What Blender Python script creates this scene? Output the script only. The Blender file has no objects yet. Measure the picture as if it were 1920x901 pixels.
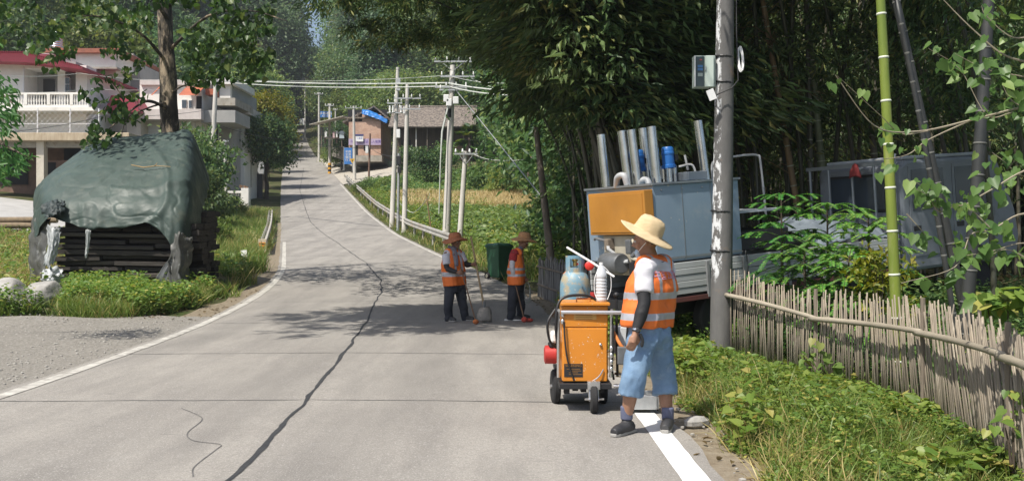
import bpy, bmesh, math, random
import numpy as np
from mathutils import Vector, Matrix, Quaternion

scene = bpy.context.scene
R = math.radians
# ------------------------------------------------------------------ camera, sky, sun, exposure
CAM_H, FPX = 1.52, 1800.0
cam_data = bpy.data.cameras.new("camera")
cam_data.sensor_width = 36.0
cam_data.lens = 36.0 * FPX / 1920.0
cam_data.clip_end = 2000.0
cam = bpy.data.objects.new("camera", cam_data)
cam.location = (0, 0, CAM_H)
cam.rotation_euler = (R(90), 0, 0)
scene.collection.objects.link(cam)
scene.camera = cam

SUN_EL = R(58)
sun_h = Vector((-0.66, -0.75)).normalized()
SUN = Vector((sun_h.x * math.cos(SUN_EL), sun_h.y * math.cos(SUN_EL), math.sin(SUN_EL)))
world = bpy.data.worlds.new("World")
scene.world = world
world.use_nodes = True
wn = world.node_tree
wn.nodes.clear()
sky = wn.nodes.new("ShaderNodeTexSky")
sky.sky_type = 'NISHITA'
sky.sun_disc = False
sky.sun_elevation = SUN_EL
sky.sun_rotation = math.atan2(SUN.x, SUN.y)
sky.dust_density = 2.5
sky.air_density = 1.0
bg = wn.nodes.new("ShaderNodeBackground")
bg.inputs[1].default_value = 0.125
wo = wn.nodes.new("ShaderNodeOutputWorld")
wn.links.new(sky.outputs[0], bg.inputs[0])
wn.links.new(bg.outputs[0], wo.inputs[0])
sd = bpy.data.lights.new("sun", 'SUN')
sd.energy = 5.0
sd.angle = R(0.53)
sd.color = (1.0, 0.95, 0.86)
sun = bpy.data.objects.new("sun", sd)
sun.rotation_euler = SUN.to_track_quat('Z', 'Y').to_euler()
sun.location = (0, 0, 60)
scene.collection.objects.link(sun)
scene.view_settings.view_transform = 'Standard'
scene.view_settings.look = 'None'
scene.view_settings.gamma = 1.0
scene.view_settings.use_curve_mapping = False
scene.view_settings.exposure = 0.22
scene.cycles.max_bounces = 6
scene.cycles.diffuse_bounces = 3
scene.cycles.glossy_bounces = 2
scene.cycles.transmission_bounces = 4
scene.cycles.transparent_max_bounces = 6
scene.cycles.use_denoising = True
scene.cycles.caustics_reflective = False
scene.cycles.caustics_refractive = False

# ------------------------------------------------------------------ helpers
COL = scene.collection
rnd = random.Random(7)

def W(px, py, d):
    """photo point at a real distance d -> world point"""
    return Vector(((px - 960.0) / FPX * d, d, CAM_H + (450.0 - py) / FPX * d))

def tag(o, label=None, cat=None, group=None, kind=None):
    if label: o["label"] = label
    if cat: o["category"] = cat
    if group: o["group"] = group
    if kind: o["kind"] = kind
    return o

def thing(name, label, cat, loc=(0, 0, 0), rotz=0.0, group=None):
    o = bpy.data.objects.new(name, None)
    o.empty_display_size = 0.2
    COL.objects.link(o)
    o.location = loc
    o.rotation_euler = (0, 0, rotz)
    return tag(o, label, cat, group)

def copy_tree(o, parent=None):
    c = o.copy()
    COL.objects.link(c)
    if parent is not None:
        c.parent = parent
    for ch in list(o.children):
        copy_tree(ch, c)
    return c

class MB:
    """collects boxes, tubes, lathes ... and links them as ONE mesh object"""
    def __init__(s):
        s.v, s.f, s.m = [], [], []
        s.mi = 0
    def add(s, verts, faces):
        b = len(s.v)
        s.v += [tuple(p) for p in verts]
        s.f += [tuple(b + i for i in f) for f in faces]
        s.m += [s.mi] * len(faces)
        return s
    def box(s, c, size, rot=None, taper=1.0):
        hx, hy, hz = size[0] / 2, size[1] / 2, size[2] / 2
        pts = []
        for z, t in ((-hz, 1), (hz, taper)):
            for x, y in ((-hx, -hy), (hx, -hy), (hx, hy), (-hx, hy)):
                pts.append(Vector((x * t, y * t, z)))
        if rot is not None:
            pts = [rot @ p for p in pts]
        c = Vector(c)
        pts = [p + c for p in pts]
        return s.add(pts, [(3, 2, 1, 0), (4, 5, 6, 7), (0, 1, 5, 4), (1, 2, 6, 5), (2, 3, 7, 6), (3, 0, 4, 7)])
    def tube(s, pts, rad, n=8, cap=True, flat=1.0):
        pts = [Vector(p) for p in pts]
        if not hasattr(rad, '__len__'):
            rad = [rad] * len(pts)
        up = None
        rings, vs = [], []
        for i, p in enumerate(pts):
            a = pts[max(i - 1, 0)]; b = pts[min(i + 1, len(pts) - 1)]
            t = (b - a)
            if t.length < 1e-9: t = Vector((0, 0, 1))
            t.normalize()
            if up is None:
                ref = Vector((0, 0, 1)) if abs(t.z) < 0.9 else Vector((1, 0, 0))
                up = (ref - t * ref.dot(t)).normalized()
            else:
                up = (up - t * up.dot(t))
                if up.length < 1e-6:
                    ref = Vector((0, 0, 1)) if abs(t.z) < 0.9 else Vector((1, 0, 0))
                    up = ref - t * ref.dot(t)
                up.normalize()
            side = t.cross(up)
            rings.append(len(vs))
            for k in range(n):
                an = 2 * math.pi * k / n
                vs.append(p + (up * math.cos(an) * flat + side * math.sin(an)) * rad[i])
        fs = []
        for i in range(len(pts) - 1):
            for k in range(n):
                k2 = (k + 1) % n
                fs.append((rings[i] + k, rings[i] + k2, rings[i + 1] + k2, rings[i + 1] + k))
        if cap:
            fs.append(tuple(rings[0] + k for k in reversed(range(n))))
            fs.append(tuple(rings[-1] + k for k in range(n)))
        return s.add(vs, fs)
    def lathe(s, prof, n=16, c=(0, 0, 0), rot=None, arc=None):
        """prof: list of (r, z)"""
        c = Vector(c)
        vs, fs = [], []
        for r, z in prof:
            for k in range(n):
                a = 2 * math.pi * k / n
                p = Vector((r * math.cos(a), r * math.sin(a), z))
                if rot is not None: p = rot @ p
                vs.append(p + c)
        for i in range(len(prof) - 1):
            for k in range(n):
                k2 = (k + 1) % n
                fs.append((i * n + k, i * n + k2, (i + 1) * n + k2, (i + 1) * n + k))
        if prof[0][0] > 1e-6: fs.append(tuple(reversed(range(n))))
        if prof[-1][0] > 1e-6: fs.append(tuple((len(prof) - 1) * n + k for k in range(n)))
        return s.add(vs, fs)
    def prism(s, poly, y0, y1, M=None):
        """poly in (x,z), extruded along y"""
        n = len(poly)
        vs = [Vector((x, y0, z)) for x, z in poly] + [Vector((x, y1, z)) for x, z in poly]
        if M is not None: vs = [M @ p for p in vs]
        fs = [tuple(range(n)), tuple(reversed(range(n, 2 * n)))]
        fs += [(k, k + n, (k + 1) % n + n, (k + 1) % n) for k in range(n)]
        return s.add(vs, fs)
    def ball(s, c, r, n=10, sc=(1, 1, 1), rot=None):
        m = n // 2 + 1
        c = Vector(c)
        vs, fs = [], []
        for i in range(m + 1):
            th = math.pi * i / m
            for k in range(n):
                a = 2 * math.pi * k / n
                p = Vector((math.sin(th) * math.cos(a) * sc[0], math.sin(th) * math.sin(a) * sc[1], math.cos(th) * sc[2])) * r
                if rot is not None: p = rot @ p
                vs.append(p + c)
        for i in range(m):
            for k in range(n):
                k2 = (k + 1) % n
                fs.append((i * n + k, (i + 1) * n + k, (i + 1) * n + k2, i * n + k2))
        return s.add(vs, fs)
    def grid(s, P, close_u=False):
        """P[i][j] points"""
        ni, nj = len(P), len(P[0])
        vs = [p for row in P for p in row]
        fs = []
        for i in range(ni - 1):
            for j in range(nj - 1 + (1 if close_u else 0)):
                j2 = (j + 1) % nj
                fs.append((i * nj + j, i * nj + j2, (i + 1) * nj + j2, (i + 1) * nj + j))
        return s.add(vs, fs)
    def build(s, name, mats, parent=None, smooth=False, bevel=0.0, recalc=True, solid=0.0, seg=2):
        me = bpy.data.meshes.new(name)
        me.from_pydata(s.v, [], s.f)
        if not isinstance(mats, (list, tuple)): mats = [mats]
        for m in mats: me.materials.append(m)
        if len(mats) > 1:
            me.polygons.foreach_set("material_index", s.m)
        if recalc:
            bm = bmesh.new(); bm.from_mesh(me)
            bmesh.ops.remove_doubles(bm, verts=bm.verts, dist=1e-6)
            bmesh.ops.recalc_face_normals(bm, faces=bm.faces)
            bm.to_mesh(me); bm.free()
        if smooth:
            me.polygons.foreach_set("use_smooth", [True] * len(me.polygons))
            if smooth != 'all':
                me.set_sharp_from_angle(angle=R(42))
        o = bpy.data.objects.new(name, me)
        COL.objects.link(o)
        if parent is not None: o.parent = parent
        if solid:
            md = o.modifiers.new("solid", 'SOLIDIFY'); md.thickness = solid; md.offset = 0
        if bevel:
            md = o.modifiers.new("bevel", 'BEVEL'); md.width = bevel; md.segments = seg
            md.limit_method = 'ANGLE'; md.angle_limit = R(40)
        return o

def rot_to(v, up=(0, 0, 1)):
    """matrix whose Z axis points along v"""
    return Vector(v).normalized().to_track_quat('Z', 'Y').to_matrix()
def RZ(a): return Matrix.Rotation(a, 3, 'Z')
def RX(a): return Matrix.Rotation(a, 3, 'X')
def RY(a): return Matrix.Rotation(a, 3, 'Y')

# ------------------------------------------------------------------ materials
MATS = {}
def rgb(c): return (c[0], c[1], c[2], 1.0)

def mat(name, c1, c2=None, scale=6.0, rough=0.6, metal=0.0, bump=0.0, bscale=60.0, spec=0.5, stretch=None, lo=0.35, hi=0.65,
        c3=None, c3scale=1.5, c3lo=0.55, c3hi=0.7, rvar=0.0, coat=0.0, detail=6.0, trans=0.0, alpha=1.0, spots=None, crumple=0.0):
    if name in MATS: return MATS[name]
    m = bpy.data.materials.new(name); MATS[name] = m
    m.use_nodes = True
    nt = m.node_tree; N = nt.nodes; L = nt.links
    b = N["Principled BSDF"]
    b.inputs["Base Color"].default_value = rgb(c1)
    b.inputs["Roughness"].default_value = rough
    b.inputs["Metallic"].default_value = metal
    b.inputs["Specular IOR Level"].default_value = spec
    if coat: b.inputs["Coat Weight"].default_value = coat
    if trans: b.inputs["Transmission Weight"].default_value = trans
    if alpha < 1: b.inputs["Alpha"].default_value = alpha
    tc = N.new("ShaderNodeTexCoord")
    src = tc.outputs["Object"]
    if stretch is not None:
        mp = N.new("ShaderNodeMapping"); mp.inputs["Scale"].default_value = stretch
        L.new(src, mp.inputs[0]); src = mp.outputs[0]
    def noise(sc, det=detail, r=0.6):
        n = N.new("ShaderNodeTexNoise"); n.inputs["Scale"].default_value = sc
        n.inputs["Detail"].default_value = det; n.inputs["Roughness"].default_value = r
        L.new(src, n.inputs["Vector"]); return n.outputs["Fac"]
    def ramp(s, lo, hi):
        r = N.new("ShaderNodeMapRange"); r.inputs["From Min"].default_value = lo; r.inputs["From Max"].default_value = hi
        r.clamp = True; L.new(s, r.inputs["Value"]); return r.outputs[0]
    def mix(f, a, bb):
        x = N.new("ShaderNodeMix"); x.data_type = 'RGBA'
        L.new(f, x.inputs["Factor"])
        for sk, val in ((6, a), (7, bb)):
            if isinstance(val, tuple): x.inputs[sk].default_value = rgb(val)
            else: L.new(val, x.inputs[sk])
        return x.outputs[2]
    col = None
    if c2 is not None:
        col = mix(ramp(noise(scale), lo, hi), tuple(c1), tuple(c2))
    if c3 is not None:
        col = mix(ramp(noise(c3scale, 8, 0.7), c3lo, c3hi), col if col is not None else tuple(c1), tuple(c3))
    if spots:
        v = N.new("ShaderNodeTexVoronoi"); v.inputs["Scale"].default_value = spots[0]; v.inputs["Randomness"].default_value = 1.0
        wv = N.new("ShaderNodeMix"); wv.data_type = 'VECTOR'; wv.inputs[0].default_value = .05
        nn = N.new("ShaderNodeTexNoise"); nn.inputs["Scale"].default_value = spots[0] * 1.3; nn.inputs["Detail"].default_value = 4
        L.new(src, nn.inputs["Vector"]); L.new(src, wv.inputs[4]); L.new(nn.outputs["Color"], wv.inputs[5]); L.new(wv.outputs[1], v.inputs["Vector"])
        f1 = N.new("ShaderNodeMath"); f1.operation = 'MULTIPLY'; f1.use_clamp = True
        L.new(ramp(v.outputs["Distance"], spots[1] + .03, spots[1]), f1.inputs[0]); L.new(ramp(noise(spots[0] * .35), .50, .56), f1.inputs[1])
        col = mix(f1.outputs[0], col if col is not None else tuple(c1), spots[2])
    if col is not None: L.new(col, b.inputs["Base Color"])
    if rvar:
        r = ramp(noise(scale * 1.7), 0.3, 0.7)
        mr = N.new("ShaderNodeMapRange"); mr.inputs["To Min"].default_value = max(rough - rvar, 0.03); mr.inputs["To Max"].default_value = min(rough + rvar, 1)
        L.new(r, mr.inputs["Value"]); L.new(mr.outputs[0], b.inputs["Roughness"])
    if crumple:
        v = N.new("ShaderNodeTexVoronoi"); v.inputs["Scale"].default_value = crumple; v.inputs["Randomness"].default_value = 1.0
        v2 = N.new("ShaderNodeTexVoronoi"); v2.inputs["Scale"].default_value = crumple * 2.7
        n3 = N.new("ShaderNodeTexNoise"); n3.inputs["Scale"].default_value = 1.2; wv = N.new("ShaderNodeMix"); wv.data_type = 'VECTOR'; wv.inputs[0].default_value = .3
        L.new(src, n3.inputs["Vector"]); L.new(src, wv.inputs[4]); L.new(n3.outputs["Color"], wv.inputs[5]); L.new(wv.outputs[1], v.inputs["Vector"]); L.new(wv.outputs[1], v2.inputs["Vector"])
        a2 = N.new("ShaderNodeMath"); a2.operation = 'MULTIPLY_ADD'; a2.inputs[1].default_value = .35; L.new(v2.outputs["Distance"], a2.inputs[0]); L.new(v.outputs["Distance"], a2.inputs[2])
        bp = N.new("ShaderNodeBump"); bp.inputs["Strength"].default_value = .55; bp.inputs["Distance"].default_value = .12
        L.new(a2.outputs[0], bp.inputs["Height"]); L.new(bp.outputs[0], b.inputs["Normal"])
    elif bump:
        bp = N.new("ShaderNodeBump"); bp.inputs["Strength"].default_value = bump; bp.inputs["Distance"].default_value = 0.02
        L.new(noise(bscale, 4), bp.inputs["Height"]); L.new(bp.outputs[0], b.inputs["Normal"])
    return m

def leafmat(name, ca, cb, cc=None, trans=0.35, rough=0.45, objvar=0.12, spec=0.35):
    """leaf: colour varies leaf by leaf and plant by plant; lets light through"""
    if name in MATS: return MATS[name]
    m = bpy.data.materials.new(name); MATS[name] = m
    m.use_nodes = True
    nt = m.node_tree; N = nt.nodes; L = nt.links
    b = N["Principled BSDF"]; out = N["Material Output"]
    b.inputs["Roughness"].default_value = rough
    b.inputs["Specular IOR Level"].default_value = spec
    g = N.new("ShaderNodeNewGeometry")
    r = N.new("ShaderNodeValToRGB")
    r.color_ramp.elements[0].color = rgb(ca); r.color_ramp.elements[1].color = rgb(cb)
    r.color_ramp.elements[1].position = 0.85
    if cc is not None:
        e = r.color_ramp.elements.new(0.97); e.color = rgb(cc)
    L.new(g.outputs["Random Per Island"], r.inputs[0])
    oi = N.new("ShaderNodeObjectInfo")
    hs = N.new("ShaderNodeHueSaturation")
    mv = N.new("ShaderNodeMapRange"); mv.inputs["To Min"].default_value = 1 - objvar * 2; mv.inputs["To Max"].default_value = 1 + objvar * 2
    mh = N.new("ShaderNodeMapRange"); mh.inputs["To Min"].default_value = 0.5 - objvar * 0.22; mh.inputs["To Max"].default_value = 0.5 + objvar * 0.12
    L.new(oi.outputs["Random"], mv.inputs["Value"])
    ml = N.new("ShaderNodeMath"); ml.operation = 'MULTIPLY'; ml.inputs[1].default_value = 7.13
    fr = N.new("ShaderNodeMath"); fr.operation = 'FRACT'
    L.new(oi.outputs["Random"], ml.inputs[0]); L.new(ml.outputs[0], fr.inputs[0]); L.new(fr.outputs[0], mh.inputs["Value"])
    L.new(r.outputs[0], hs.inputs["Color"]); L.new(mv.outputs[0], hs.inputs["Value"]); L.new(mh.outputs[0], hs.inputs["Hue"])
    L.new(hs.outputs[0], b.inputs["Base Color"])
    t = N.new("ShaderNodeBsdfTranslucent")
    h2 = N.new("ShaderNodeHueSaturation"); h2.inputs["Hue"].default_value = 0.485; h2.inputs["Saturation"].default_value = 1.1; h2.inputs["Value"].default_value = 1.6
    L.new(hs.outputs[0], h2.inputs["Color"]); L.new(h2.outputs[0], t.inputs["Color"])
    mx = N.new("ShaderNodeMixShader"); mx.inputs[0].default_value = trans
    L.new(b.outputs[0], mx.inputs[1]); L.new(t.outputs[0], mx.inputs[2])
    L.new(mx.outputs[0], out.inputs["Surface"])
    return m

# ------------------------------------------------------------------ leaf meshes (numpy)
SHAPES = {
    'dia':   (np.array([(0, 0, 0), (.42, .5, .12), (1, 0, -.05), (.42, -.5, .12)]), [(0, 2, 1), (0, 3, 2)]),
    'oval':  (np.array([(0, 0, 0), (.28, .42, .09), (.68, .40, .07), (1, 0, -.08), (.68, -.40, .07), (.28, -.42, .09)]), [(0, 3, 2, 1), (0, 5, 4, 3)]),
    'heart': (np.array([(.06, 0, 0), (-.08, .26, .05), (.1, .5, .08), (.45, .46, .06), (.78, .2, 0), (1.05, 0, -.1), (.78, -.2, 0), (.45, -.46, .06), (.1, -.5, .08), (-.08, -.26, .05)]),
              [(0, 5, 4, 3, 2, 1), (0, 9, 8, 7, 6, 5)]),
    'blade': (np.array([(0, .5, 0), (0, -.5, 0), (.4, .42, .10), (.4, -.42, .10), (.75, .28, .02), (.75, -.28, .02), (1, 0, -.2)]), [(0, 1, 3, 2), (2, 3, 5, 4), (4, 5, 6)]),
    'needle': (np.array([(0, .3, 0), (0, -.3, 0), (1, 0, 0), (.5, .5, 0), (.5, -.5, 0)]), [(0, 1, 4, 2, 3)]),
}

def norm(a):
    return a / np.maximum(np.linalg.norm(a, axis=1, keepdims=True), 1e-9)

def rand_dirs(rs, n):
    return norm(rs.normal(size=(n, 3)))

def leaf_arrays(pos, dirs, nrm, length, width, shape):
    sh, faces = SHAPES[shape]
    d = norm(dirs)
    side = norm(np.cross(nrm, d))
    up = np.cross(d, side)
    n = len(pos); k = len(sh)
    L = np.broadcast_to(np.asarray(length, float).reshape(-1, 1), (n, 1)); Wd = np.broadcast_to(np.asarray(width, float).reshape(-1, 1), (n, 1))
    V = np.empty((n, k, 3))
    for i, (u, v, w) in enumerate(sh):
        V[:, i, :] = pos + d * (u * L) + side * (v * Wd) + up * (w * L)
    return V.reshape(-1, 3), n, k, faces

def leaf_object(name, parts, mats, parent=None, smooth=True):
    """parts: list of (arrays from leaf_arrays, material index)"""
    vs, loops, starts, totals, mi = [], [], [], [], []
    vb = 0; lb = 0
    for (V, n, k, faces), m in parts:
        vs.append(V)
        base = vb + np.arange(n)[:, None] * k
        fl = np.concatenate([np.array(f) for f in faces])
        loops.append((base + fl[None, :]).reshape(-1))
        cnt = np.array([len(f) for f in faces])
        tot = np.tile(cnt, n)
        totals.append(tot)
        mi.append(np.full(len(tot), m, dtype=np.int32))
        vb += n * k
    V = np.concatenate(vs).astype(np.float32); Lp = np.concatenate(loops).astype(np.int32); T = np.concatenate(totals).astype(np.int32)
    S = np.concatenate(([0], np.cumsum(T)[:-1])).astype(np.int32)
    me = bpy.data.meshes.new(name)
    me.vertices.add(len(V)); me.vertices.foreach_set("co", V.reshape(-1))
    me.loops.add(len(Lp)); me.loops.foreach_set("vertex_index", Lp)
    me.polygons.add(len(T)); me.polygons.foreach_set("loop_start", S); me.polygons.foreach_set("loop_total", T)
    if not isinstance(mats, (list, tuple)): mats = [mats]
    for m in mats: me.materials.append(m)
    me.polygons.foreach_set("material_index", np.concatenate(mi))
    if smooth: me.polygons.foreach_set("use_smooth", np.ones(len(T), dtype=bool))
    me.update(calc_edges=True)
    o = bpy.data.objects.new(name, me)
    COL.objects.link(o)
    if parent is not None: o.parent = parent
    return o

# smooth value noise for heightfields (numpy)
_ng = np.random.RandomState(3).rand(256, 256)
def vnoise(x, y):
    x = np.asarray(x, float); y = np.asarray(y, float)
    xi = np.floor(x).astype(int); yi = np.floor(y).astype(int)
    fx = x - xi; fy = y - yi
    fx = fx * fx * (3 - 2 * fx); fy = fy * fy * (3 - 2 * fy)
    a = _ng[xi % 256, yi % 256]; b = _ng[(xi + 1) % 256, yi % 256]
    c = _ng[xi % 256, (yi + 1) % 256]; d = _ng[(xi + 1) % 256, (yi + 1) % 256]
    return (a * (1 - fx) + b * fx) * (1 - fy) + (c * (1 - fx) + d * fx) * fy - 0.5
def sstep(x, a, b):
    t = np.clip((np.asarray(x, float) - a) / (b - a), 0, 1)
    return t * t * (3 - 2 * t)
# ------------------------------------------------------------------ road line and terrain
_ky = np.array([-12, 0, 6, 9.5, 13.15, 17.6, 23, 30, 37.8, 52, 68, 96, 126, 160, 180, 200, 240, 330.])
_kl = np.array([-4.4, -4.8, -5.0, -5.15, -5.33, -5.62, -6.1, -7.3, -9.15, -12.5, -16.4, -23.1, -30.1, -37.3, -41.3, -45.6, -54, -74])
_kr = np.array([1.55, 1.48, 1.40, 1.32, 1.12, .80, .34, -.9, -2.72, -6.2, -10.1, -16.8, -24.0, -33.0, -38.2, -43.0, -51.2, -71])
_kz = np.array([0, 0, 0, 0, 0, .05, .25, .52, .93, 1.87, 3.48, 6.96, 10.8, 15.9, 19.6, 23.6, 31, 38.])
_yy = np.linspace(-12, 330, 1369)
def _smooth(v, sig):
    k = np.arange(-4 * sig, 4 * sig + 1); w = np.exp(-0.5 * (k / sig) ** 2); w /= w.sum()
    p = np.pad(v, (len(k) // 2,), mode='reflect', reflect_type='odd')
    return np.convolve(p, w, 'valid')
_RL, _RR, _RZ = (_smooth(np.interp(_yy, _ky, k), 10) for k in (_kl, _kr, _kz))
def XL(y): return np.interp(y, _yy, _RL)
def XR(y): return np.interp(y, _yy, _RR)
def ZR(y): return np.interp(y, _yy, _RZ)

def H(x, y):
    """height of the terrain"""
    x = np.asarray(x, float); y = np.asarray(y, float)
    xl, xr, zr = XL(y), XR(y), ZR(y)
    dl = xl - x; dr = x - xr
    z = zr - 0.035 + 0 * x
    far = sstep(y, 26, 62)
    z = z + np.where(dl > 0, sstep(dl, 1.0, 3.0) * 0.10 + far * np.clip(dl - 2, 0, 40) * 0.11, 0)
    z = z + np.where(dr > 0, sstep(y, 84, 112) * sstep(dr, 3, 12) * 2.2, 0)
    z = z + np.where(dr > 0, (1 - sstep(y, 12, 20)) * -0.05 * sstep(dr, .2, 2), 0)
    rough = np.where((dl > .4) | (dr > .4), 1.0, 0.0) * np.minimum(np.maximum(dl, dr) - .4, 1.0)
    rough = np.clip(rough, 0, 1)
    z = z + rough * (vnoise(x * .9, y * .9) * .10 + vnoise(x * .23 + 9, y * .23) * .22 * sstep(y, 14, 40))
    # hills behind the houses
    tl = np.clip((y - 88) + 0.5 * (dl - 34), 0, 105)
    z = z + np.where(dl > 0, tl * .40 * sstep(dl, 8, 34), 0)
    tr = np.clip((y - 124) + .25 * (dr - 10), 0, 105)
    z = z + np.where(dr > 0, tr * .46 * sstep(dr, 6, 34), 0)
    t2 = np.clip((x - 20) + .35 * (y - 34), 0, 130)
    z = z + t2 * .34 * sstep(x, 14, 30) * sstep(y, 18, 40) * (1 - sstep(y, 90, 130))
    z = z + sstep(y, 212, 300) * 20
    # sloping ground the truck stands on
    ts = (x - 1.94) * .883 + (y - 13) * .469; tl2 = -(x - 1.94) * .469 + (y - 13) * .883
    z = z + .42 * sstep(ts, 1.2, 5.6) * sstep(tl2, -2.4, -.4) * (1 - sstep(tl2, 2.5, 9))
    # under the road sheet
    on = (dl < .02) & (dr < .02)
    z = np.where(on, zr - .16, z)
    return z

def Hf(x, y): return float(H(x, y))
def Zr(y): return float(ZR(y))

# --- ground sheet
def axis(knots):
    out = []
    for a, b, st in knots:
        out += list(np.arange(a, b, st))
    out.append(knots[-1][1])
    return np.array(out)
gx = axis([(-330, -120, 15), (-120, -40, 3), (-40, -12, 1.0), (-12, 8, .22), (8, 24, .8), (24, 90, 3), (90, 330, 15)])
gy = axis([(-20, 3, 1.0), (3, 26, .3), (26, 60, .8), (60, 130, 1.8), (130, 330, 6), (330, 560, 23)])
GX, GY = np.meshgrid(gx, gy)
GZ = H(GX, GY)
mground = mat("ground_soil", (.085, .078, .042), (.05, .072, .022), scale=1.3, rough=.95, bump=.6, bscale=9, spec=.1,
              c3=(.17, .14, .085), c3scale=.55, c3lo=.52, c3hi=.66)
mb = MB()
nj, ni = GX.shape[1], GX.shape[0]
mb.v = list(map(tuple, np.stack([GX, GY, GZ], -1).reshape(-1, 3)))
mb.f = [(i * nj + j, i * nj + j + 1, (i + 1) * nj + j + 1, (i + 1) * nj + j) for i in range(ni - 1) for j in range(nj - 1)]
mb.m = [0] * len(mb.f)
tag(mb.build("ground", mground, smooth='all', recalc=False), kind="structure")

# --- road: concrete slabs
def concrete_road():
    m = bpy.data.materials.new("road_concrete"); m.use_nodes = True
    nt = m.node_tree; N = nt.nodes; L = nt.links; b = N["Principled BSDF"]
    b.inputs["Roughness"].default_value = .85; b.inputs["Specular IOR Level"].default_value = .3
    tc = N.new("ShaderNodeTexCoord"); src = tc.outputs["Object"]
    def noise(sc, det, r, stretch=None):
        n = N.new("ShaderNodeTexNoise"); n.inputs["Scale"].default_value = sc; n.inputs["Detail"].default_value = det; n.inputs["Roughness"].default_value = r
        if stretch:
            mp = N.new("ShaderNodeMapping"); mp.inputs["Scale"].default_value = stretch; L.new(src, mp.inputs[0]); L.new(mp.outputs[0], n.inputs["Vector"])
        else: L.new(src, n.inputs["Vector"])
        return n.outputs["Fac"]
    def rng(s, a, bb, c=0., d=1.):
        r = N.new("ShaderNodeMapRange"); r.inputs[1].default_value = a; r.inputs[2].default_value = bb; r.inputs[3].default_value = c; r.inputs[4].default_value = d
        L.new(s, r.inputs[0]); return r.outputs[0]
    def mix(f, a, bb, mode='MIX'):
        x = N.new("ShaderNodeMix"); x.data_type = 'RGBA'; x.blend_type = mode
        if isinstance(f, float): x.inputs[0].default_value = f
        else: L.new(f, x.inputs[0])
        for sk, v in ((6, a), (7, bb)):
            if isinstance(v, tuple): x.inputs[sk].default_value = rgb(v)
            else: L.new(v, x.inputs[sk])
        return x.outputs[2]
    c = mix(rng(noise(.55, 6, .6), .35, .65), (.32, .298, .267), (.39, .365, .327))
    c = mix(rng(noise(1.1, 5, .65, (1.6, .28, 1)), .42, .66, 0, .75), c, (.205, .192, .176))
    c = mix(rng(noise(.35, 4, .6, (2.2, .12, 1)), .50, .66, 0, .55), c, (.19, .178, .163))
    c = mix(rng(noise(2.1, 9, .8, (.6, 1.5, 1)), .60, .68, 0, .45), c, (.15, .142, .132))       # tyre-worn streaks along the road
    c = mix(rng(noise(3.2, 8, .75), .56, .72, 0, .5), c, (.36, .345, .32))
    c = mix(rng(noise(22, 4, .75), .45, .7, 0, .40), c, (.20, .188, .172))
    c = mix(rng(noise(60, 3, .7), .35, .65, 0, .55), c, (.16, .15, .14))
    c = mix(rng(noise(95, 2, .6), .56, .70, 0, .7), c, (.52, .50, .47))
    c = mix(rng(noise(9, 2, .5, (.35, 2.2, 1)), .70, .76, 0, .45), c, (.13, .125, .12))
    L.new(c, b.inputs["Base Color"])
    bp = N.new("ShaderNodeBump"); bp.inputs["Strength"].default_value = .35; bp.inputs["Distance"].default_value = .01
    L.new(noise(120, 4, .7), bp.inputs["Height"]); L.new(bp.outputs[0], b.inputs["Normal"])
    return m
mroad = concrete_road()
ry = axis([(-12, 40, .5), (40, 120, 1.0), (120, 216, 3)])
jr = np.random.RandomState(5)
mb = MB()
rows = []
for y in ry:
    a, b_, z = XL(y) + (vnoise(y * 1.3, 2)) * .06, XR(y) + (vnoise(y * 1.7, 7)) * .08, ZR(y)
    row = [(a, y, z - .2)] + [(a + (b_ - a) * t, y, z + .025 * (1 - abs(2 * t - 1))) for t in np.linspace(0, 1, 9)] + [(b_, y, z - .2)]
    rows.append(row)
mb.grid(rows)
tag(mb.build("road", mroad, recalc=False), kind="structure")
def road_z(x, y):
    t = (x - XL(y)) / (XR(y) - XL(y))
    return float(ZR(y) + .025 * (1 - abs(2 * t - 1)))

# side apron by the shop, concrete
mb = MB(); rows = []
for y in np.arange(96, 150, 1.5):
    w = 9.0 * sstep(y, 97, 112) * (1 - sstep(y, 128, 150)) + .02
    a = XR(y)
    rows.append([(a + w * t, y, max(ZR(y) - .004, 0) + t * (Hf(a + w, y) - ZR(y)) * .9 + .05 * (t > 0) + .02) for t in (0, .1, .3, .6, 1)])
mb.grid(rows)
tag(mb.build("side_apron", mat("apron_concrete", (.36, .33, .28), (.42, .39, .34), scale=.8, rough=.9, bump=.3, bscale=20), recalc=False), kind="structure")

# gravel lay-by on the left
def ribbon(name, m, ys, fa, fb, dz, nx=2, parent=None, kind="structure", zf=None):
    mb = MB(); rows = []
    for y in ys:
        a, b_ = fa(y), fb(y)
        rows.append([(a + (b_ - a) * t, y, (zf or road_z)(a + (b_ - a) * t, y) + dz) for t in np.linspace(0, 1, nx)])
    mb.grid(rows)
    o = mb.build(name, m, parent, recalc=False)
    return tag(o, kind=kind) if kind else o
mgrav = mat("verge_gravel", (.30, .28, .25), (.19, .175, .15), scale=24, rough=.95, bump=1.0, bscale=55, lo=.4, hi=.6,
            c3=(.42, .40, .37), c3scale=42, c3lo=.58, c3hi=.66)
ribbon("gravel_verge", mgrav, np.arange(4, 18.2, .3), lambda y: XL(y) - 7.5 * (1 - .93 * sstep(y, 15.0, 18.5)) - .3 + .25 * vnoise(y, 3), lambda y: XL(y) + .02, .03, 14,
       zf=lambda x, y: max(Hf(x, y), Zr(y) - .03))
msoil = mat("verge_soil", (.19, .15, .10), (.26, .22, .16), scale=9, rough=.95, bump=.8, bscale=40)
ribbon("right_soil_strip", msoil, np.arange(5, 26, .3), lambda y: XR(y) - .03, lambda y: XR(y) + .42 + .25 * vnoise(y * 1.1, 5), .012, 4, zf=lambda x, y: max(Hf(x, y), Zr(y) - .03))
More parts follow.
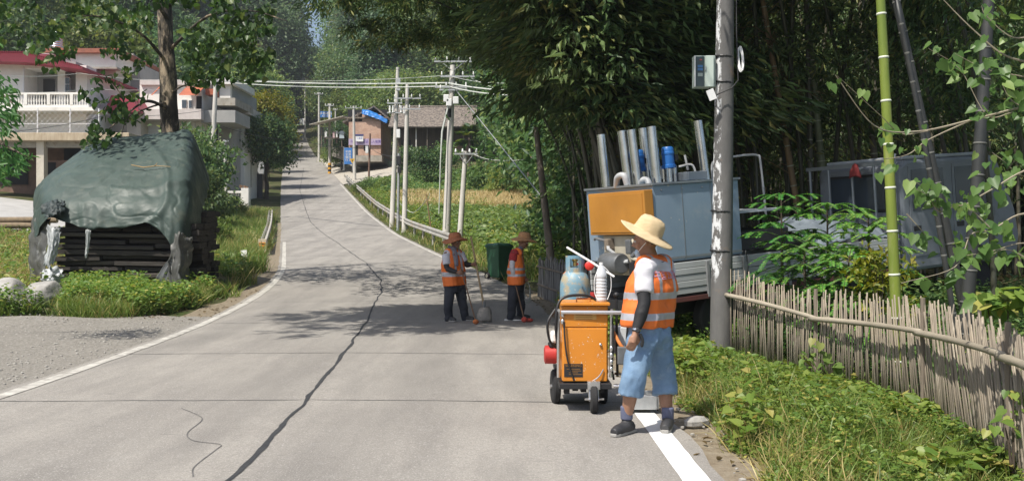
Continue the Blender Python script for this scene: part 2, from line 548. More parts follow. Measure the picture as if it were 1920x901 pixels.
ribbon("left_soil_strip", msoil, np.arange(17, 60, .5), lambda y: XL(y) - .55 - .4 * vnoise(y * .8, 5), lambda y: XL(y) + .03, .012, 4, zf=lambda x, y: max(Hf(x, y), Zr(y) - .03))

# painted edge lines
mwhite_old = mat("old_line_paint", (.56, .54, .49), (.40, .385, .35), scale=7, rough=.8, lo=.38, hi=.62, c3=(.31, .29, .262), c3scale=5, c3lo=.50, c3hi=.60, bump=.2)
mwhite_new = mat("fresh_line_paint", (.80, .80, .79), (.74, .74, .73), scale=3, rough=.55, bump=.15, bscale=90)
ribbon("left_edge_line", mwhite_old, np.arange(4, 46, .5), lambda y: XL(y) + .10 + .02 * vnoise(y * 2, 1), lambda y: XL(y) + .25 + .02 * vnoise(y * 2, 8), .006)
ribbon("fresh_edge_line", mwhite_new, np.arange(2, 8.7, .2), lambda y: 1.075 + .008 * vnoise(y * 5, 1), lambda y: 1.255 + .008 * vnoise(y * 5, 6), .007)
ribbon("worn_edge_line", mwhite_old, np.arange(34, 100, 1.), lambda y: XR(y) - .26, lambda y: XR(y) - .14, .006)

# tar seam along the middle and joints across
mtar = mat("seam_tar", (.028, .030, .034), (.05, .05, .052), scale=14, rough=.75, bump=.3)
def seam_x(y): return float(np.interp(y, [0, 6.1, 8.7, 12.2, 17.6, 20, 23, 27, 34, 45, 60, 90, 130, 250],
                                      [-1.66, -1.78, -1.91, -2.17, -2.64, -2.9, -3.13, -3.7, -5.2, -8.2, -12.6, -19.9, -28.2, -55]))
_wn = np.random.RandomState(12)
ys = np.concatenate([np.arange(3, 20, .055), np.arange(20, 48, .25), np.arange(48, 130, 1.)])
cache = {}
def seam_w(y, s):
    w = .019 if y < 14 else .018
    return w * (1 + 1.0 * float(vnoise(y * 2.6, 4 + s)) + .5 * float(vnoise(y * 9.0, 14 + s)))
ribbon("road_seam", mtar, ys, lambda y: seam_x(y) + .05 * float(vnoise(y * 1.6, 31)) - seam_w(y, 0), lambda y: seam_x(y) + .05 * float(vnoise(y * 1.6, 31)) + seam_w(y, 5), .004)
mjoint = mat("joint_dark", (.085, .082, .08), (.15, .145, .14), scale=9, rough=.9)
for yj in (5.1, 9.06, 12.75, 16.9, 20.9, 24.9, 29, 33, 37.3, 41.5, 46, 50.5, 55, 60, 65, 70, 76, 82, 88, 95):
    mb = MB(); rows = []
    xs = np.linspace(XL(yj) + .05, XR(yj) - .05, 110)
    hw = .010 if yj < 30 else .028
    for x in xs:
        yc = yj + .04 * float(vnoise(x * 1.4, yj)) + .012 * float(vnoise(x * 7, yj)) + (x - XL(yj)) * (-.01)
        w = hw * (1 + 1.0 * float(vnoise(x * 4, yj + 3)))
        rows.append([(x, yc - w, road_z(x, yc) + .003), (x, yc + w, road_z(x, yc) + .003)])
    mb.grid(rows)
    tag(mb.build("road_joint", mjoint, recalc=False), kind="structure")
# thin wandering crack on the near slab
pts = [W(340, 768, 1), W(372, 782, 1), W(378, 792, 1), W(352, 815, 1), W(362, 830, 1), W(412, 838, 1), W(405, 848, 1), W(365, 880, 1), W(362, 900, 1)]
pp = []
for p in pts:
    d = CAM_H / (CAM_H - p.z); pp.append(Vector((p.x * d, d, 0)))
def catmull(P, n=8):
    P = [Vector(p) for p in P]; out = []
    Q = [P[0] * 2 - P[1]] + P + [P[-1] * 2 - P[-2]]
    for i in range(1, len(Q) - 2):
        for k in range(n):
            t = k / n
            a, b_, c, d = Q[i - 1], Q[i], Q[i + 1], Q[i + 2]
            out.append(.5 * ((2 * b_) + (c - a) * t + (2 * a - 5 * b_ + 4 * c - d) * t * t + (3 * b_ - a - 3 * c + d) * t ** 3))
    out.append(P[-1]); return out
cp = catmull(pp, 8); mb = MB(); rows = []
for i, p in enumerate(cp):
    t = (cp[min(i + 1, len(cp) - 1)] - cp[max(i - 1, 0)]).normalized(); s = Vector((-t.y, t.x, 0)) * .005
    rows.append([p - s + Vector((0, 0, road_z(p.x, p.y) + .003)), p + s + Vector((0, 0, road_z(p.x, p.y) + .003))])
mb.grid(rows)
tag(mb.build("road_crack", mjoint, recalc=False), kind="structure")
# ------------------------------------------------------------------ vegetation
mbark = mat("bark_brown", (.11, .085, .06), (.05, .038, .028), scale=9, rough=.9, bump=.8, bscale=25, stretch=(1, 1, .25), c3=(.26, .22, .17), c3scale=4, c3lo=.56, c3hi=.66)
mbark_far = mat("bark_far", (.09, .075, .055), (.05, .04, .03), scale=3, rough=.9)
L_dark = leafmat("leaf_dark", (0.039, 0.090, 0.039), (0.106, 0.190, 0.061), (0.200, 0.253, 0.085))
L_mid = leafmat("leaf_mid", (0.057, 0.123, 0.041), (0.143, 0.231, 0.070), (0.272, 0.319, 0.104))
L_lite = leafmat("leaf_light", (0.069, 0.129, 0.028), (0.155, 0.227, 0.053), (0.255, 0.302, 0.081))
L_blue = leafmat("leaf_poplar", (0.062, 0.131, 0.057), (0.131, 0.214, 0.102), (0.242, 0.298, 0.171))
L_yel = leafmat("leaf_yellowgreen", (0.119, 0.155, 0.019), (0.220, 0.240, 0.032), (0.338, 0.296, 0.065))
L_olive = leafmat("leaf_bambooolive", (0.097, 0.112, 0.034), (0.179, 0.179, 0.058), (0.268, 0.223, 0.098))
L_heart = leafmat("leaf_heart", (0.039, 0.105, 0.034), (0.088, 0.186, 0.053), (0.176, 0.283, 0.095), rough=.35, trans=.4)
L_bamb = leafmat("leaf_bamboo", (0.052, 0.103, 0.046), (0.131, 0.196, 0.067), (0.276, 0.287, 0.101), trans=.28)
L_bdry = leafmat("leaf_bamboodry", (.09, .065, .03), (.17, .125, .06), (.22, .17, .09), trans=.2)
L_grass = leafmat("grass_green", (0.084, 0.155, 0.032), (0.199, 0.269, 0.058), (0.452, 0.357, 0.147), trans=.3, objvar=.02)
L_straw = leafmat("grass_straw", (0.244, 0.227, 0.075), (0.455, 0.381, 0.144), (0.585, 0.488, 0.220), trans=.25, objvar=.02)
L_weed = leafmat("leaf_weed", (0.077, 0.163, 0.033), (0.191, 0.284, 0.057), (0.425, 0.395, 0.103), trans=.35, objvar=.03)
L_rice = leafmat("rice_ripe", (.44, .36, .15), (.62, .52, .26), (.68, .58, .34), trans=.2, objvar=.02)
L_fir = leafmat("leaf_fir", (0.034, 0.142, 0.027), (0.095, 0.266, 0.042), (0.285, 0.418, 0.076), trans=.25)

def crown_leaves(rs, center, rad, nclump, per, leaf, asp, shape='dia', lump=.30, droop=.25, hollow=.45, low=.0):
    """leaf clumps through an uneven ellipsoid"""
    d = rand_dirs(rs, nclump)
    d[:, 2] = np.where(d[:, 2] < -.55 + low, -d[:, 2], d[:, 2])
    lobes = rand_dirs(rs, 7)
    lob = 1 + lump * np.max(d @ lobes.T, axis=1) - lump * .75
    r = (hollow + (1 - hollow) * rs.rand(nclump) ** .6) * lob
    cc = np.array(center) + d * r[:, None] * np.array(rad)
    cs = (.11 + .13 * rs.rand(nclump)) * float(np.mean(rad))
    idx = np.repeat(np.arange(nclump), per)
    n = len(idx)
    off = rs.normal(size=(n, 3)) * np.array([1, 1, .62]) * cs[idx][:, None]
    pos = cc[idx] + off
    out = norm(off + (pos - np.array(center)) * .25 + 1e-6)
    nrm = norm(out * .55 + np.array([0, 0, .85]) + rs.normal(size=(n, 3)) * .45)
    dr = rs.normal(size=(n, 3)) * .8 + out * .6; dr[:, 2] -= droop
    L = leaf * (.65 + .7 * rs.rand(n))
    return leaf_arrays(pos, dr, nrm, L, L * asp, shape), cc

def limb_mesh(mb, rs, base, top, r0, ends, nl, wob=.04):
    """trunk from base to top with nl limbs towards some of ends"""
    base, top = Vector(base), Vector(top)
    hgt = (top - base).length
    pts = []
    for i in range(9):
        t = i / 8
        p = base.lerp(top, t) + Vector((rs.normal() * wob * hgt * .3, rs.normal() * wob * hgt * .3, 0)) * math.sin(math.pi * t)
        pts.append(p)
    rad = [r0 * (1.35 if i == 0 else 1) * (1 - .72 * i / 8) for i in range(9)]
    mb.tube(pts, rad, 8)
    for k in range(nl):
        e = Vector(ends[rs.randint(len(ends))])
        t = .35 + .55 * rs.rand()
        j = int(t * 8); s = pts[j]
        m = s.lerp(e, .5) + Vector((0, 0, .12 * (e - s).length)) + Vector(rs.normal(size=3)) * .05 * (e - s).length
        r = rad[j] * .5
        mb.tube([s, s.lerp(m, .55), m, m.lerp(e, .6), e], [r, r * .8, r * .6, r * .4, r * .15], 6)

def tree_proto(name, label, cat, group, seed, h, rx, rz, leafm, nclump, per, leaf, asp=.6, shape='dia', bark=mbark_far, r0=.16, nl=9, zc=None, **kw):
    rs = np.random.RandomState(seed)
    zc = zc if zc is not None else h - rz
    root = thing(name, label, cat, group=group)
    arr, cc = crown_leaves(rs, (0, 0, zc), (rx, rx, rz), nclump, per, leaf, asp, shape, **kw)
    mb = MB(); limb_mesh(mb, rs, (0, 0, -.4), (rs.normal() * .2, rs.normal() * .2, zc + rz * .5), r0, cc, nl)
    mb.build("trunk", bark, root, smooth=True, recalc=False)
    leaf_object("crown", [(arr, 0)], leafm, root)
    return root

GF = "trees of the wooded hillside"
protos = [
    tree_proto("hillside_tree", "round dark green tree in the wooded hillside behind the houses", "tree", GF, 11, 13, 4.2, 4.6, L_dark, 150, 36, .42),
    tree_proto("hillside_tree", "broad mid green tree in the wooded hillside behind the houses", "tree", GF, 12, 12, 4.8, 4.3, L_mid, 160, 36, .42),
    tree_proto("hillside_tree", "tall narrow pale green tree rising out of the wooded hillside", "tree", GF, 13, 17, 3.1, 7.0, L_blue, 230, 40, .42, hollow=.2),
    tree_proto("hillside_tree", "feathery olive yellow bamboo clump on the wooded hillside", "tree", GF, 14, 12.5, 3.4, 5.2, L_olive, 150, 42, .42, .26, droop=.8),
    tree_proto("hillside_tree", "bright light green tree catching the sun on the wooded hillside", "tree", GF, 15, 11, 4.0, 4.0, L_lite, 140, 36, .40),
    tree_proto("hillside_tree", "dark loose pine like tree in the wooded hillside", "tree", GF, 16, 14.5, 3.2, 5.2, L_dark, 120, 42, .34, .3, hollow=.25, lump=.5),
]
_used = [False] * len(protos)
def place_tree(k, x, y, s, rz, z=None):
    o = protos[k]
    if _used[k]: o = copy_tree(o)
    _used[k] = True
    o.location = (x, y, (Hf(x, y) if z is None else z) - .15)
    o.rotation_euler = (0, 0, rz); o.scale = (s, s, s * (.9 + .25 * rnd.random()))
    return o
def scatter(x0, x1, y0, y1, step, ok, weights, smin=.8, smax=1.25):
    x = x0
    out = []
    while x < x1:
        y = y0
        while y < y1:
            px, py = x + rnd.uniform(-.4, .4) * step, y + rnd.uniform(-.4, .4) * step
            if ok(px, py):
                k = rnd.choices(range(len(protos)), weights)[0]
                out.append(place_tree(k, px, py, rnd.uniform(smin, smax), rnd.uniform(0, 6.28)))
            y += step
        x += step
    return out
def u_of(x, y): return 960 + FPX * x / y
# left hillside behind the three houses
scatter(-78, -30, 92, 128, 6.6, lambda x, y: -160 < u_of(x, y) < 560 and x < XL(y) - 9 and y - .0 * x > 90, [3, 3, 1, 3.2, 1.6, 1])
scatter(-84, -38, 128, 158, 8.5, lambda x, y: -60 < u_of(x, y) < 560 and x < XL(y) - 12, [3, 2, 2, 2, 1.5, 1], .95, 1.35)
# right hillside behind the brick house and the old farmhouse
scatter(-26, 46, 126, 158, 7.0, lambda x, y: 628 < u_of(x, y) < 1330 and x > XR(y) + 6, [3, 3.4, .8, 1.2, 1.6, 1.2])
scatter(-46, -2, 196, 240, 8.5, lambda x, y: 645 < u_of(x, y) < 900 and x > XR(y) + 5, [3, 2.5, 1.5, 1, 1.5, 1.5], 1.1, 1.5)
scatter(-100, -50, 158, 232, 9, lambda x, y: 120 < u_of(x, y) < 548 and x < XL(y) - 13, [3, 2.5, 2.5, 1.5, 1.5, 1], 1.1, 1.5)
scatter(-30, 60, 158, 196, 9.0, lambda x, y: 640 < u_of(x, y) < 1300 and x > XR(y) + 6, [3, 2.5, 1.5, 1, 1.5, 1.5], 1.0, 1.4)
scatter(-86, -28, 226, 292, 9.5, lambda x, y: 470 < u_of(x, y) < 545 or 648 < u_of(x, y) < 720, [3, 3, 1.5, 1.5, 2, 1.2], 1.25, 1.7)
scatter(-70, -28, 230, 290, 9.5, lambda x, y: 546 < u_of(x, y) < 648, [3, 3, .5, 1.5, 2, 1.2], .42, .55)
# where the road goes over the rise
for (px, d, k, s) in ((536, 228, 2, 1.8), (530, 222, 2, 1.8), (512, 218, 2, 1.8),  (607, 222, 5, .85), (628, 216, 1, .9), (520, 190, 2, 1.5), (496, 216, 2, 1.9), (652, 190, 0, 1.1), 
                      (615, 240, 1, .95), (640, 236, 5, 1.0), (548, 240, 1, 1.2), (480, 150, 4, 1.2), (476, 190, 2, 1.8), (636, 168, 0, 1.1), (622, 178, 1, 1.0), (650, 160, 4, .9),
                      (500, 158, 1, .9), (488, 148, 0, .95),
                      (470, 195, 0, 1.3), (495, 215, 1, 1.3), (520, 225, 3, 1.4), (540, 222, 0, 1.1), (450, 180, 3, 1.4), (440, 165, 1, 1.3), (485, 180, 4, 1.2), (645, 205, 0, 1.3), (660, 195, 1, 1.3), (630, 230, 1, 1.1), (655, 225, 5, 1.2), (640, 180, 3, 1.1), (668, 175, 0, 1.2), (510, 245, 1, 1.5), (480, 240, 0, 1.5)):
    x = (px - 960) / FPX * d
    if XL(d) - 2.5 < x < XR(d) + 2.5: x = float(XL(d)) - 3.5 if px < 575 else float(XR(d)) + 4
    place_tree(k, x, d, s, rnd.uniform(0, 6))

# --- shrubs
GS = "shrubs along the road and round the houses"
shrubs = [
    tree_proto("shrub", "low leafy green shrub by the road and houses", "shrub", GS, 31, 2.2, 1.15, 1.0, L_mid, 60, 30, .17, .55, r0=.04, nl=7, hollow=.2),
    tree_proto("shrub", "pale green bushy shrub by the road and houses", "shrub", GS, 32, 2.0, 1.2, .95, L_lite, 60, 30, .18, .5, r0=.04, nl=7, hollow=.2),
    tree_proto("shrub", "dark green bushy shrub by the road and houses", "shrub", GS, 33, 2.6, 1.1, 1.2, L_dark, 60, 32, .18, .55, r0=.04, nl=7, hollow=.2),
]
_su = [0, 0, 0]
def place_shrub(k, x, y, s, sz=None):
    o = shrubs[k]
    if _su[k]: o = copy_tree(o)
    _su[k] = 1
    o.location = (x, y, Hf(x, y) - .1); o.rotation_euler = (0, 0, rnd.uniform(0, 6)); o.scale = (s, s, s * (sz or 1))
    return o
def shrub_at(k, px, d, s, sz=None): return place_shrub(k, (px - 960) / FPX * d, d, s, sz)
for a in ((0, 690, 88, .7), (1, 722, 86, .75), (0, 750, 84, .8), (2, 800, 90, 1.5), (0, 905, 84, 1.4), (1, 940, 80, 1.2), (2, 985, 78, 1.6), (0, 1030, 74, 1.5), (1, 668, 86, .5), (0, 840, 98, 1.5),
          (2, 935, 92, 2.0, 1.5), (0, 975, 88, 2.0, 1.4), (1, 1055, 66, 1.5), (2, 1090, 52, 1.8), (0, 1120, 48, 1.7), (1, 1082, 44, 1.2), (0, 1065, 36, 1.3, 1.2), (2, 1100, 31, 1.4), (1, 1090, 40, 1.3), (2, 1040, 33, 1.0),
          (0, 402, 52, 1.0), (2, 378, 50, 1.3), (0, 440, 60, .7), (0, 382, 58, 1.7, 1.4), (2, 352, 60, 1.7, 1.3), (1, 398, 40, .7),
          (0, 512, 120, 1.2), (1, 522, 135, 1.1), (0, 505, 108, 1.8), (1, 632, 128, 1.6), (2, 770, 100, 1.3)):
    shrub_at(*a)

# trees beyond the field
tp = tree_proto("garden_tree", "dark leafy tree beside the old tiled farmhouse", "tree", "trees beyond the field", 41, 9, 3.2, 3.6, L_dark, 150, 34, .30, .55)
tq = tree_proto("garden_tree", "leafy mid green tree beside the old tiled farmhouse", "tree", "trees beyond the field", 42, 9, 3.4, 3.8, L_mid, 150, 34, .30, .55)
_tu = {}
for (t, px, d, s) in ((tp, 960, 100, 1.15), (tq, 1010, 92, 1.1), (tq, 1050, 80, 1.15), (tp, 1085, 70, 1.2), (tp, 905, 112, 1.1), (tq, 1120, 62, 1.1), (tp, 1000, 108, 1.4), (tq, 1040, 100, 1.5), (tp, 1075, 92, 1.5), (tq, 945, 116, 1.2), (tp, 1150, 56, 1.1), (tq, 690, 124, .9), (tp, 640, 120, .7)):
    o = copy_tree(t) if t.name in _tu else t
    _tu[t.name] = 1
    x = (px - 960) / FPX * d
    o.location = (x, d, Hf(x, d) - .1); o.rotation_euler = (0, 0, rnd.uniform(0, 6)); o.scale = (s, s, s)
# dark wood behind the bamboo
GB = "trees behind the bamboo grove"
bw = [tree_proto("grove_tree", "dark shaded tree behind the bamboo grove", "tree", GB, 51, 11, 4.2, 5.2, L_dark, 150, 36, .36, .5, zc=5.4),
      tree_proto("grove_tree", "dark shaded tree behind the bamboo grove", "tree", GB, 52, 13, 4.2, 6.2, L_dark, 170, 36, .36, .5, zc=6.4)]
_bu = [0, 0]
for i, d in enumerate((37, 39, 43, 46, 50, 55, 60, 66)):
    for px in range(1130 + (i % 2) * 55, 2080, 115):
        k = rnd.randrange(2); o = copy_tree(bw[k]) if _bu[k] else bw[k]; _bu[k] = 1
        x = (px + rnd.uniform(-40, 40) - 960) / FPX * d; y = d + rnd.uniform(-2, 2)
        o.location = (x, y, Hf(x, y) - .2); s = rnd.uniform(.85, 1.25); o.scale = (s, s, s); o.rotation_euler = (0, 0, rnd.uniform(0, 6))

# --- bamboo
mculm = mat("culm_green", (.055, .062, .04), (.075, .07, .052), scale=3, rough=.45, stretch=(1, 1, .3))
mculm_old = mat("culm_old", (.13, .118, .085), (.075, .07, .052), scale=4, rough=.5, stretch=(1, 1, .3))
mculm_dry = mat("culm_dry", (.30, .20, .10), (.20, .13, .07), scale=4, rough=.6, stretch=(1, 1, .3))
mculm_new = mat("culm_bright", (.24, .29, .045), (.13, .19, .03), scale=2.2, rough=.38, stretch=(1, 1, .25), c3=(.30, .30, .14), c3scale=5, c3lo=.55, c3hi=.7, rvar=.1)
mnode = mat("culm_node", (.45, .45, .36), (.30, .32, .2), scale=9, rough=.6)

def culm_curve(h, lean, sag, n):
    P = []
    for i in range(n + 1):
        t = i / n
        P.append(Vector((lean * t ** 2.1, 0, h * (t - sag * t ** 4.0))))
    return P
def bamboo_proto(name, label, group, seed, h, lean, sag, r, leafm, cm, nleaf=1.0, f0=.38, cat="bamboo", size=1.0):
    rs = np.random.RandomState(seed)
    P = culm_curve(h, lean, sag, 40)
    mb = MB()
    pts, rad, rings = [], [], []
    t = 0.0; step = .32
    n = int(h / step)
    def at(t):
        f = t * 40; i = min(int(f), 39); return P[i].lerp(P[i + 1], f - i)
    for i in range(n + 1):
        tt = i / n; rr = r * (1 - .86 * tt ** 1.4)
        if i > 0:
            pts.append(at(max(tt - .0035, 0))); rad.append(rr * 1.0)
            pts.append(at(tt)); rad.append(rr * 1.16)
        pts.append(at(min(tt + .0035, 1))); rad.append(rr)
    root = thing(name, label, cat, group=group)
    mb.tube(pts, rad, 7)
    pos, dirs, nrm = [], [], []
    tw = MB()
    for i in range(n + 1):
        tt = i / n
        if tt < f0: continue
        p = at(tt)
        for b in range(rs.randint(2, 4)):
            a = rs.rand() * 6.28
            ln = (.5 + 1.0 * rs.rand()) * (1.25 - .75 * tt) * size
            e = p + Vector((math.cos(a), math.sin(a), .25)) * ln * .55
            q = p + Vector((math.cos(a), math.sin(a), -.28)) * ln
            if rs.rand() < .5: tw.tube([p, e, q], [.006, .004, .002], 3, cap=False)
            m = int((8 + rs.randint(10)) * nleaf)
            for k in range(m):
                u = .25 + .8 * rs.rand()
                c = p * (1 - u) ** 2 + e * 2 * u * (1 - u) + q * u * u
                c = c + Vector(rs.normal(size=3)) * .10 * size
                pos.append(c); dd = Vector((math.cos(a), math.sin(a), -.75)) + Vector(rs.normal(size=3)) * .55
                dirs.append(dd); nrm.append(Vector(rs.normal(size=3)) * .6 + Vector((0, 0, 1)))
    if tw.v:
        mb.add(tw.v, tw.f)
    mb.build("culm", cm, root, smooth='all', recalc=False)
    if pos:
        pos, dirs, nrm = (np.array([tuple(v) for v in a]) for a in (pos, dirs, nrm))
        L = (.13 + .12 * rs.rand(len(pos))) * size
        leaf_object("leaves", [(leaf_arrays(pos, dirs, nrm, L, L * (.23 if 'arch' in name else .20), 'dia'), 0)], leafm, root)
    return root
GG = "bamboo culms of the dark grove"
bp_ = [bamboo_proto("bamboo", "slender dark bamboo in the shaded grove beside the road", GG, 61, 11.5, 2.4, .10, .040, L_bamb, mculm, 1.6, .26),
       bamboo_proto("bamboo", "slender dark bamboo in the shaded grove beside the road", GG, 62, 13, 3.2, .14, .045, L_bamb, mculm, 1.6, .24),
       bamboo_proto("bamboo", "grey green bamboo with pale culm in the shaded grove", GG, 63, 10.5, 1.5, .06, .042, L_bamb, mculm_old, 1.6, .28),
       bamboo_proto("bamboo", "short leafy bamboo in the shaded grove beside the road", GG, 64, 8.0, 2.0, .12, .030, L_bamb, mculm, 1.7, .18),
       bamboo_proto("bamboo", "straight bare stemmed bamboo in the shaded grove", GG, 65, 12.5, .9, .03, .046, L_bamb, mculm_old, 1.5, .36)]
_bq = [0] * 5
def place_bamboo(k, x, y, a, s=1.0, tilt=0.0):
    o = bp_[k]
    if _bq[k]: o = copy_tree(o)
    _bq[k] = 1
    o.location = (x, y, Hf(x, y) - .05); o.rotation_euler = (0, tilt, a); o.scale = (s, s, s)
    return o
spots = []
tries = 0
def in_truck(x, y):
    ts = (x - 1.94) * .883 + (y - 13) * .469; tl = -(x - 1.94) * .469 + (y - 13) * .883
    return -1.2 < ts < 8.2 and -7 < tl < 2.3
def grove_ok(x, y):
    if in_truck(x, y): return False
    if y > 16.2: return x > XR(y) + 1.6 + max(0, (20 - y)) * .0 and u_of(x, y) > 1075 + max(0, 24 - y) * 4 and u_of(x, y) < 2060
    if y > 8.5: return x > 6.2 and 1480 < u_of(x, y) < 2300
    return False
while len(spots) < 150 and tries < 9000:
    tries += 1
    x, y = rnd.uniform(1.8, 17), 8.5 + 27 * rnd.random() ** .85
    if grove_ok(x, y) and all((x - a) ** 2 + (y - b) ** 2 > .30 for a, b in spots):
        spots.append((x, y))
for i, (x, y) in enumerate(spots):
    k = rnd.choices(range(5), [3, 2.4, 2, 1.6, 2])[0]
    edge = x - XR(y) < 4.2
    a = rnd.gauss(math.pi, .7) if edge else rnd.uniform(0, 6.28)
    place_bamboo(k, x, y, a, rnd.uniform(.85, 1.15), rnd.gauss(0, .03))
# arching ones that hang over the road
GA = "bamboos arching over the road"
arch = [bamboo_proto("arching_bamboo", "long bamboo from the grove arching out over the road", GA, 71, 12, 7.2, .34, .045, L_bamb, mculm, 4.2, .50),
        bamboo_proto("arching_bamboo", "long bamboo from the grove arching out over the road", GA, 72, 13, 5.4, .30, .045, L_bamb, mculm, 4.2, .50)]
arch += [bamboo_proto("arching_bamboo", "long bamboo from the grove arching out over the road", GA, 73, 12, 7.2, .34, .045, L_bamb, mculm, 3.4, .27),
         bamboo_proto("arching_bamboo", "long bamboo from the grove arching out over the road", GA, 74, 13, 5.4, .30, .045, L_bamb, mculm, 3.4, .27)]
arch[2].location = (3.4, 20.4, 0); arch[2].rotation_euler = (0, 0, R(200)); arch[3].location = (4.4, 21.2, 0); arch[3].rotation_euler = (0, 0, R(186))
for i, (k, x, y, a, s) in enumerate(((0, 2.5, 19.6, 180, 1.0), (1, 2.6, 21.4, 172, .95), (0, 3.0, 22.6, 190, 1.05), (1, 2.4, 24.6, 184, 1.0), (0, 2.6, 18.6, 200, 1.02), (1, 3.1, 17.8, 195, 1.05),
                                     (0, 2.0, 26.5, 176, .9), (1, 1.9, 23.3, 165, .9), (0, 3.3, 18.2, 186, 1.08), (1, 2.8, 20.5, 210, 1.0), (0, 3.6, 25.5, 180, 1.1), (1, 4.5, 18.5, 215, 1.0), (0, 4.4, 19.3, 205, 1.1),
                                     (1, 5.5, 18.0, 225, 1.0), (0, 6.6, 18.2, 225, 1.0), (1, 7.9, 16.4, 205, 1.0), (0, 8.1, 14.6, 190, .95), (1, 7.8, 12.9, 185, .95), (0, 8.0, 11.2, 178, .9))):
    o = arch[i] if i < 2 else copy_tree(arch[k + (2 if x > 2.9 or y < 20 else 0)])
    o.location = (x, y, Hf(x, y) - .05); o.rotation_euler = (0, 0, R(a)); o.scale = (s, s, s)
for i, (k, x, y, a, s, sz) in enumerate(((0, 1.9, 17.9, 208, 1.05, 1.0), (0, 2.2, 17.4, 214, 1.12, 1.0), (0, 2.5, 17.9, 202, 1.2, .98), (0, 1.7, 18.5, 216, 1.1, 1.0), (1, 2.3, 18.3, 206, 1.15, 1.0), (0, 2.8, 17.6, 210, 1.28, .95), (1, 1.8, 19.0, 222, 1.15, 1.0), (0, 2.1, 19.5, 212, 1.15, 1.0), (0, 3.1, 18.6, 204, 1.3, .95), (1, 2.6, 19.1, 198, 1.2, 1.0),
                                  (0, 2.4, 27, 184, 1.05, .92), (1, 2.6, 28, 178, 1.1, .95), (0, 2.5, 26, 192, 1.05, .90), (1, 2.9, 28, 172, 1.15, .95), (0, 2.8, 27.5, 186, 1.15, .92), (1, 3.2, 26, 180, 1.0, .86), (0, 3.4, 24.5, 190, .95, .82), (0, 3.8, 22.5, 196, .9, .80), (1, 2.6, 25, 186, 1.0, .92))):
    o = copy_tree(arch[k + (2 if y < 20 else 0)]); o.location = (x, y, Hf(x, y) - .05); o.rotation_euler = (0, 0, R(a)); o.scale = (s, s, s * sz)
# canopy that shades the truck and the road in front of it
for i in (list(range(9)) + list(range(14, 21)) + list(range(28, 32)) + [35, 36] + list(range(38, 44))):
    k = 2 + i % 2
    if i < 14: x, y, a, s = rnd.uniform(1.8, 3.2), rnd.uniform(17.4, 19.4), rnd.uniform(200, 224), rnd.uniform(1.05, 1.3)
    elif i < 27: x, y, a, s = rnd.uniform(2.6, 8.0), rnd.uniform(18.2, 20.0), rnd.uniform(232, 268), rnd.uniform(.95, 1.2)
    elif i < 34: x, y, a, s = rnd.uniform(7.2, 9.0), rnd.uniform(14.5, 18), rnd.uniform(190, 222), rnd.uniform(.95, 1.2)
    elif i < 38: x, y, a, s = rnd.uniform(2.2, 4.6), rnd.uniform(17.6, 19), rnd.uniform(236, 256), rnd.uniform(1.1, 1.35)
    else: x, y, a, s = rnd.uniform(3.6, 7.0), rnd.uniform(19, 23), rnd.uniform(170, 215), rnd.uniform(.9, 1.1)
    o = copy_tree(arch[k]); o.location = (x, y, Hf(x, y) - .05); o.rotation_euler = (0, 0, R(a)); o.scale = (s, s, s)
for i in range(20):
    o = copy_tree(arch[2 + i % 2]); x, y, s = rnd.uniform(1.9, 3.0), rnd.uniform(16.7, 17.9), rnd.uniform(1.32, 1.5)
    if i % 2: s *= 1.25
    o.location = (x, y, Hf(x, y) - .05); o.rotation_euler = (0, 0, R(rnd.uniform(196, 214))); o.scale = (s, s, s * (.80 if i % 2 == 0 else .66))
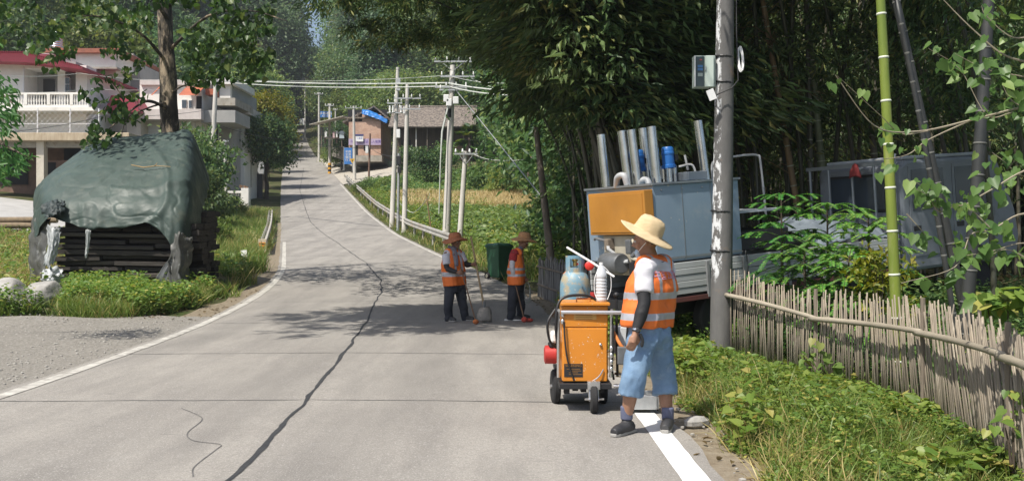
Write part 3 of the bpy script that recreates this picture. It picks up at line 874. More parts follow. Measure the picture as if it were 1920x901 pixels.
# dry and bright ones that stand out
mring = mat("node_dim", (.16, .16, .145), (.10, .10, .09), scale=9, rough=.7)
def solo_bamboo(label, px0, py0, px1, py1, d, r, cm, nodes=.3, zb=None, d1=None, branches=0, ringm=None, lm=None):
    d1 = d1 or d
    a, b = W(px0, py0, d), W(px1, py1, d1)
    t = b - a
    if zb is None: zb = Hf(a.x, a.y) - .1
    s0 = a + t * ((zb - a.z) / t.z)
    top = b + t.normalized() * 1.2
    root = thing("bamboo", label, "bamboo", s0, group=None)
    mb = MB(); rg = MB(); L = (top - s0).length; n = int(L / nodes)
    bend = Vector((rnd.uniform(-.06, .06), 0, 0))
    pt = lambda u: (top - s0) * u + bend * math.sin(math.pi * u)
    pts, rad = [], []
    for i in range(n + 1):
        u = i / n
        pts.append(pt(u)); rad.append(r * (1 - .25 * u))
        q = pt(u)
        ax = (top - s0).normalized() * .008
        rg.tube([q - ax * 1.6, q - ax * .6, q + ax * .6, q + ax * 1.6], [r * (1 - .25 * u) * .98, r * (1 - .25 * u) * 1.10, r * (1 - .25 * u) * 1.10, r * (1 - .25 * u) * .98], 12, cap=False)
    mb.tube(pts, rad, 12)
    mb.mi = 1; mb.add(rg.v, rg.f)
    mb.build("culm", [cm, ringm or mnode], root, smooth='all', recalc=False)
    if branches:
        br = MB(); pos, dr = [], []
        for k in range(branches):
            u = rnd.uniform(.35, .98); p = pt(u); an = rnd.uniform(0, 6.28); ln = rnd.uniform(.4, 1.2)
            q = p + Vector((math.cos(an) * ln, math.sin(an) * ln * .6, rnd.uniform(-.1, .5) * ln))
            m = p.lerp(q, .5) + Vector((0, 0, .1)); br.tube([p, m, q], [.007, .005, .002], 4, cap=False)
            for j in range(14):
                w = rnd.uniform(.3, 1.05); pos.append(tuple(p.lerp(q, w) + Vector((rnd.gauss(0, .05), rnd.gauss(0, .05), rnd.gauss(0, .05)))))
                dr.append((math.cos(an) + rnd.gauss(0, .5), math.sin(an) + rnd.gauss(0, .5), -.9 + rnd.gauss(0, .4)))
        br.build("branch", cm, root, recalc=False)
        pos, dr = np.array(pos), np.array(dr)
        leaf_object("leaves", [(leaf_arrays(pos, dr, np.random.RandomState(1).normal(size=dr.shape), .13, .022, 'dia'), 0)], lm or L_bdry, root)
    return root
solo_bamboo("single bright yellow green bamboo culm with white rings in front of the truck cab", 1678, 560, 1650, 0, 9.9, .058, mculm_new, .42, ringm=mat("node_white", (.7, .72, .6), rough=.6))
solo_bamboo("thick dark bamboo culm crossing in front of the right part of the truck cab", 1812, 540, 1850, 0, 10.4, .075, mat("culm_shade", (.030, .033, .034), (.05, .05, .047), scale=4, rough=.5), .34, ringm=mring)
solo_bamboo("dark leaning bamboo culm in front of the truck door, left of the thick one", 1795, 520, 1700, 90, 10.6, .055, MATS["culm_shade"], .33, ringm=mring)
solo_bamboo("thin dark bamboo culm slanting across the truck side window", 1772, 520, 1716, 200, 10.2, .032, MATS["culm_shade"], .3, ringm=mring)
solo_bamboo("dry tan bamboo culm with dead brown leaves leaning left of the bright green one", 1487, 340, 1440, 60, 17.6, .062, mculm_dry, .36, branches=22)
solo_bamboo("pale grey bamboo culm standing just left of the truck cab", 1516, 380, 1510, 40, 17.8, .055, mculm_old, .36, branches=8)
solo_bamboo("pale olive bamboo culm leaning behind the rack of the truck cab", 1546, 330, 1524, 120, 17.9, .075, mat("culm_palegreen", (.19, .21, .12), (.13, .15, .08), scale=4, rough=.5), .36)
solo_bamboo("brown bamboo culm rising behind the truck rack right of the pale olive one", 1640, 300, 1618, 60, 18.4, .07, mat("culm_brown", (.13, .11, .08), (.2, .18, .14), scale=4, rough=.6), .34, branches=12)
# ------------------------------------------------------------------ ground cover
def blades(rs, x, y, hgt, wid, zoff=0.0, lean=.35, m=0, tuft=1, spread=.04):
    n = len(x)
    if tuft > 1:
        x = np.repeat(x, tuft) + rs.normal(size=n * tuft) * spread; y = np.repeat(y, tuft) + rs.normal(size=n * tuft) * spread
        hgt = np.repeat(hgt, tuft); n = n * tuft
    z = H(x, y) - .02 + zoff
    hgt = hgt * (.55 + .8 * rs.rand(n))
    d = np.stack([rs.normal(size=n) * lean, rs.normal(size=n) * lean, np.ones(n)], 1)
    nr = np.stack([rs.normal(size=n), rs.normal(size=n), np.full(n, .2)], 1)
    return leaf_arrays(np.stack([x, y, z], 1), d, nr, hgt, wid * (.7 + .6 * rs.rand(n)), 'blade'), m

def weeds(rs, x, y, hgt, leaf, asp=.6, shape='oval', per=14, m=0):
    """small leafy plants: leaves up a short stem"""
    n = len(x); i = np.repeat(np.arange(n), per); N = len(i)
    t = rs.rand(N) ** .7
    hh = hgt[i] if hasattr(hgt, '__len__') else np.full(N, hgt)
    a = rs.rand(N) * 6.28; r = hh * .30 * (1.15 - t) * (.4 + .9 * rs.rand(N)) + .02
    base = np.stack([x, y, H(x, y)], 1)[i]
    pos = base + np.stack([np.cos(a) * r, np.sin(a) * r, hh * t], 1)
    dr = np.stack([np.cos(a), np.sin(a), .25 - .6 * rs.rand(N)], 1) + rs.normal(size=(N, 3)) * .3
    nr = np.stack([rs.normal(size=N) * .4, rs.normal(size=N) * .4 - .15, np.ones(N)], 1)
    L = leaf * (.55 + .9 * rs.rand(N))
    return leaf_arrays(pos, dr, nr, L, L * asp, shape), m

def sample(rs, n, x0, x1, y0, y1, ok):
    x = rs.uniform(x0, x1, n * 4); y = rs.uniform(y0, y1, n * 4)
    k = ok(x, y); x, y = x[k][:n], y[k][:n]
    return x, y
def patchy(x, y, sc, th): return vnoise(x * sc + 3, y * sc) + .5 * vnoise(x * sc * 2.7, y * sc * 2.7 + 5) > th
def uu(x, y): return 960 + FPX * x / y

# fence line on the right (needed for the verge)
FX = np.array([2.86, 3.10, 3.36, 3.60, 3.73, 3.72, 3.58, 3.36, 2.92]); FY = np.array([12.5, 11.8, 10.9, 9.9, 9.1, 8.4, 7.4, 6.4, 4.8])
def fence_x(y): return np.interp(y, FY[::-1], FX[::-1])

def near_fence(x, y): return .38 + .62 * sstep(fence_x(y) - x, .15, 1.5)
rs = np.random.RandomState(100)
vis = lambda x, y: (uu(x, y) < 1990)
# right verge: mixed weeds and grass from the road edge to the fence
ok = lambda x, y: (x > XR(y) + .30 + .35 * vnoise(y * 1.7, 9)) & (x < fence_x(y) + .35) & vis(x, y)
parts = []
x, y = sample(rs, 11500, 1.2, 5, 4.6, 15.5, ok)
e = sstep(x - XR(y), .2, 1.3)
kk = patchy(x, y, .7, -.25); x, y, e = x[kk], y[kk], e[kk]
parts.append(weeds(rs, x, y, (.08 + .30 * e * (.3 + 1.1 * rs.rand(len(x)) ** 1.5)) * near_fence(x, y), .045, .55, 'oval', 13, 0))
x, y = sample(rs, 1300, 1.2, 5, 4.6, 15.5, lambda x, y: ok(x, y) & patchy(x, y, 1.1, .15))
parts.append(weeds(rs, x, y, (.25 + .30 * rs.rand(len(x))) * near_fence(x, y), .085, .7, 'heart', 9, 2))
x, y = sample(rs, 7500, 1.2, 5, 4.6, 15.5, ok)
parts.append(blades(rs, x, y, (.18 + .28 * sstep(x - XR(y), .2, 1.2)) * near_fence(x, y), .009, lean=.6, m=3, tuft=3))
x, y = sample(rs, 1900, 1.2, 5, 4.6, 15.5, lambda x, y: ok(x, y) & (patchy(x, y, .9, .0) | (x < XR(y) + .75)))
parts.append(blades(rs, x, y, .30 * near_fence(x, y), .008, lean=.6, m=1, tuft=4))
o = leaf_object("verge_weeds", parts, [L_weed, L_straw, leafmat("leaf_weed_broad", (.10, .19, .03), (.24, .31, .07), (.38, .34, .10), objvar=.02), L_grass])
tag(o, "tangle of green weeds and grass between road edge and bamboo fence", "weeds", kind="stuff")

# weeds around the utility pole foot and in the shade behind
parts = []
x, y = sample(rs, 2600, 1.0, 4.2, 13.2, 20, lambda x, y: (x > XR(y) + .35) & (x < XR(y) + 3.0))
parts.append(weeds(rs, x, y, .12 + .4 * rs.rand(len(x)), .06, .6, 'oval', 12, 0))
parts.append(blades(rs, x, y, np.full(len(x), .35), .012, lean=.5, m=0, tuft=3))
x, y = sample(rs, 2500, 3.0, 9, 8, 17, lambda x, y: (x > fence_x(np.clip(y, 4.8, 12.5)) + .3) & (uu(x, y) < 2000))
parts.append(weeds(rs, x, y, .15 + .4 * rs.rand(len(x)), .08, .6, 'oval', 12, 1))
o = leaf_object("undergrowth", parts, [L_weed, L_mid]); tag(o, "low shaded undergrowth round the pole foot and behind the fence", "undergrowth", kind="stuff")
# litter of leaves under the grove
x, y = sample(rs, 9000, 1.5, 16, 15, 34, lambda x, y: (x > XR(y) + 1.2))
pz = np.stack([x, y, H(x, y) + .02 + .05 * rs.rand(len(x))], 1)
o = leaf_object("fallen_leaves", [(leaf_arrays(pz, rs.normal(size=pz.shape) * [1, 1, .2], np.array([0, 0, 1]) + rs.normal(size=pz.shape) * .3, .14, .025, 'dia'), 0)], L_bdry)
tag(o, "dry bamboo leaf litter on the ground under the grove", "leaf litter", kind="stuff")

# left: grass patch in front of and beside the wood stack
def XS(y): return XL(y)
ok = lambda x, y: (x < np.interp(y, [16.6, 17.6, 18.6, 20, 22, 24], [-9.2, -7.2, -6.75, -6.6, -6.85, -7.1]) + .35 * vnoise(y * 2, x)) & (y > np.interp(x, [-14, -10, -7, -6], [16.6, 17.2, 17.6, 18.2]) + .5 * vnoise(x * 1.3, 4)) & (uu(x, y) > -60) & ~((uu(x, y) < 122) & (y > 17.7))
parts = []
x, y = sample(rs, 5200, -13, -6, 16, 22.6, ok)
parts.append(blades(rs, x, y, np.full(len(x), .36), .013, lean=.5, m=0, tuft=5, spread=.06))
x, y = sample(rs, 3000, -13, -6, 16, 22.6, lambda x, y: ok(x, y) & patchy(x, y, .8, -.05))
parts.append(weeds(rs, x, y, .15 + .45 * rs.rand(len(x)), .075, .62, 'oval', 13, 2))
x, y = sample(rs, 1600, -13, -6, 16, 22.6, lambda x, y: ok(x, y) & patchy(x, y, .9, .2))
parts.append(blades(rs, x, y, np.full(len(x), .42), .010, lean=.55, m=1, tuft=4))
o = leaf_object("front_grass", parts, [L_grass, L_straw, L_weed]); tag(o, "green grass and weeds growing in front of the tarp covered wood stack", "grass", kind="stuff")
parts = []
ok = lambda x, y: (x < XL(y) - .55 - .5 * vnoise(y * .9, 3)) & (x > XL(y) - 7.5) & ((y > 28.6) | (x > -7.35)) & (uu(x, y) > 345)
x, y = sample(rs, 8000, -28, -6, 22, 66, ok)
parts.append(blades(rs, x, y, .35 + .25 * sstep(y, 24, 34), .022, lean=.42, m=0, tuft=4, spread=.09))
x, y = sample(rs, 4200, -28, -6, 24, 66, lambda x, y: ok(x, y) & patchy(x, y, .3, -.02))
parts.append(blades(rs, x, y, np.full(len(x), .60), .020, lean=.4, m=1, tuft=3, spread=.09))
x, y = sample(rs, 1200, -28, -6, 22, 66, lambda x, y: ok(x, y) & patchy(x, y, .4, .1))
parts.append(weeds(rs, x, y, .2 + .4 * rs.rand(len(x)), .14, .6, 'oval', 12, 2))
o = leaf_object("roadside_grass", parts, [L_grass, L_straw, L_weed]); tag(o, "tall green and straw coloured roadside grass right of the wood stack", "grass", kind="stuff")
# left yard behind the stack
parts = []
ok = lambda x, y: (uu(x, y) > -80) & (uu(x, y) < 150) & (x < -10.5)
x, y = sample(rs, 5000, -24, -9, 20, 42, ok)
parts.append(blades(rs, x, y, np.full(len(x), .45), .022, lean=.5, m=1, tuft=3, spread=.09))
x, y = sample(rs, 2600, -24, -9, 20, 42, ok)
parts.append(blades(rs, x, y, np.full(len(x), .35), .022, lean=.5, m=0, tuft=3, spread=.09))
parts.append(weeds(rs, x[:900], y[:900], .2 + .4 * rs.rand(900), .12, .6, 'oval', 11, 2))
o = leaf_object("yard_grass", parts, [L_grass, L_straw, L_weed]); tag(o, "dry straw and green grass at the left edge beyond the boulders", "grass", kind="stuff")

# right: bank behind the guardrail, vine patch, field edge
parts = []
ok = lambda x, y: (x > XR(y) + .25) & (x < XR(y) + 9) & (uu(x, y) < 1085)
x, y = sample(rs, 8500, -15, 2, 27, 92, ok)
parts.append(blades(rs, x, y, .28 + .3 * sstep(x - XR(y), .5, 2), .024, lean=.45, m=0, tuft=4, spread=.1))
x, y = sample(rs, 2600, -15, 2, 27, 92, lambda x, y: ok(x, y) & (x > XR(y) + 1.3))
parts.append(weeds(rs, x, y, .3 + .6 * rs.rand(len(x)), .15, .55, 'oval', 13, 2))
x, y = sample(rs, 2200, -15, 2, 27, 92, lambda x, y: ok(x, y) & patchy(x, y, .35, .02))
parts.append(blades(rs, x, y, np.full(len(x), .5), .020, lean=.5, m=1, tuft=3, spread=.1))
o = leaf_object("bank_grass", parts, [L_grass, L_straw, L_weed]); tag(o, "green grass and weeds on the bank behind the guardrail", "grass", kind="stuff")
parts = []
ok = lambda x, y: (x > XR(y) + 2.2) & (uu(x, y) > 790) & (uu(x, y) < 1100)
x, y = sample(rs, 3600, -6, 5, 34, 67, ok)
parts.append(weeds(rs, x, y, .35 + .35 * rs.rand(len(x)), .24, .85, 'heart', 8, 0))
x, y = sample(rs, 3000, -8, 6, 62, 72, ok)
parts.append(blades(rs, x, y, np.full(len(x), .6), .03, lean=.4, m=1, tuft=4, spread=.12))
o = leaf_object("squash_vines", parts, [leafmat("leaf_squash", (.12, .19, .06), (.20, .28, .10), (.32, .38, .18), objvar=.02), L_grass]); tag(o, "patch of broad leaved squash vines before the ripe field", "vines", kind="stuff")
parts = []
ok = lambda x, y: (x > XR(y) + 3.0) & (uu(x, y) < 1060) & (y > 68.5 + .8 * vnoise(x * .7, 2)) & (y < 81 + .8 * vnoise(x * .6, 5))
x, y = sample(rs, 9000, -12, 6, 67, 83, ok)
parts.append(blades(rs, x, y, np.full(len(x), .75), .045, lean=.3, m=0, tuft=4, spread=.14))
o = leaf_object("rice_field", parts, [L_rice]); tag(o, "strip of ripe golden rice across the valley field", "rice", kind="stuff")
parts = []
ok = lambda x, y: (x > XR(y) + 2.5) & (uu(x, y) < 1080)
x, y = sample(rs, 3500, -17, 7, 82, 98, ok)
parts.append(weeds(rs, x, y, .4 + .7 * rs.rand(len(x)), .24, .55, 'oval', 12, 0))
parts.append(blades(rs, x, y, np.full(len(x), .6), .04, lean=.4, m=1, tuft=3, spread=.15))
o = leaf_object("garden_greens", parts, [L_mid, L_grass]); tag(o, "green garden plots below the old farmhouse", "garden plants", kind="stuff")
# hillside undergrowth
parts = []
x, y = sample(rs, 12000, -85, 60, 86, 190, lambda x, y: ((x < XL(y) - 7) | ((x > XR(y) + 7) & (y > 122))) & (uu(x, y) > -150) & (uu(x, y) < 1350))
parts.append(weeds(rs, x, y, 1.0 + 1.5 * rs.rand(len(x)), .75, .6, 'dia', 6, 0))
x, y = sample(rs, 2500, -60, -20, 130, 235, lambda x, y: ((x < XL(y) - .8) | (x > XR(y) + .8)) & (np.abs(x - XL(y)) < 12))
parts.append(blades(rs, x, y, np.full(len(x), .9), .08, lean=.4, m=1, tuft=3, spread=.3))
o = leaf_object("hillside_undergrowth", parts, [L_dark, L_grass]); tag(o, "undergrowth filling the slope between the hillside trees", "undergrowth", kind="stuff")

# dry leaf litter and small stones along the edges
def stones(name, rs, x, y, smin, smax, m, label):
    mb = MB()
    for i in range(len(x)):
        s = smin + (smax - smin) * rs.rand() ** 3
        z = max(Hf(x[i], y[i]), Zr(y[i]) - .02)
        mb.ball((x[i], y[i], z + s * .2 + .02), s, 5, (1, .7 + .4 * rs.rand(), .55), RZ(rs.rand() * 6))
    tag(mb.build(name, m, recalc=False), label, "gravel", kind="stuff")
mstone = mat("stone_grey", (.42, .40, .36), (.28, .265, .24), scale=9, rough=.9)
x, y = sample(rs, 1500, -13, -4.9, 8, 17.5, lambda x, y: (x < XL(y) - .05) & (uu(x, y) > -40))
stones("gravel", rs, x, y, .006, .03, mstone, "loose grey stones on the gravel lay-by at the left")
x, y = sample(rs, 260, 1.2, 2.4, 5, 14, lambda x, y: (x > XR(y) - .05) & (x < XR(y) + .7))
stones("edge_rubble", rs, x, y, .008, .035, mstone, "small rubble along the right road edge by the weeds")
x, y = sample(rs, 1500, -13, 3, 5, 24, lambda x, y: ((x < XL(y) + .1) & (x > XL(y) - 2.6) & (y > 17.2)) | ((x > XR(y) - .1) & (x < XR(y) + .8)))
pz = np.stack([x, y, np.maximum(H(x, y), ZR(y) - .03) + .03 + .02 * rs.rand(len(x))], 1)
o = leaf_object("dry_leaves", [(leaf_arrays(pz, rs.normal(size=pz.shape) * [1, 1, .25], np.array([0, 0, 1]) + rs.normal(size=pz.shape) * .35, .07 * (.5 + rs.rand(len(x))), .035, 'oval'), 0)], L_bdry)
tag(o, "dry brown leaves scattered along both road edges", "leaf litter", kind="stuff")
# ------------------------------------------------------------------ houses on the left
mwhite = mat("plaster_white", (.80, .785, .74), (.72, .70, .66), scale=1.1, rough=.85, c3=(.50, .48, .44), c3scale=.9, c3lo=.60, c3hi=.78)
mcream = mat("plaster_cream", (.58, .53, .44), (.48, .43, .35), scale=.8, rough=.9, c3=(.36, .32, .26), c3scale=.7, c3lo=.58, c3hi=.75)
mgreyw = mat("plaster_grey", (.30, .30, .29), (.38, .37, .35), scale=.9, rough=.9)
mpink = mat("tile_pinkwhite", (.62, .56, .53), (.54, .48, .45), scale=2, rough=.6)
mredroof = mat("roof_red_metal", (.36, .045, .075), (.27, .035, .055), scale=1.4, rough=.55)
mbrownroof = mat("roof_red_brown", (.33, .12, .07), (.24, .09, .06), scale=2, rough=.8)
morange = mat("awning_orange", (.42, .12, .055), (.34, .095, .05), scale=2, rough=.7)
mconc = mat("concrete_wall", (.40, .37, .32), (.28, .26, .22), scale=1.6, rough=.9, c3=(.20, .16, .11), c3scale=2.2, c3lo=.55, c3hi=.68, bump=.3, bscale=15)
mslab = mat("slab_stained", (.50, .42, .30), (.36, .28, .19), scale=2.4, rough=.9, stretch=(3, 1, .6))
mbrick_d = mat("brick_dull", (.24, .15, .11), (.17, .11, .08), scale=3, rough=.95, bump=.5, bscale=20)
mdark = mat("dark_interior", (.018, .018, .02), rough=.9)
mglass = mat("window_glass", (.05, .065, .085), rough=.12, spec=.6)
mframe = mat("window_frame_white", (.72, .72, .72), rough=.5)
msteel = mat("stainless", (.78, .79, .80), (.62, .63, .65), scale=5, rough=.22, metal=1.0)

def blk(mb, px0, px1, py0, py1, d, depth):
    """box whose front is at distance d and covers those photo columns and rows there"""
    a, b = W(px0, py1, d), W(px1, py0, d)
    mb.box(((a.x + b.x) / 2, d + depth / 2, (a.z + b.z) / 2), (b.x - a.x, depth, b.z - a.z))
    return mb
def one(name, m, parent, *b, bevel=0, **k):
    mb = MB()
    for q in b: blk(mb, *q)
    return mb.build(name, m, parent, bevel=bevel, **k)
def at_root(root, *objs):
    pass
def thing0(name, label, cat, group=None): return thing(name, label, cat, (0, 0, 0), 0, group)

# low garage block with terrace
g = thing0("garage_building", "low concrete garage block with stained slab roof and dark brick bays at left edge", "building")
one("wall", mbrick_d, g, (-70, 240, 262, 410, 61.5, .3))
one("roof_slab", mslab, g, (-75, 242, 248, 263, 57.6, 6.5), bevel=.03)
for px in (-20, 75, 165, 228):
    one("pillar", mcream, g, (px - 7, px + 7, 263, 410, 58.0, .5))
one("beam", mconc, g, (-70, 236, 263, 276, 58.25, .3))
for a, b in ((-5, 52), (120, 152), (178, 215)):
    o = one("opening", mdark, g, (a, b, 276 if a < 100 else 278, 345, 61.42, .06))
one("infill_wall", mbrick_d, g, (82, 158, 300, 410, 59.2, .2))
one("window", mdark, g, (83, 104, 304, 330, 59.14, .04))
# net fence on the terrace
nf = thing0("net_fence", "see through net fence on posts along the garage terrace", "fence")
mnet = mat("net_wire", (.55, .53, .55), rough=.7)
mb = MB()
for i in range(48):
    x0 = W(-60, 0, 58.2).x + i * .32
    z0, z1 = W(0, 248, 58.2).z, W(0, 206, 58.2).z
    if x0 + 1.2 > W(185, 0, 58.2).x: break
    mb.tube([(x0, 58.2, z0), (x0 + 1.3, 58.2, z1)], .008, 3, cap=False); mb.tube([(x0 + 1.3, 58.23, z0), (x0, 58.23, z1)], .008, 3, cap=False)
mb.build("netting", mnet, nf, recalc=False)
for px in (-20, 70, 131, 185):
    one("post", mframe, nf, (px - .9, px + .9, 203, 248, 58.25, .06))
one("rail", mframe, nf, (-60, 186, 231, 232.2, 58.3, .04)); 

# house A
a = thing0("white_house", "white two storey house with red metal roof and baluster balcony at the far left", "house")
one("wall", mwhite, a, (-80, 162, 205, 420, 66.6, 8))
one("upper_wall", mwhite, a, (-80, 46, 112, 205, 66.4, 9), (142, 163, 130, 205, 67.2, 8))
one("porch_wall", mgreyw, a, (46, 142, 115, 205, 68.2, 6))
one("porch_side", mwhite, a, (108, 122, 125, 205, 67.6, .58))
one("ceiling_slab", mwhite, a, (46, 162, 122, 128, 66.5, 1.6))
for q in ((51, 63, 131, 171), (121, 131, 144, 176)):
    w = one("window", mframe, a, (q[0], q[1], q[2], q[3], 68.1 if q[0] < 100 else 67.5, .08))
    mx = (q[0] + q[1]) / 2; my = q[2] + (q[3] - q[2]) * .42; dd = 68.04 if q[0] < 100 else 67.44
    one("pane", mglass, w, (q[0] + 1.2, mx - .5, q[2] + 1.2, my - .6, dd, .05), (mx + .5, q[1] - 1.2, q[2] + 1.2, my - .6, dd, .05), (q[0] + 1.2, mx - .5, my + .6, q[3] - 1.2, dd, .05), (mx + .5, q[1] - 1.2, my + .6, q[3] - 1.2, dd, .05))
one("door", mat("door_dark", (.03, .028, .028), rough=.5), a, (81, 102, 148, 205, 68.1, .08))
one("downpipe", mframe, a, (42.5, 44.5, 128, 205, 66.3, .08))
one("balcony_floor", mwhite, a, (-80, 178, 200, 207, 65.0, 2.0))
one("balcony_rail", mwhite, a, (-80, 166, 172.5, 176.5, 65.1, .22), (-80, 166, 196, 200, 65.1, .22))
mbal = MB()
zb0, zb1 = W(0, 196, 65.2).z, W(0, 176.5, 65.2).z; hh = zb1 - zb0
px = -78
while px < 166:
    c = W(px, 0, 65.2)
    if (px + 80) % 42 < 5.2:
        blk(mbal, px - 1.5, px + 4.5, 176.5, 196, 65.08, .26); px += 8; continue
    mbal.lathe([(.055, zb0), (.055, zb0 + .06), (.035, zb0 + .1), (.075, zb0 + hh * .4), (.03, zb0 + hh * .72), (.055, zb0 + hh * .86), (.055, zb1)], 6, (c.x, 65.2, 0))
    px += 5.0
o = mbal.build("balusters", mwhite, a, smooth=True); o["kind"] = "stuff"
p0, p1, p2, p3 = W(-90, 98, 65.2), W(48, 99, 65.2), W(164, 129, 66.0), W(164, 133.5, 66.0)
q1, q0 = W(48, 116, 65.2), W(-90, 112, 65.2)
mb = MB()
mb.prism([(p0.x, p0.z), (p1.x, p1.z), (p2.x, p2.z), (p3.x, p3.z), (q1.x, q1.z), (q0.x, q0.z)], 65.2, 75.5)
n = 60
for i in range(n):
    t = i / n; x = p0.x + (p2.x - p0.x) * t
    zt = float(np.interp(x, [p0.x, p1.x, p2.x], [p0.z, p1.z, p2.z]))
    mb.box((x, 70, zt + .02), (.05, 10.4, .05))
mb.build("roof", mredroof, a)

# house B
b = thing0("cream_house", "cream house with flat red brown roof edge behind the white house", "house")
one("wall", mcream, b, (150, 217, 126, 420, 72.2, 9))
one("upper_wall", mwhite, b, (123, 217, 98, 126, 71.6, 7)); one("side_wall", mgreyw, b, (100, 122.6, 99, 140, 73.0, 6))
one("roof_edge", mbrownroof, b, (82, 222, 90, 98, 71.1, 9))
one("cornice", mconc, b, (150, 219, 125, 128.5, 71.4, .9))
one("rear_block", mgreyw, b, (218, 262, 118, 420, 75, 7), (218, 250, 100, 118, 75.4, 5))
w = one("window", mframe, b, (226, 246, 170, 188, 74.92, .07)); one("pane", mglass, w, (227.5, 235.4, 171.5, 186.5, 74.87, .04), (236.6, 244.5, 171.5, 186.5, 74.87, .04))
w = one("window", mframe, b, (180, 196, 150, 172, 72.1, .09)); one("pane", mglass, w, (181.5, 187.4, 151.5, 170.5, 72.05, .04), (188.6, 194.5, 151.5, 170.5, 72.05, .04))
pr = MB(); r0, r1 = W(206, 213, 70), W(270, 213, 70)
pr.prism([(r0.x, r0.z), (r1.x, r1.z), (r1.x - .05, r1.z + .28), (r0.x + 1.9, r0.z + 1.15), (r0.x + .5, r0.z + 1.2)], 69.0, 72.15)
pr.build("porch_roof", mredroof, b)
one("porch_block", mcream, b, (238, 264, 213.5, 420, 70, 2)); 
# water tank stands on its roof
t = thing("water_tank", "shiny stainless steel water tank on the roof of the cream house", "water tank", (W(103.5, 90, 73).x, 73.2, W(0, 90, 73).z))
mb = MB(); hh = 31 / (FPX / 73)
prof = [(.46, 0)]
for i in range(7): prof += [(.46, .08 + i * .15), (.49, .12 + i * .15), (.46, .16 + i * .15)]
prof += [(.46, hh - .22), (.33, hh - .08), (.16, hh - .03), (.14, hh + .02), (0, hh + .03)]
mb.lathe(prof, 20); mb.build("tank_body", msteel, t, smooth=True)
mb = MB(); mb.tube([(.47, -.1, .1), (.62, -.1, .1), (.62, -.1, -.2)], .025, 6); mb.build("pipe", msteel, t, smooth=True)
t = thing("roof_dish", "pale flat solar water dish lying on the red roof edge", "dish", (W(98, 108, 72).x, 71.4, W(0, 111, 72).z))
mb = MB(); mb.lathe([(.1, 0), (.55, .12), (.62, .2), (.5, .24), (0, .3)], 16); mb.build("dish_body", mframe, t, smooth=True)

# house C
c = thing0("balcony_house", "pale house with orange awnings and wrap round balcony behind the tall tree", "house")
one("wall", mwhite, c, (262, 378, 158, 420, 71.5, 9))
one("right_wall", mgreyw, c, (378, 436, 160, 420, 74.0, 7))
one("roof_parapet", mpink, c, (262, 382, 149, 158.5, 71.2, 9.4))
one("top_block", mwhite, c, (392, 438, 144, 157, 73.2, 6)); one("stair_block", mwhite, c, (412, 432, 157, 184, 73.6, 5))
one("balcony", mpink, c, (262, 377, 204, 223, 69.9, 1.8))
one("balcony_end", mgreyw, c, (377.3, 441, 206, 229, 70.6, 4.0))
one("floor_slab", mconc, c, (402, 441, 183, 197, 71.8, 5)); one("far_slab", mpink, c, (430, 466, 200, 213, 75.5, 5))
one("far_wall", mwhite, c, (440, 458, 213.2, 420, 76.2, 4))
for q in ((283, 301), (335, 383)):
    mb = MB(); a0, a1 = W(q[0], 178, 69.6), W(q[1], 161, 71.2)
    mb.prism([(0, 0), (.03, .03), (1.7, a1.z - a0.z), (1.72, a1.z - a0.z - .08)], a0.x, a1.x, Matrix(((0, 1, 0), (1, 0, 0), (0, 0, 1))))
    o = mb.build("awning", morange, c); o.location = (0, 69.6, a0.z)
one("awning_box", morange, c, (385, 401, 166, 177, 71.6, 1.2))
for q in ((353, 360, 187, 203), (340, 350, 186, 203), (368, 396, 180, 203)):
    if q[0] < 365:
        w = one("window", mframe, c, (q[0], q[1], q[2], q[3], 71.4, .08)); one("pane", mglass, w, (q[0] + 1, q[1] - 1, q[2] + 1, q[3] - 1, 71.35, .04))
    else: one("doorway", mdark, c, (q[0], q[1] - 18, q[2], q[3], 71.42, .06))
w = one("window", mframe, c, (388, 410, 232, 268, 73.92, .08)); one("pane", mglass, w, (389.5, 398.4, 233.5, 266.5, 73.86, .04), (399.6, 408.5, 233.5, 266.5, 73.86, .04))
w = one("window", mframe, c, (416, 431, 205, 218, 73.92, .08)); one("pane", mglass, w, (417, 430, 206, 217, 73.86, .04))
one("garage_door", mat("shutter_white", (.72, .72, .70), (.6, .6, .58), scale=2, rough=.6, stretch=(.1, .1, 6)), c, (270, 300, 226, 280, 71.4, .08))
one("garage_door", MATS["shutter_white"], c, (336, 366, 226, 280, 71.4, .08))
# yard
mb = MB(); rows = []
for y in np.linspace(42, 57.4, 14):
    rows.append([(x, y, Hf(x, y) + .06) for x in np.linspace(-33, -17.5, 12)])
mb.grid(rows); tag(mb.build("yard", mat("yard_concrete", (.42, .41, .39), (.34, .33, .31), scale=1.2, rough=.9), recalc=False), kind="structure")
mlog = mat("log_bark", (.24, .18, .11), (.16, .12, .08), scale=7, rough=.9); mlogend = mat("log_end", (.42, .32, .19), rough=.9)
for i, (dx, dz, lab, ln) in enumerate(((0, .12, "short pale log at the bottom of the pile in the left yard", 2.2), (.15, .36, "long peeled log on the top of the pile in the left yard", 2.6), (-.1, .24, "dark log in the middle of the pile in the left yard", 2.4))):
    p = W(20, 380, 41)
    l = thing("log", lab, "log", (p.x - .8 + dx, 41 + i * .22, Hf(p.x, 41) + dz + .35), -.06, "logs in the left yard")
    mb = MB(); mb.tube([(0, 0, 0), (ln * .5, 0, .02), (ln, 0, 0)], [.14, .13, .12], 10); mb.build("stem", mlog, l, smooth=True)
    mb = MB(); mb.lathe([(.118, 0), (.118, .012)], 10, (ln, 0, 0), RY(R(90))); mb.build("cut_end", mlogend, l)

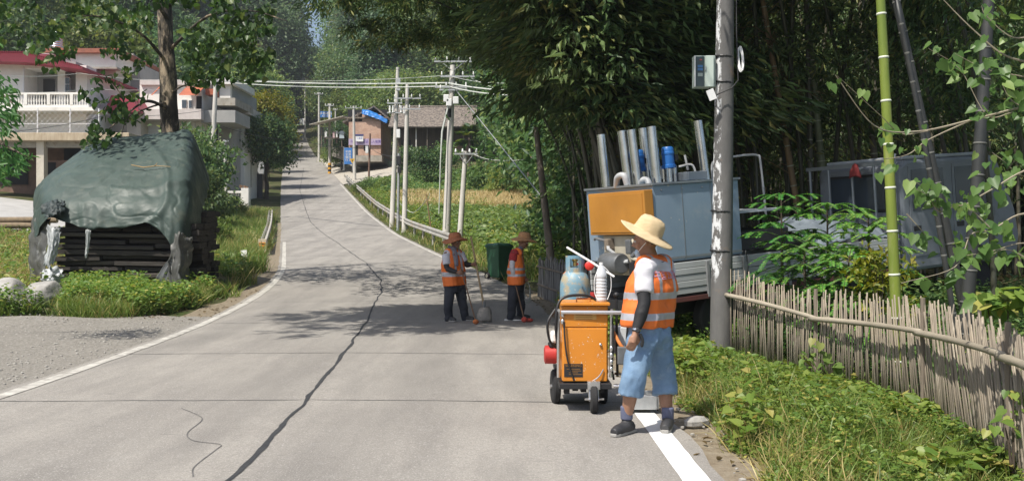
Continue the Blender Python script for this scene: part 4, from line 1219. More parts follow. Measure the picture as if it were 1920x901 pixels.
# balustrade wall, gate wall and the parked van by the round trees
bw_ = thing0("balustrade_wall", "low white baluster wall beside the road by the round tree", "wall")
z0 = W(0, 384, 70).z
one("base_course", mwhite, bw_, (424, 464, 378, 392, 70, .3)); one("cap_rail", mwhite, bw_, (424, 464, 357, 361, 69.95, .36))
mb = MB()
for px in np.arange(426, 452, 4.2):
    q = W(px, 378, 70.15); hh = 17 / (FPX / 70)
    mb.lathe([(.06, 0), (.04, .08), (.075, hh * .4), (.035, hh * .75), (.06, hh)], 6, q)
o = mb.build("balusters", mwhite, bw_, smooth=True); o["kind"] = "stuff"
one("gate_pier", mwhite, bw_, (452, 466, 352, 392, 69.8, .55), bevel=.02)
gw = thing0("gate_wall", "stained pale boundary wall between the leaning pole and the round trees", "wall")
one("wall", mat("wall_streaked", (.52, .49, .44), (.30, .28, .25), scale=2.2, rough=.9, stretch=(5, 1, .4)), gw, (424, 470, 303, 350, 78, .3)); one("coping", mconc, gw, (423, 471, 300, 303.5, 77.9, .5))
one("dark_bay", mdark, gw, (424, 446, 350, 385, 79, .5)); one("gate_leaf", mat("gate_iron", (.06, .06, .065), rough=.6), gw, (470, 492, 325, 372, 80, .12))
pots = [(452, "round clay pot standing on the white gate pier", .5), (459, "dark plant pot on the white gate pier", .42), (463.5, "small clay pot on the gate pier edge", .3)]
for px, lab, s in pots:
    q = W(px, 352, 70.05); t = thing("plant_pot", lab, "plant pot", q, 0, "pots on the gate pier"); mb = MB()
    mb.lathe([(.16 * s, 0), (.26 * s, .35 * s), (.29 * s, .40 * s), (.27 * s, .42 * s), (.22 * s, .38 * s), (0, .36 * s)], 12); mb.build("pot_body", mat("clay_pot", (.36, .22, .13), (.26, .17, .11), scale=6, rough=.8), t, smooth=True)
def small_vehicle(name, label, cat, loc, rz, pickup, paint):
    v = thing(name, label, cat, loc, rz)
    mb = MB()
    prof = [(-2.1, .35), (2.05, .35), (2.15, .8), (1.95, 1.0), (1.35, 1.75), (-.1 if pickup else -2.05, 1.8), (-.3 if pickup else -2.15, .95), (-2.15, .95)]
    mb.prism(prof, -.8, .8); mb.build("body", paint, v, bevel=.06)
    mb = MB(); mb.prism([(1.12, 1.62), (1.6, 1.05), (.1, 1.05), (.1, 1.66)], -.812, -.8005); mb.prism([(1.12, 1.62), (1.6, 1.05), (.1, 1.05), (.1, 1.66)], .8005, .812); mb.build("side_window", mglass, v)
    mb = MB(); mb.box((1.70, 0, 1.34), (.02, 1.3, .74), RY(-.67)); mb.build("windscreen", mglass, v)
    for x in (-1.35, 1.35):
        for y in (-.72, .72):
            mb = MB(); mb.lathe([(.18, -.1), (.31, -.1), (.33, -.06), (.33, .06), (.31, .1), (.18, .1)], 16, (x, y, .33), RX(R(90))); w = mb.build("wheel", mat("tyre_rubber", (.02, .02, .021), rough=.85), v, smooth=True)
            mb = MB(); mb.lathe([(0, -.08), (.18, -.08), (.18, .08), (0, .08)], 12, (x, y, .33), RX(R(90))); mb.build("rim", msteel, w)
    for y in (-.6, .6):
        mb = MB(); mb.ball((2.06, y, .78), .1, 8, (.5, 1.2, .8)); mb.build("headlight", msteel, v, smooth=True)
    return v
q = W(447, 300, 84)
small_vehicle("parked_van", "white van parked behind the stained boundary wall", "van", (q.x, 84, Hf(q.x, 84) + .02 if Hf(q.x, 84) > 0 else 0), R(200), False, mat("van_paint", (.72, .73, .74), rough=.35, coat=.3)).location.z = W(0, 306, 84).z - 1.3

# round clipped trees
mtrk = mat("trunk_dark", (.05, .042, .032), (.09, .075, .055), scale=8, rough=.9)
t = tree_proto("round_tree", "round dense dark green street tree with short dark trunk by the white baluster wall", "tree", "round street trees on the left roadside", 81, 6.6, 2.15, 2.55, L_dark, 170, 46, .26, .6, bark=mtrk, r0=.2, zc=4.35, hollow=.55, lump=.15)
q = W(499, 372, 80); t.location = (q.x, 80, Hf(q.x, 80))
t = tree_proto("round_tree", "bushy yellow green street tree behind the dark round one", "tree", "round street trees on the left roadside", 82, 9.0, 2.6, 3.6, L_yel, 190, 46, .28, .6, bark=mtrk, r0=.2, zc=5.6, hollow=.5, lump=.22)
q = W(502, 372, 92); t.location = (q.x - .3, 92, Hf(q.x, 92))
t = tree_proto("round_tree", "small dark green street tree left of the round one", "tree", "round street trees on the left roadside", 83, 5.6, 1.9, 2.0, L_dark, 130, 46, .25, .6, bark=mtrk, r0=.14, zc=4.6, hollow=.5, lump=.2)
q = W(462, 372, 78); t.location = (q.x, 78, Hf(q.x, 78))
for i, (d, k) in enumerate(((104, 81), (118, 82), (142, 83))):
    t = tree_proto("round_tree", ["leafy street tree third along the left roadside", "yellowish street tree fourth along the left roadside", "far street tree whose shadow falls across the climbing road"][i], "tree", "round street trees on the left roadside", 84 + i, 8, 2.3, 3.0, [L_mid, L_lite, L_dark][i], 130, 40, .3, .6, bark=mtrk, r0=.16, zc=5.2)
    t.location = (float(XL(d)) - 2.4, d, Hf(float(XL(d)) - 2.4, d))

# ------------------------------------------------------------------ tarp covered wood stack
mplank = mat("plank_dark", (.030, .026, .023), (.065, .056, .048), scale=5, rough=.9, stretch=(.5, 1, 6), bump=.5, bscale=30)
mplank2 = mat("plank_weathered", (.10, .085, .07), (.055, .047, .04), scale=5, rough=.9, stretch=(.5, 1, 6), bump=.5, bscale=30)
mtarp = mat("tarp_green", (.060, .088, .076), (.044, .066, .058), scale=1.6, rough=.55, crumple=1.5, spec=.4, c3=(.11, .125, .10), c3scale=2.4, c3lo=.55, c3hi=.75, rvar=.12)
sx0, sx1 = W(100, 0, 22.3).x, W(342, 0, 22.3).x
sz0 = .12
st = thing("timber_stack", "stack of dark weathered planks under the green tarp at the left roadside", "timber stack", ((sx0 + sx1) / 2, 23.5, sz0))
rs = np.random.RandomState(21)
def rel(p): return Vector(p) - st.location
nl = 13; lh = .132
for i in range(nl):
    z = sz0 + (i + .5) * lh
    xa = sx0 + rs.uniform(-.08, .1)
    while xa < sx1 - .15:
        ln = min(rs.choice([.7, 1.1, 1.6, 2.9]), sx1 + rs.uniform(-.06, .08) - xa)
        if ln < .2: break
        mb = MB(); mb.box(rel((xa + ln / 2, 22.35 + rs.uniform(-.10, .12) + .22, z + rs.uniform(-.012, .012))), (ln - rs.uniform(.01, .06), .44, lh - rs.uniform(.015, .05)), RX(rs.uniform(-.10, .10)) @ RY(rs.uniform(-.025, .025)) @ RZ(rs.uniform(-.03, .03)))
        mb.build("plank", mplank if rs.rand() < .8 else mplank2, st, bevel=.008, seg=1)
        xa += ln
mb = MB()
for (xa, xb, ya, yb, za, zb) in ((.15, .18, 22.75, 26.8, 0, 2.0), (.9, .35, 23.6, 26.5, 2.0, 2.9)):
    vs = [rel((x - .19 * (y - 22.3), y, sz0 + z)) for z in (za, zb) for x, y in ((sx0 + xa, ya), (sx1 - xb, ya), (sx1 - xb, yb), (sx0 + xa, yb))]
    mb.add(vs, [(3, 2, 1, 0), (4, 5, 6, 7), (0, 1, 5, 4), (1, 2, 6, 5), (2, 3, 7, 6), (3, 0, 4, 7)])
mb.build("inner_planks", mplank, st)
for j in range(10):           # plank ends on the right side
    for i in range(14):
        if i > 11 and j < 3: continue
        mb = MB(); mb.box(rel((sx1 + .02 - j * .082 + rs.uniform(-.06, .07), 22.75 + j * .40, sz0 + (i + .5) * .15 + j * .012)), (.5, .36, .13), RX(rs.uniform(-.08, .08)))
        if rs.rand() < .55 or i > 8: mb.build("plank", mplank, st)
# tarp
ctl = [[(66, 452, 23.0), (92, 408, 22.15), (150, 424, 22.0), (222, 425, 22.0), (292, 424, 22.0), (336, 486, 21.95), (352, 492, 22.5)],
       [(62, 400, 23.4), (86, 384, 22.5), (150, 376, 22.3), (225, 374, 22.3), (292, 382, 22.25), (346, 395, 22.3), (372, 432, 23.2)],
       [(68, 352, 24.2), (92, 334, 23.3), (155, 324, 23.3), (235, 318, 23.3), (305, 316, 23.3), (354, 322, 23.4), (384, 378, 24.3)],
       [(106, 318, 25), (130, 300, 24.6), (185, 282, 24.6), (250, 275, 24.6), (315, 270, 24.6), (358, 278, 24.6), (391, 350, 25.2)],
       [(152, 292, 26), (176, 272, 25.8), (215, 260, 25.8), (270, 255, 25.8), (325, 249, 25.8), (360, 251, 25.8), (392, 330, 26.3)],
       [(152, 345, 27.2), (180, 325, 27.2), (215, 320, 27.2), (270, 310, 27.2), (325, 310, 27.2), (362, 310, 27.2), (390, 350, 27.2)]]
C = [[W(*p) for p in r] for r in ctl]
rowsu = [catmull(r, 30) for r in C]
cols = list(zip(*rowsu))
cols = [catmull(cv, 28) for cv in cols]
nu, nv = len(cols), len(cols[0])
Pg = [[cols[i][j].copy() for i in range(nu)] for j in range(nv)]
for j in range(nv):
    for i in range(nu):
        u, v = i / (nu - 1), j / (nv - 1)
        p = Pg[j][i]
        w = vnoise(u * 6 + 2, v * 5) * .06 + vnoise(u * 22 + v * 12, v * 5 + 4) * .02 - (max(0, .08 - abs(float(vnoise(u * 9 - v * 7, v * 10 + u * 5 + 8)))) * .25)
        w += .2 * max(0, .10 - abs(float(vnoise(u * 17 + v * 4 + 30, v * 15 - u * 6)))) * .45 + .15 * max(0, .07 - abs(float(vnoise(u * 30 - v * 21 + 3, v * 24 + u * 9 + 50)))) * .35
        w += .05 * math.exp(-((u - .62 - .1 * math.sin(v * 6)) / .02) ** 2) + .06 * math.exp(-((v - .30 - .04 * math.sin(u * 9)) / .02) ** 2) * (u > .45)
        hang = max(0, 1 - v / .18)
        w += hang * math.sin(u * 60 + 3 * math.sin(u * 17)) * .03 + max(0, 1 - (1 - u) / .17) * math.sin(v * 75 + 2 * math.sin(v * 19)) * .06
        p.z += float(w) * (.7 if hang < .3 else .5); p.y -= float(w) * .7
        if j == 0: p.z += .07 * float(vnoise(u * 14, 3)) + .02 * math.sin(u * 44)
mb = MB(); mb.grid(Pg)
tp_ = mb.build("tarp", mtarp, None, smooth='all', recalc=False, solid=.005)
tag(tp_, "big dark green tarpaulin draped over the wood stack", "tarpaulin")
# twig on top and dark rag at the left corner
tw = thing("twig", "dry forked twig lying on the green tarp", "twig", W(285, 318, 23.2)); mb = MB()
mb.tube([(-.5, 0, .12), (-.2, 0, .06), (.1, .02, .1), (.45, 0, .08)], [.012, .014, .012, .006], 5); mb.tube([(.05, 0, .09), (.12, .03, .17)], [.01, .005], 5)
mb.build("stick", mat("twig_tan", (.42, .28, .13), rough=.8), tw)
def cloth(name, label, cat, P, m, wr=.05, seed=0, solid=.008, n=10):
    rowsu = [catmull(r, n) for r in P]; cols = [catmull(cv, n) for cv in zip(*rowsu)]
    nu, nv = len(cols), len(cols[0])
    G = [[cols[i][j].copy() for i in range(nu)] for j in range(nv)]
    for j in range(nv):
        for i in range(nu):
            w = vnoise(i * .55 + seed, j * .18) * wr + vnoise(i * 1.3 + seed, j * .6 + 9) * wr * .5
            G[j][i].y += float(w); G[j][i].x += float(vnoise(i * .4, j * .5 + seed)) * wr * .8; G[j][i].z += float(vnoise(i * .7, j * .5 + seed + 4)) * wr
    mb = MB(); mb.grid(G); o = mb.build(name, m, None, smooth='all', recalc=False, solid=solid); return tag(o, label, cat)
mplas = mat("plastic_film", (.48, .50, .50), (.30, .32, .32), scale=4, rough=.35, c3=(.62, .63, .63), c3scale=6, c3lo=.55, c3hi=.65)
mplas2 = mat("plastic_dirty", (.13, .13, .12), (.06, .06, .055), scale=3, rough=.5, c3=(.36, .37, .36), c3scale=5, c3lo=.58, c3hi=.66)
mrag = mat("rag_dark", (.025, .034, .035), (.04, .055, .055), scale=3, rough=.6)
cloth("tarp_rag", "crumpled dark cloth bunched on the lower left corner of the tarp", "cloth", [[W(82, 405, 21.95), W(105, 402, 21.75), W(122, 396, 21.95)], [W(80, 390, 22.1), W(102, 386, 21.95), W(120, 384, 22.1)], [W(90, 376, 22.4), W(104, 374, 22.35), W(118, 376, 22.4)]], mrag, .12, 3)
cloth("plastic_sheet", "torn white plastic film hanging under the left corner of the tarp", "plastic sheet", [[W(88, 418, 22.0), W(97, 424, 21.95), W(114, 428, 22.0)], [W(90, 455, 22.0), W(98, 462, 21.9), W(112, 452, 22.0)], [W(82, 496, 21.95), W(90, 500, 21.9), W(101, 492, 21.95)]], mplas, .07, 5)
cloth("plastic_sheet", "dirty grey plastic film covering the left end of the wood stack", "plastic sheet", [[W(64, 405, 24), W(66, 410, 23.2), W(90, 412, 22.5)], [W(56, 470, 23.8), W(62, 475, 23), W(88, 470, 22.3)], [W(58, 545, 23.6), W(66, 548, 22.9), W(84, 545, 22.2)]], mplas2, .12, 7)
cloth("plastic_sheet", "crumpled white plastic bundle at the lower left foot of the stack", "plastic sheet", [[W(78, 508, 22), W(92, 500, 21.8), W(116, 502, 22)], [W(76, 525, 21.9), W(94, 522, 21.6), W(118, 522, 21.9)], [W(80, 545, 21.9), W(96, 545, 21.7), W(114, 543, 21.9)]], mplas, .12, 9)
cloth("plastic_sheet", "ragged grey plastic hanging down the right front corner of the stack", "plastic sheet", [[W(326, 440, 21.95), W(340, 436, 21.9), W(360, 448, 22.3)], [W(318, 490, 21.9), W(338, 498, 21.85), W(358, 490, 22.3)], [W(322, 552, 21.8), W(340, 560, 21.8), W(352, 548, 22.2)]], mplas2, .11, 11)
cloth("plastic_sheet", "wide dull grey film across the lower right front of the planks", "plastic sheet", [[W(330, 465, 22.0), W(334, 470, 21.95), W(342, 470, 21.95)], [W(296, 515, 21.98), W(316, 518, 21.95), W(340, 512, 21.95)], [W(288, 530, 21.98), W(316, 535, 21.95), W(342, 540, 21.95)]], mat("plastic_grey", (.085, .088, .092), (.13, .135, .14), scale=3, rough=.4), .05, 13)
cloth("plastic_strip", "thin white plastic strip dangling from the middle of the tarp hem", "plastic strip", [[W(161, 430, 21.9), W(165, 430, 21.88), W(170, 432, 21.9)], [W(161, 455, 21.9), W(164, 457, 21.88), W(168, 455, 21.9)], [W(159, 482, 21.9), W(161, 484, 21.88), W(163, 482, 21.9)]], mplas, .03, 15)
# boulders
mrock = mat("boulder_limestone", (.40, .385, .36), (.25, .24, .225), scale=3.5, rough=.9, bump=1.0, bscale=9, c3=(.14, .13, .11), c3scale=3, c3lo=.60, c3hi=.70)
def boulder(label, px, py, d, sx, sy, sz, seed):
    q = W(px, py, d); bm = bmesh.new(); bmesh.ops.create_icosphere(bm, subdivisions=4, radius=1.0)
    rs = np.random.RandomState(seed); pl = [(Vector(rand_dirs(rs, 1)[0]), rs.uniform(.62, .9)) for _ in range(14)]
    for v in bm.verts:
        for nrm_, dd in pl:
            e = v.co.dot(nrm_) - dd
            if e > 0: v.co -= nrm_ * e * .92
        k = 1 + .14 * float(vnoise(v.co.x * 2.2 + seed, v.co.y * 2.2 + v.co.z * 1.3)) + .06 * float(vnoise(v.co.x * 6 + seed, v.co.z * 6))
        v.co = Vector((v.co.x * sx * k, v.co.y * sy * k, v.co.z * sz * k))
    me = bpy.data.meshes.new("boulder"); bm.to_mesh(me); bm.free(); me.materials.append(mrock)
    me.polygons.foreach_set("use_smooth", [True] * len(me.polygons))
    o = bpy.data.objects.new("boulder", me); COL.objects.link(o); o.location = (q.x, d, Hf(q.x, d) + sz * .55); tag(o, label, "boulder", "pale boulders at the left edge")
boulder("big pale grey boulder at the very left edge of the gravel", 8, 545, 19.2, .55, .5, .40, 4)
boulder("flat pale boulder between the edge boulder and the wood stack", 84, 545, 19.6, .42, .40, .36, 7)
boulder("small half buried grey boulder between the two big ones", 46, 560, 18.8, .20, .2, .15, 9)

# ------------------------------------------------------------------ tall tree with heart shaped leaves behind the stack
mtrunk = mat("trunk_patchy", (.10, .085, .07), (.045, .038, .032), scale=5, rough=.95, bump=1.0, bscale=14, stretch=(1, 1, .35), c3=(.40, .32, .23), c3scale=2.4, c3lo=.52, c3hi=.60)
TD = 27.6
bx = W(314, 0, TD).x
tt = thing("tall_tree", "tall tree with patchy peeling trunk and heart shaped leaves behind the wood stack", "tree", (0, 0, 0))
mb = MB(); rows = []
for i in range(60):
    z = Hf(bx, TD) - .2 + i * .26
    r0 = .34 * (1 - .035 * i * .42) if i < 45 else .34 * (1 - .66) * (1 - (i - 45) / 18)
    r0 = max(r0, .05)
    rows.append([Vector((bx + .10 * math.sin(z * .5) + r0 * (1 + .22 * float(vnoise(k * .9 + 3, z * 1.3)) + .12 * float(vnoise(k * 2.1, z * 4))) * math.cos(k * math.pi / 9), TD + r0 * (1 + .25 * float(vnoise(k * .9 + 40, z * 1.3))) * math.sin(k * math.pi / 9), z)) for k in range(18)])
mb.grid(rows, close_u=True)
def pb(*pts, r=.05, mb=mb):
    P = catmull([W(*p) for p in pts], 5); n = len(P)
    mb.tube(P, [r * (1 - .85 * i / (n - 1)) for i in range(n)], 6)
pb((316, 205, TD), (285, 190, 26.5), (262, 195, 26), (215, 232, 25.4), (182, 262, 25), r=0.056)
pb((316, 190, TD), (270, 205, 26), (236, 226, 25.4), (222, 290, 25.2), r=0.031)
pb((240, 222, 25.5), (228, 180, 25.3), (205, 150, 25.2), (180, 140, 25), r=0.025)
pb((318, 175, TD), (345, 160, 27), (380, 150, 26.4), (430, 140, 26), r=0.031)
pb((316, 120, TD), (260, 60, 26.4), (180, 30, 25.4), (90, 40, 24.6), r=0.056)
pb((316, 95, TD), (390, 30, 26.5), (470, 20, 25.5), (540, 40, 25), r=0.056)
pb((318, 40, TD), (240, -60, 26), (120, -90, 25), (0, -40, 24), r=0.062)
pb((318, 10, TD), (420, -110, 25), (520, -120, 23.5), (600, -90, 22), r=0.068)
pb((318, -10, TD), (380, -190, 25), (520, -230, 22.5), (680, -220, 21), r=0.068)
mb.build("trunk", mtrunk, tt, smooth='all', recalc=False)
rs = np.random.RandomState(77)
pos = []
def leafblob(px, py, d, rx, ry, n, dd=1.0):
    for _ in range(n):
        a, r = rs.rand() * 6.28, rs.rand() ** .6
        pos.append(tuple(W(px + rx * r * math.cos(a), py + ry * r * math.sin(a), d + rs.normal() * dd)))
def branchblobs(cx, cy, sx, sy, n, d0, d1):
    for _ in range(n):
        leafblob(cx + rs.uniform(-sx, sx), cy + rs.uniform(-sy, sy), rs.uniform(d0, d1), rs.uniform(14, 30), rs.uniform(9, 20), 14, .45)
branchblobs(130, 10, 170, 45, 46, 23.5, 27)
branchblobs(60, 70, 80, 50, 12, 23.5, 25.5)
branchblobs(410, 40, 110, 70, 46, 23.5, 27.5)
branchblobs(440, 110, 70, 45, 17, 24.5, 27)
branchblobs(350, 120, 50, 45, 14, 25.5, 27.5)
branchblobs(255, 110, 50, 45, 7, 25.5, 27.5)
branchblobs(225, 200, 45, 60, 9, 24.6, 25.8)
branchblobs(180, 250, 22, 30, 5, 24.6, 25.4); branchblobs(185, 160, 15, 12, 2, 24.6, 25.4)
branchblobs(395, 150, 40, 16, 5, 25.8, 26.8)
branchblobs(240, -110, 300, 90, 120, 22.5, 28)
branchblobs(560, -130, 190, 90, 130, 19.5, 24.5)
branchblobs(700, -230, 130, 70, 60, 18.5, 22)
pos = [p for p in pos if not (abs(960 + FPX * p[0] / p[1] - 314) < 30 and p[1] < TD + .5 and 450 - FPX * (p[2] - CAM_H) / p[1] > 8)]
pos = np.array(pos)
dr = rs.normal(size=pos.shape) * .55 + [0, 0, -.75]
nr = rs.normal(size=pos.shape) * .7 + [-.3, -.35, .6]
L = .12 + .09 * rs.rand(len(pos))
leaf_object("leaves", [(leaf_arrays(pos, dr, nr, L, L * .95, 'heart'), 0)], leafmat("leaf_tall", (.032, .085, .022), (.075, .155, .035), (.24, .32, .10), rough=.4, trans=.35), tt)

# leafy branch entering at the left edge
lb = thing("leafy_tree", "leafy branch tips with narrow drooping leaves entering at the left edge", "tree", (0, 0, 0))
mb = MB()
for P in (((-60, 150, 14), (-20, 165, 14), (15, 185, 13.8), (38, 215, 13.6)), ((-60, 260, 14), (-10, 265, 13.8), (25, 280, 13.6), (62, 300, 13.5)), ((-60, 90, 14), (-30, 160, 14), (-10, 230, 13.9), (0, 330, 13.8)), ((-60, 160, 14.0), (-130, 280, 14.1), (-150, 480, 14.2))):
    mb = MB(); pb(*P, r=.03, mb=mb); mb.build("branch", mbark, lb, recalc=False)
pos, dr = [], []
for (px, py, rx, ry, n) in ((8, 170, 22, 22, 70), (12, 210, 26, 18, 60), (0, 240, 22, 22, 50), (20, 285, 34, 16, 90), (5, 315, 34, 16, 80), (-40, 200, 40, 80, 160), (-40, 320, 40, 40, 90), (40, 300, 20, 10, 25)):
    for _ in range(n):
        pos.append(tuple(W(px + rs.normal() * rx * .55, py + rs.normal() * ry * .55, 13.8 + rs.normal() * .3))); dr.append((rs.normal() * .6 + .5, rs.normal() * .4, -.6 + rs.normal() * .35))
pos, dr = np.array(pos), np.array(dr)
leaf_object("leaves", [(leaf_arrays(pos, dr, rs.normal(size=pos.shape) * .6 + [0, -.3, .8], .13, .05, 'oval'), 0)], L_heart, lb)
# ------------------------------------------------------------------ poles, cables, guardrails, signs
mpole = mat("pole_concrete", (.62, .59, .54), (.50, .475, .435), scale=3, rough=.85, stretch=(1, 1, .3), bump=.15, bscale=30)
mgalv = mat("galvanised", (.52, .53, .53), (.40, .41, .41), scale=8, rough=.5, metal=.55)
mins = mat("insulator_white", (.75, .75, .73), rough=.25)
mblackp = mat("black_plastic", (.02, .02, .022), rough=.5)
mwire = mat("wire_black", (.03, .03, .032), rough=.6)
mwirel = mat("wire_pale", (.60, .62, .58), (.5, .52, .48), scale=2, rough=.5)
myel = mat("sign_yellow", (.72, .42, .03), rough=.5)
mblue = mat("sign_blue", (.035, .17, .50), (.05, .20, .52), scale=2, rough=.45)
mwh = mat("paint_white", (.78, .78, .77), rough=.5)

def pole(label, top, base, d, r0, r1, name="utility_pole", group=None, m=None, cat="utility pole"):
    """concrete pole from the photo's top point to the ground"""
    a = W(top[0], top[1], d); b = W(base[0], base[1], d)
    zb = Hf(b.x, d) - .15
    t = thing(name, label, cat, (b.x, d, zb), 0, group)
    top_l = a - t.location
    mb = MB(); mb.tube([(0, 0, 0), tuple(top_l * .5), tuple(top_l)], [r1, (r0 + r1) / 2, r0], 14)
    mb.build("shaft", m or mpole, t, smooth=True)
    t["_h"] = top_l.z
    return t, top_l
def arm(t, c, w, ins=4, tilt=0, dz=.12, br=True, r=.045, depth=0):
    """crossarm with insulators; c local"""
    mb = MB(); mb.box(c, (w, .07, .07), RY(tilt))
    if br:
        for s in (-1, 1): mb.tube([Vector(c) + Vector((s * w * .32, .0, 0)), Vector((c[0], c[1], c[2] - .45))], .018, 5)
    a = mb.build("crossarm", mgalv, t)
    for i in range(ins):
        x = -w / 2 + .06 + (w - .12) * i / max(ins - 1, 1)
        mb = MB(); q = Vector(c) + RY(tilt) @ Vector((x, 0, .035))
        mb.lathe([(.015, 0), (.015, .05), (r, .06), (r * .6, .09), (r * .95, .10), (r * .5, .15), (r * .7, .16), (r * .3, .2), (0, .2)], 8, q)
        o = mb.build("insulator", mins, a, smooth=True)
    return a
def rel_px(t, px, py, d): return W(px, py, d) - t.location

# three poles by the guardrail
A, h = pole("tall concrete pole with white insulators, left one of the pair by the guardrail", (746, 126), (735, 404), 57, .10, .17)
for px, py in ((731, 204), (737, 204), (752, 204), (758, 206)):
    mb = MB(); q = rel_px(A, px, py, 56.7); mb.lathe([(.05, -.22), (.07, -.2), (.05, -.1), (.07, 0), (.05, .1), (.06, .2), (0, .22)], 8, q); mb.build("fuse_cutout", mins, A, smooth=True)
arm(A, rel_px(A, 744, 211, 56.8), 1.15, 0, br=False); arm(A, rel_px(A, 740, 193, 56.8), .9, 3, br=False)
mb = MB(); q = rel_px(A, 747, 152, 57); mb.box(q, (.26, .26, .35)); mb.box(q + Vector((0, 0, -.5)), (.25, .25, .12)); mb.build("clamp", mgalv, A)
mb = MB(); mb.box(rel_px(A, 747, 250, 56.7), (.22, .18, .5)); mb.build("meter_box", mwh, A, bevel=.02)
B, h = pole("concrete pole with two level crossarms, right of the pair by the guardrail", (764, 157), (758, 420), 53, .10, .155)
arm(B, rel_px(B, 764, 184, 52.8), 1.5, 4, br=False); arm(B, rel_px(B, 768, 204, 52.8), 1.2, 3, br=False)
Sw, h = pole("short post with black switch gear between the two poles by the guardrail", (748, 287), (746, 404), 54.5, .07, .09, "switch_post", None, mgalv, "post")
mb = MB(); mb.box(rel_px(Sw, 748, 300, 54.4), (.26, .3, .5)); mb.box(rel_px(Sw, 749, 318, 54.3), (.2, .2, .35)); mb.build("switch_box", mblackp, Sw, bevel=.02)
Cp, h = pole("tallest concrete pole with four crossarms and white meter boxes nearest the field", (849, 122), (836, 442), 45, .125, .19)
arm(Cp, rel_px(Cp, 849, 115, 44.9), 1.75, 4); arm(Cp, rel_px(Cp, 858, 143, 44.8), 1.6, 4, br=False); arm(Cp, rel_px(Cp, 846, 163, 44.8), 1.5, 4, br=False); arm(Cp, rel_px(Cp, 850, 168, 44.6), 1.3, 2, br=False)
for px, py in ((837, 184), (855, 188), (842, 192)):
    mb = MB(); mb.box(rel_px(Cp, px, py, 44.7), (.26, .22, .34)); mb.build("meter_box", mwh, Cp, bevel=.03)
mb = MB(); q = rel_px(Cp, 842, 212, 45); mb.lathe([(.18, -.2), (.18, .2)], 14, q); mb.build("band", mblackp, Cp)
mb = MB(); mb.tube([rel_px(Cp, 840, 200, 44.7), rel_px(Cp, 829, 246, 44.6), rel_px(Cp, 826, 300, 44.5), rel_px(Cp, 823, 400, 44.5)], [.045, .045, .03, .02], 6); mb.build("drop_conduit", mwirel, Cp, smooth=True)
Dp, h = pole("short concrete pole with one crossarm of four white insulators beside the tallest pole", (873, 283), (861, 444), 43, .10, .14)
arm(Dp, rel_px(Dp, 874, 288, 42.85), 1.05, 4, br=True, r=.06)
mdarkw = mat("old_timber", (.14, .115, .09), (.22, .18, .14), scale=4, rough=.9, stretch=(1, 1, .2))
mb_lean = mat("pole_brown", (.26, .22, .18), (.16, .135, .11), scale=3, rough=.9, stretch=(1, 1, .3))
E, h = pole("leaning weathered brown pole at the edge of the bamboo grove", (1005, 238), (1040, 520), 25, .07, .115, "leaning_pole", None, mb_lean)
# left side
F, h = pole("concrete pole with a crossarm by the left roadside in front of the balcony house", (405, 142), (394, 400), 60, .12, .19)
arm(F, rel_px(F, 418, 152, 59.8), 1.4, 3, br=False)
Gp, h = pole("short slightly leaning concrete post right of the left roadside pole", (421, 262), (425, 366), 66, .09, .12, "utility_post", None, None, "post")
mb = MB(); mb.box(rel_px(Gp, 424, 264, 65.9), (.34, .1, .1)); mb.build("crossarm", mgalv, Gp)
# far ones up the road
far = [("far pole with a white notice beside the top of the climbing road", (572, 166), (572, 236), 188, .12, .2, .9), ("pole standing beside the blue road sign up the road", (598, 173), (598, 264), 142, .12, .19, 1.3),
       ("pole with black and yellow banded foot on the concrete apron", (618, 194), (618, 307), 117, .12, .19, 1.1), ("thin far pole between the blue sign and the brick house", (629, 203), (629, 245), 150, .10, .15, .7),
       ("pole in front of the brick house with a wide crossarm", (663, 198), (665, 318), 104, .12, .19, 1.8)]
FP = []
for lab, tp0, bs0, d, r0, r1, w in far:
    t, h = pole(lab, tp0, bs0, d, r0, r1, group=None); arm(t, h + Vector((0, -.12, -.25)), w, 4, br=False, r=.06); FP.append(t)
mbandb = mat("band_black", (.02, .02, .02), rough=.6); mbandy = mat("band_yellow", (.70, .36, .04), rough=.6)
for i in range(6):
    mb = MB(); mb.lathe([(.20, .05 + i * .26), (.20, .30 + i * .26)], 14); mb.build("foot_band", mbandb if i % 2 == 0 else mbandy, FP[2])
mb = MB(); mb.box(rel_px(FP[0], 566, 228, 187), (.9, .06, 1.3)); mb.build("notice_board", mwh, FP[0])
# metal post with box
P_, h = pole("dark rusty post with a white box and stay wires before the brick house", (694, 250), (691, 322), 96, .09, .11, "junction_post", None, mat("rust_post", (.15, .08, .06), (.22, .14, .1), scale=3, rough=.8), "post")
mb = MB(); mb.box(rel_px(P_, 688, 280, 95.8), (.28, .18, .7)); mb.build("box", mwh, P_, bevel=.02)

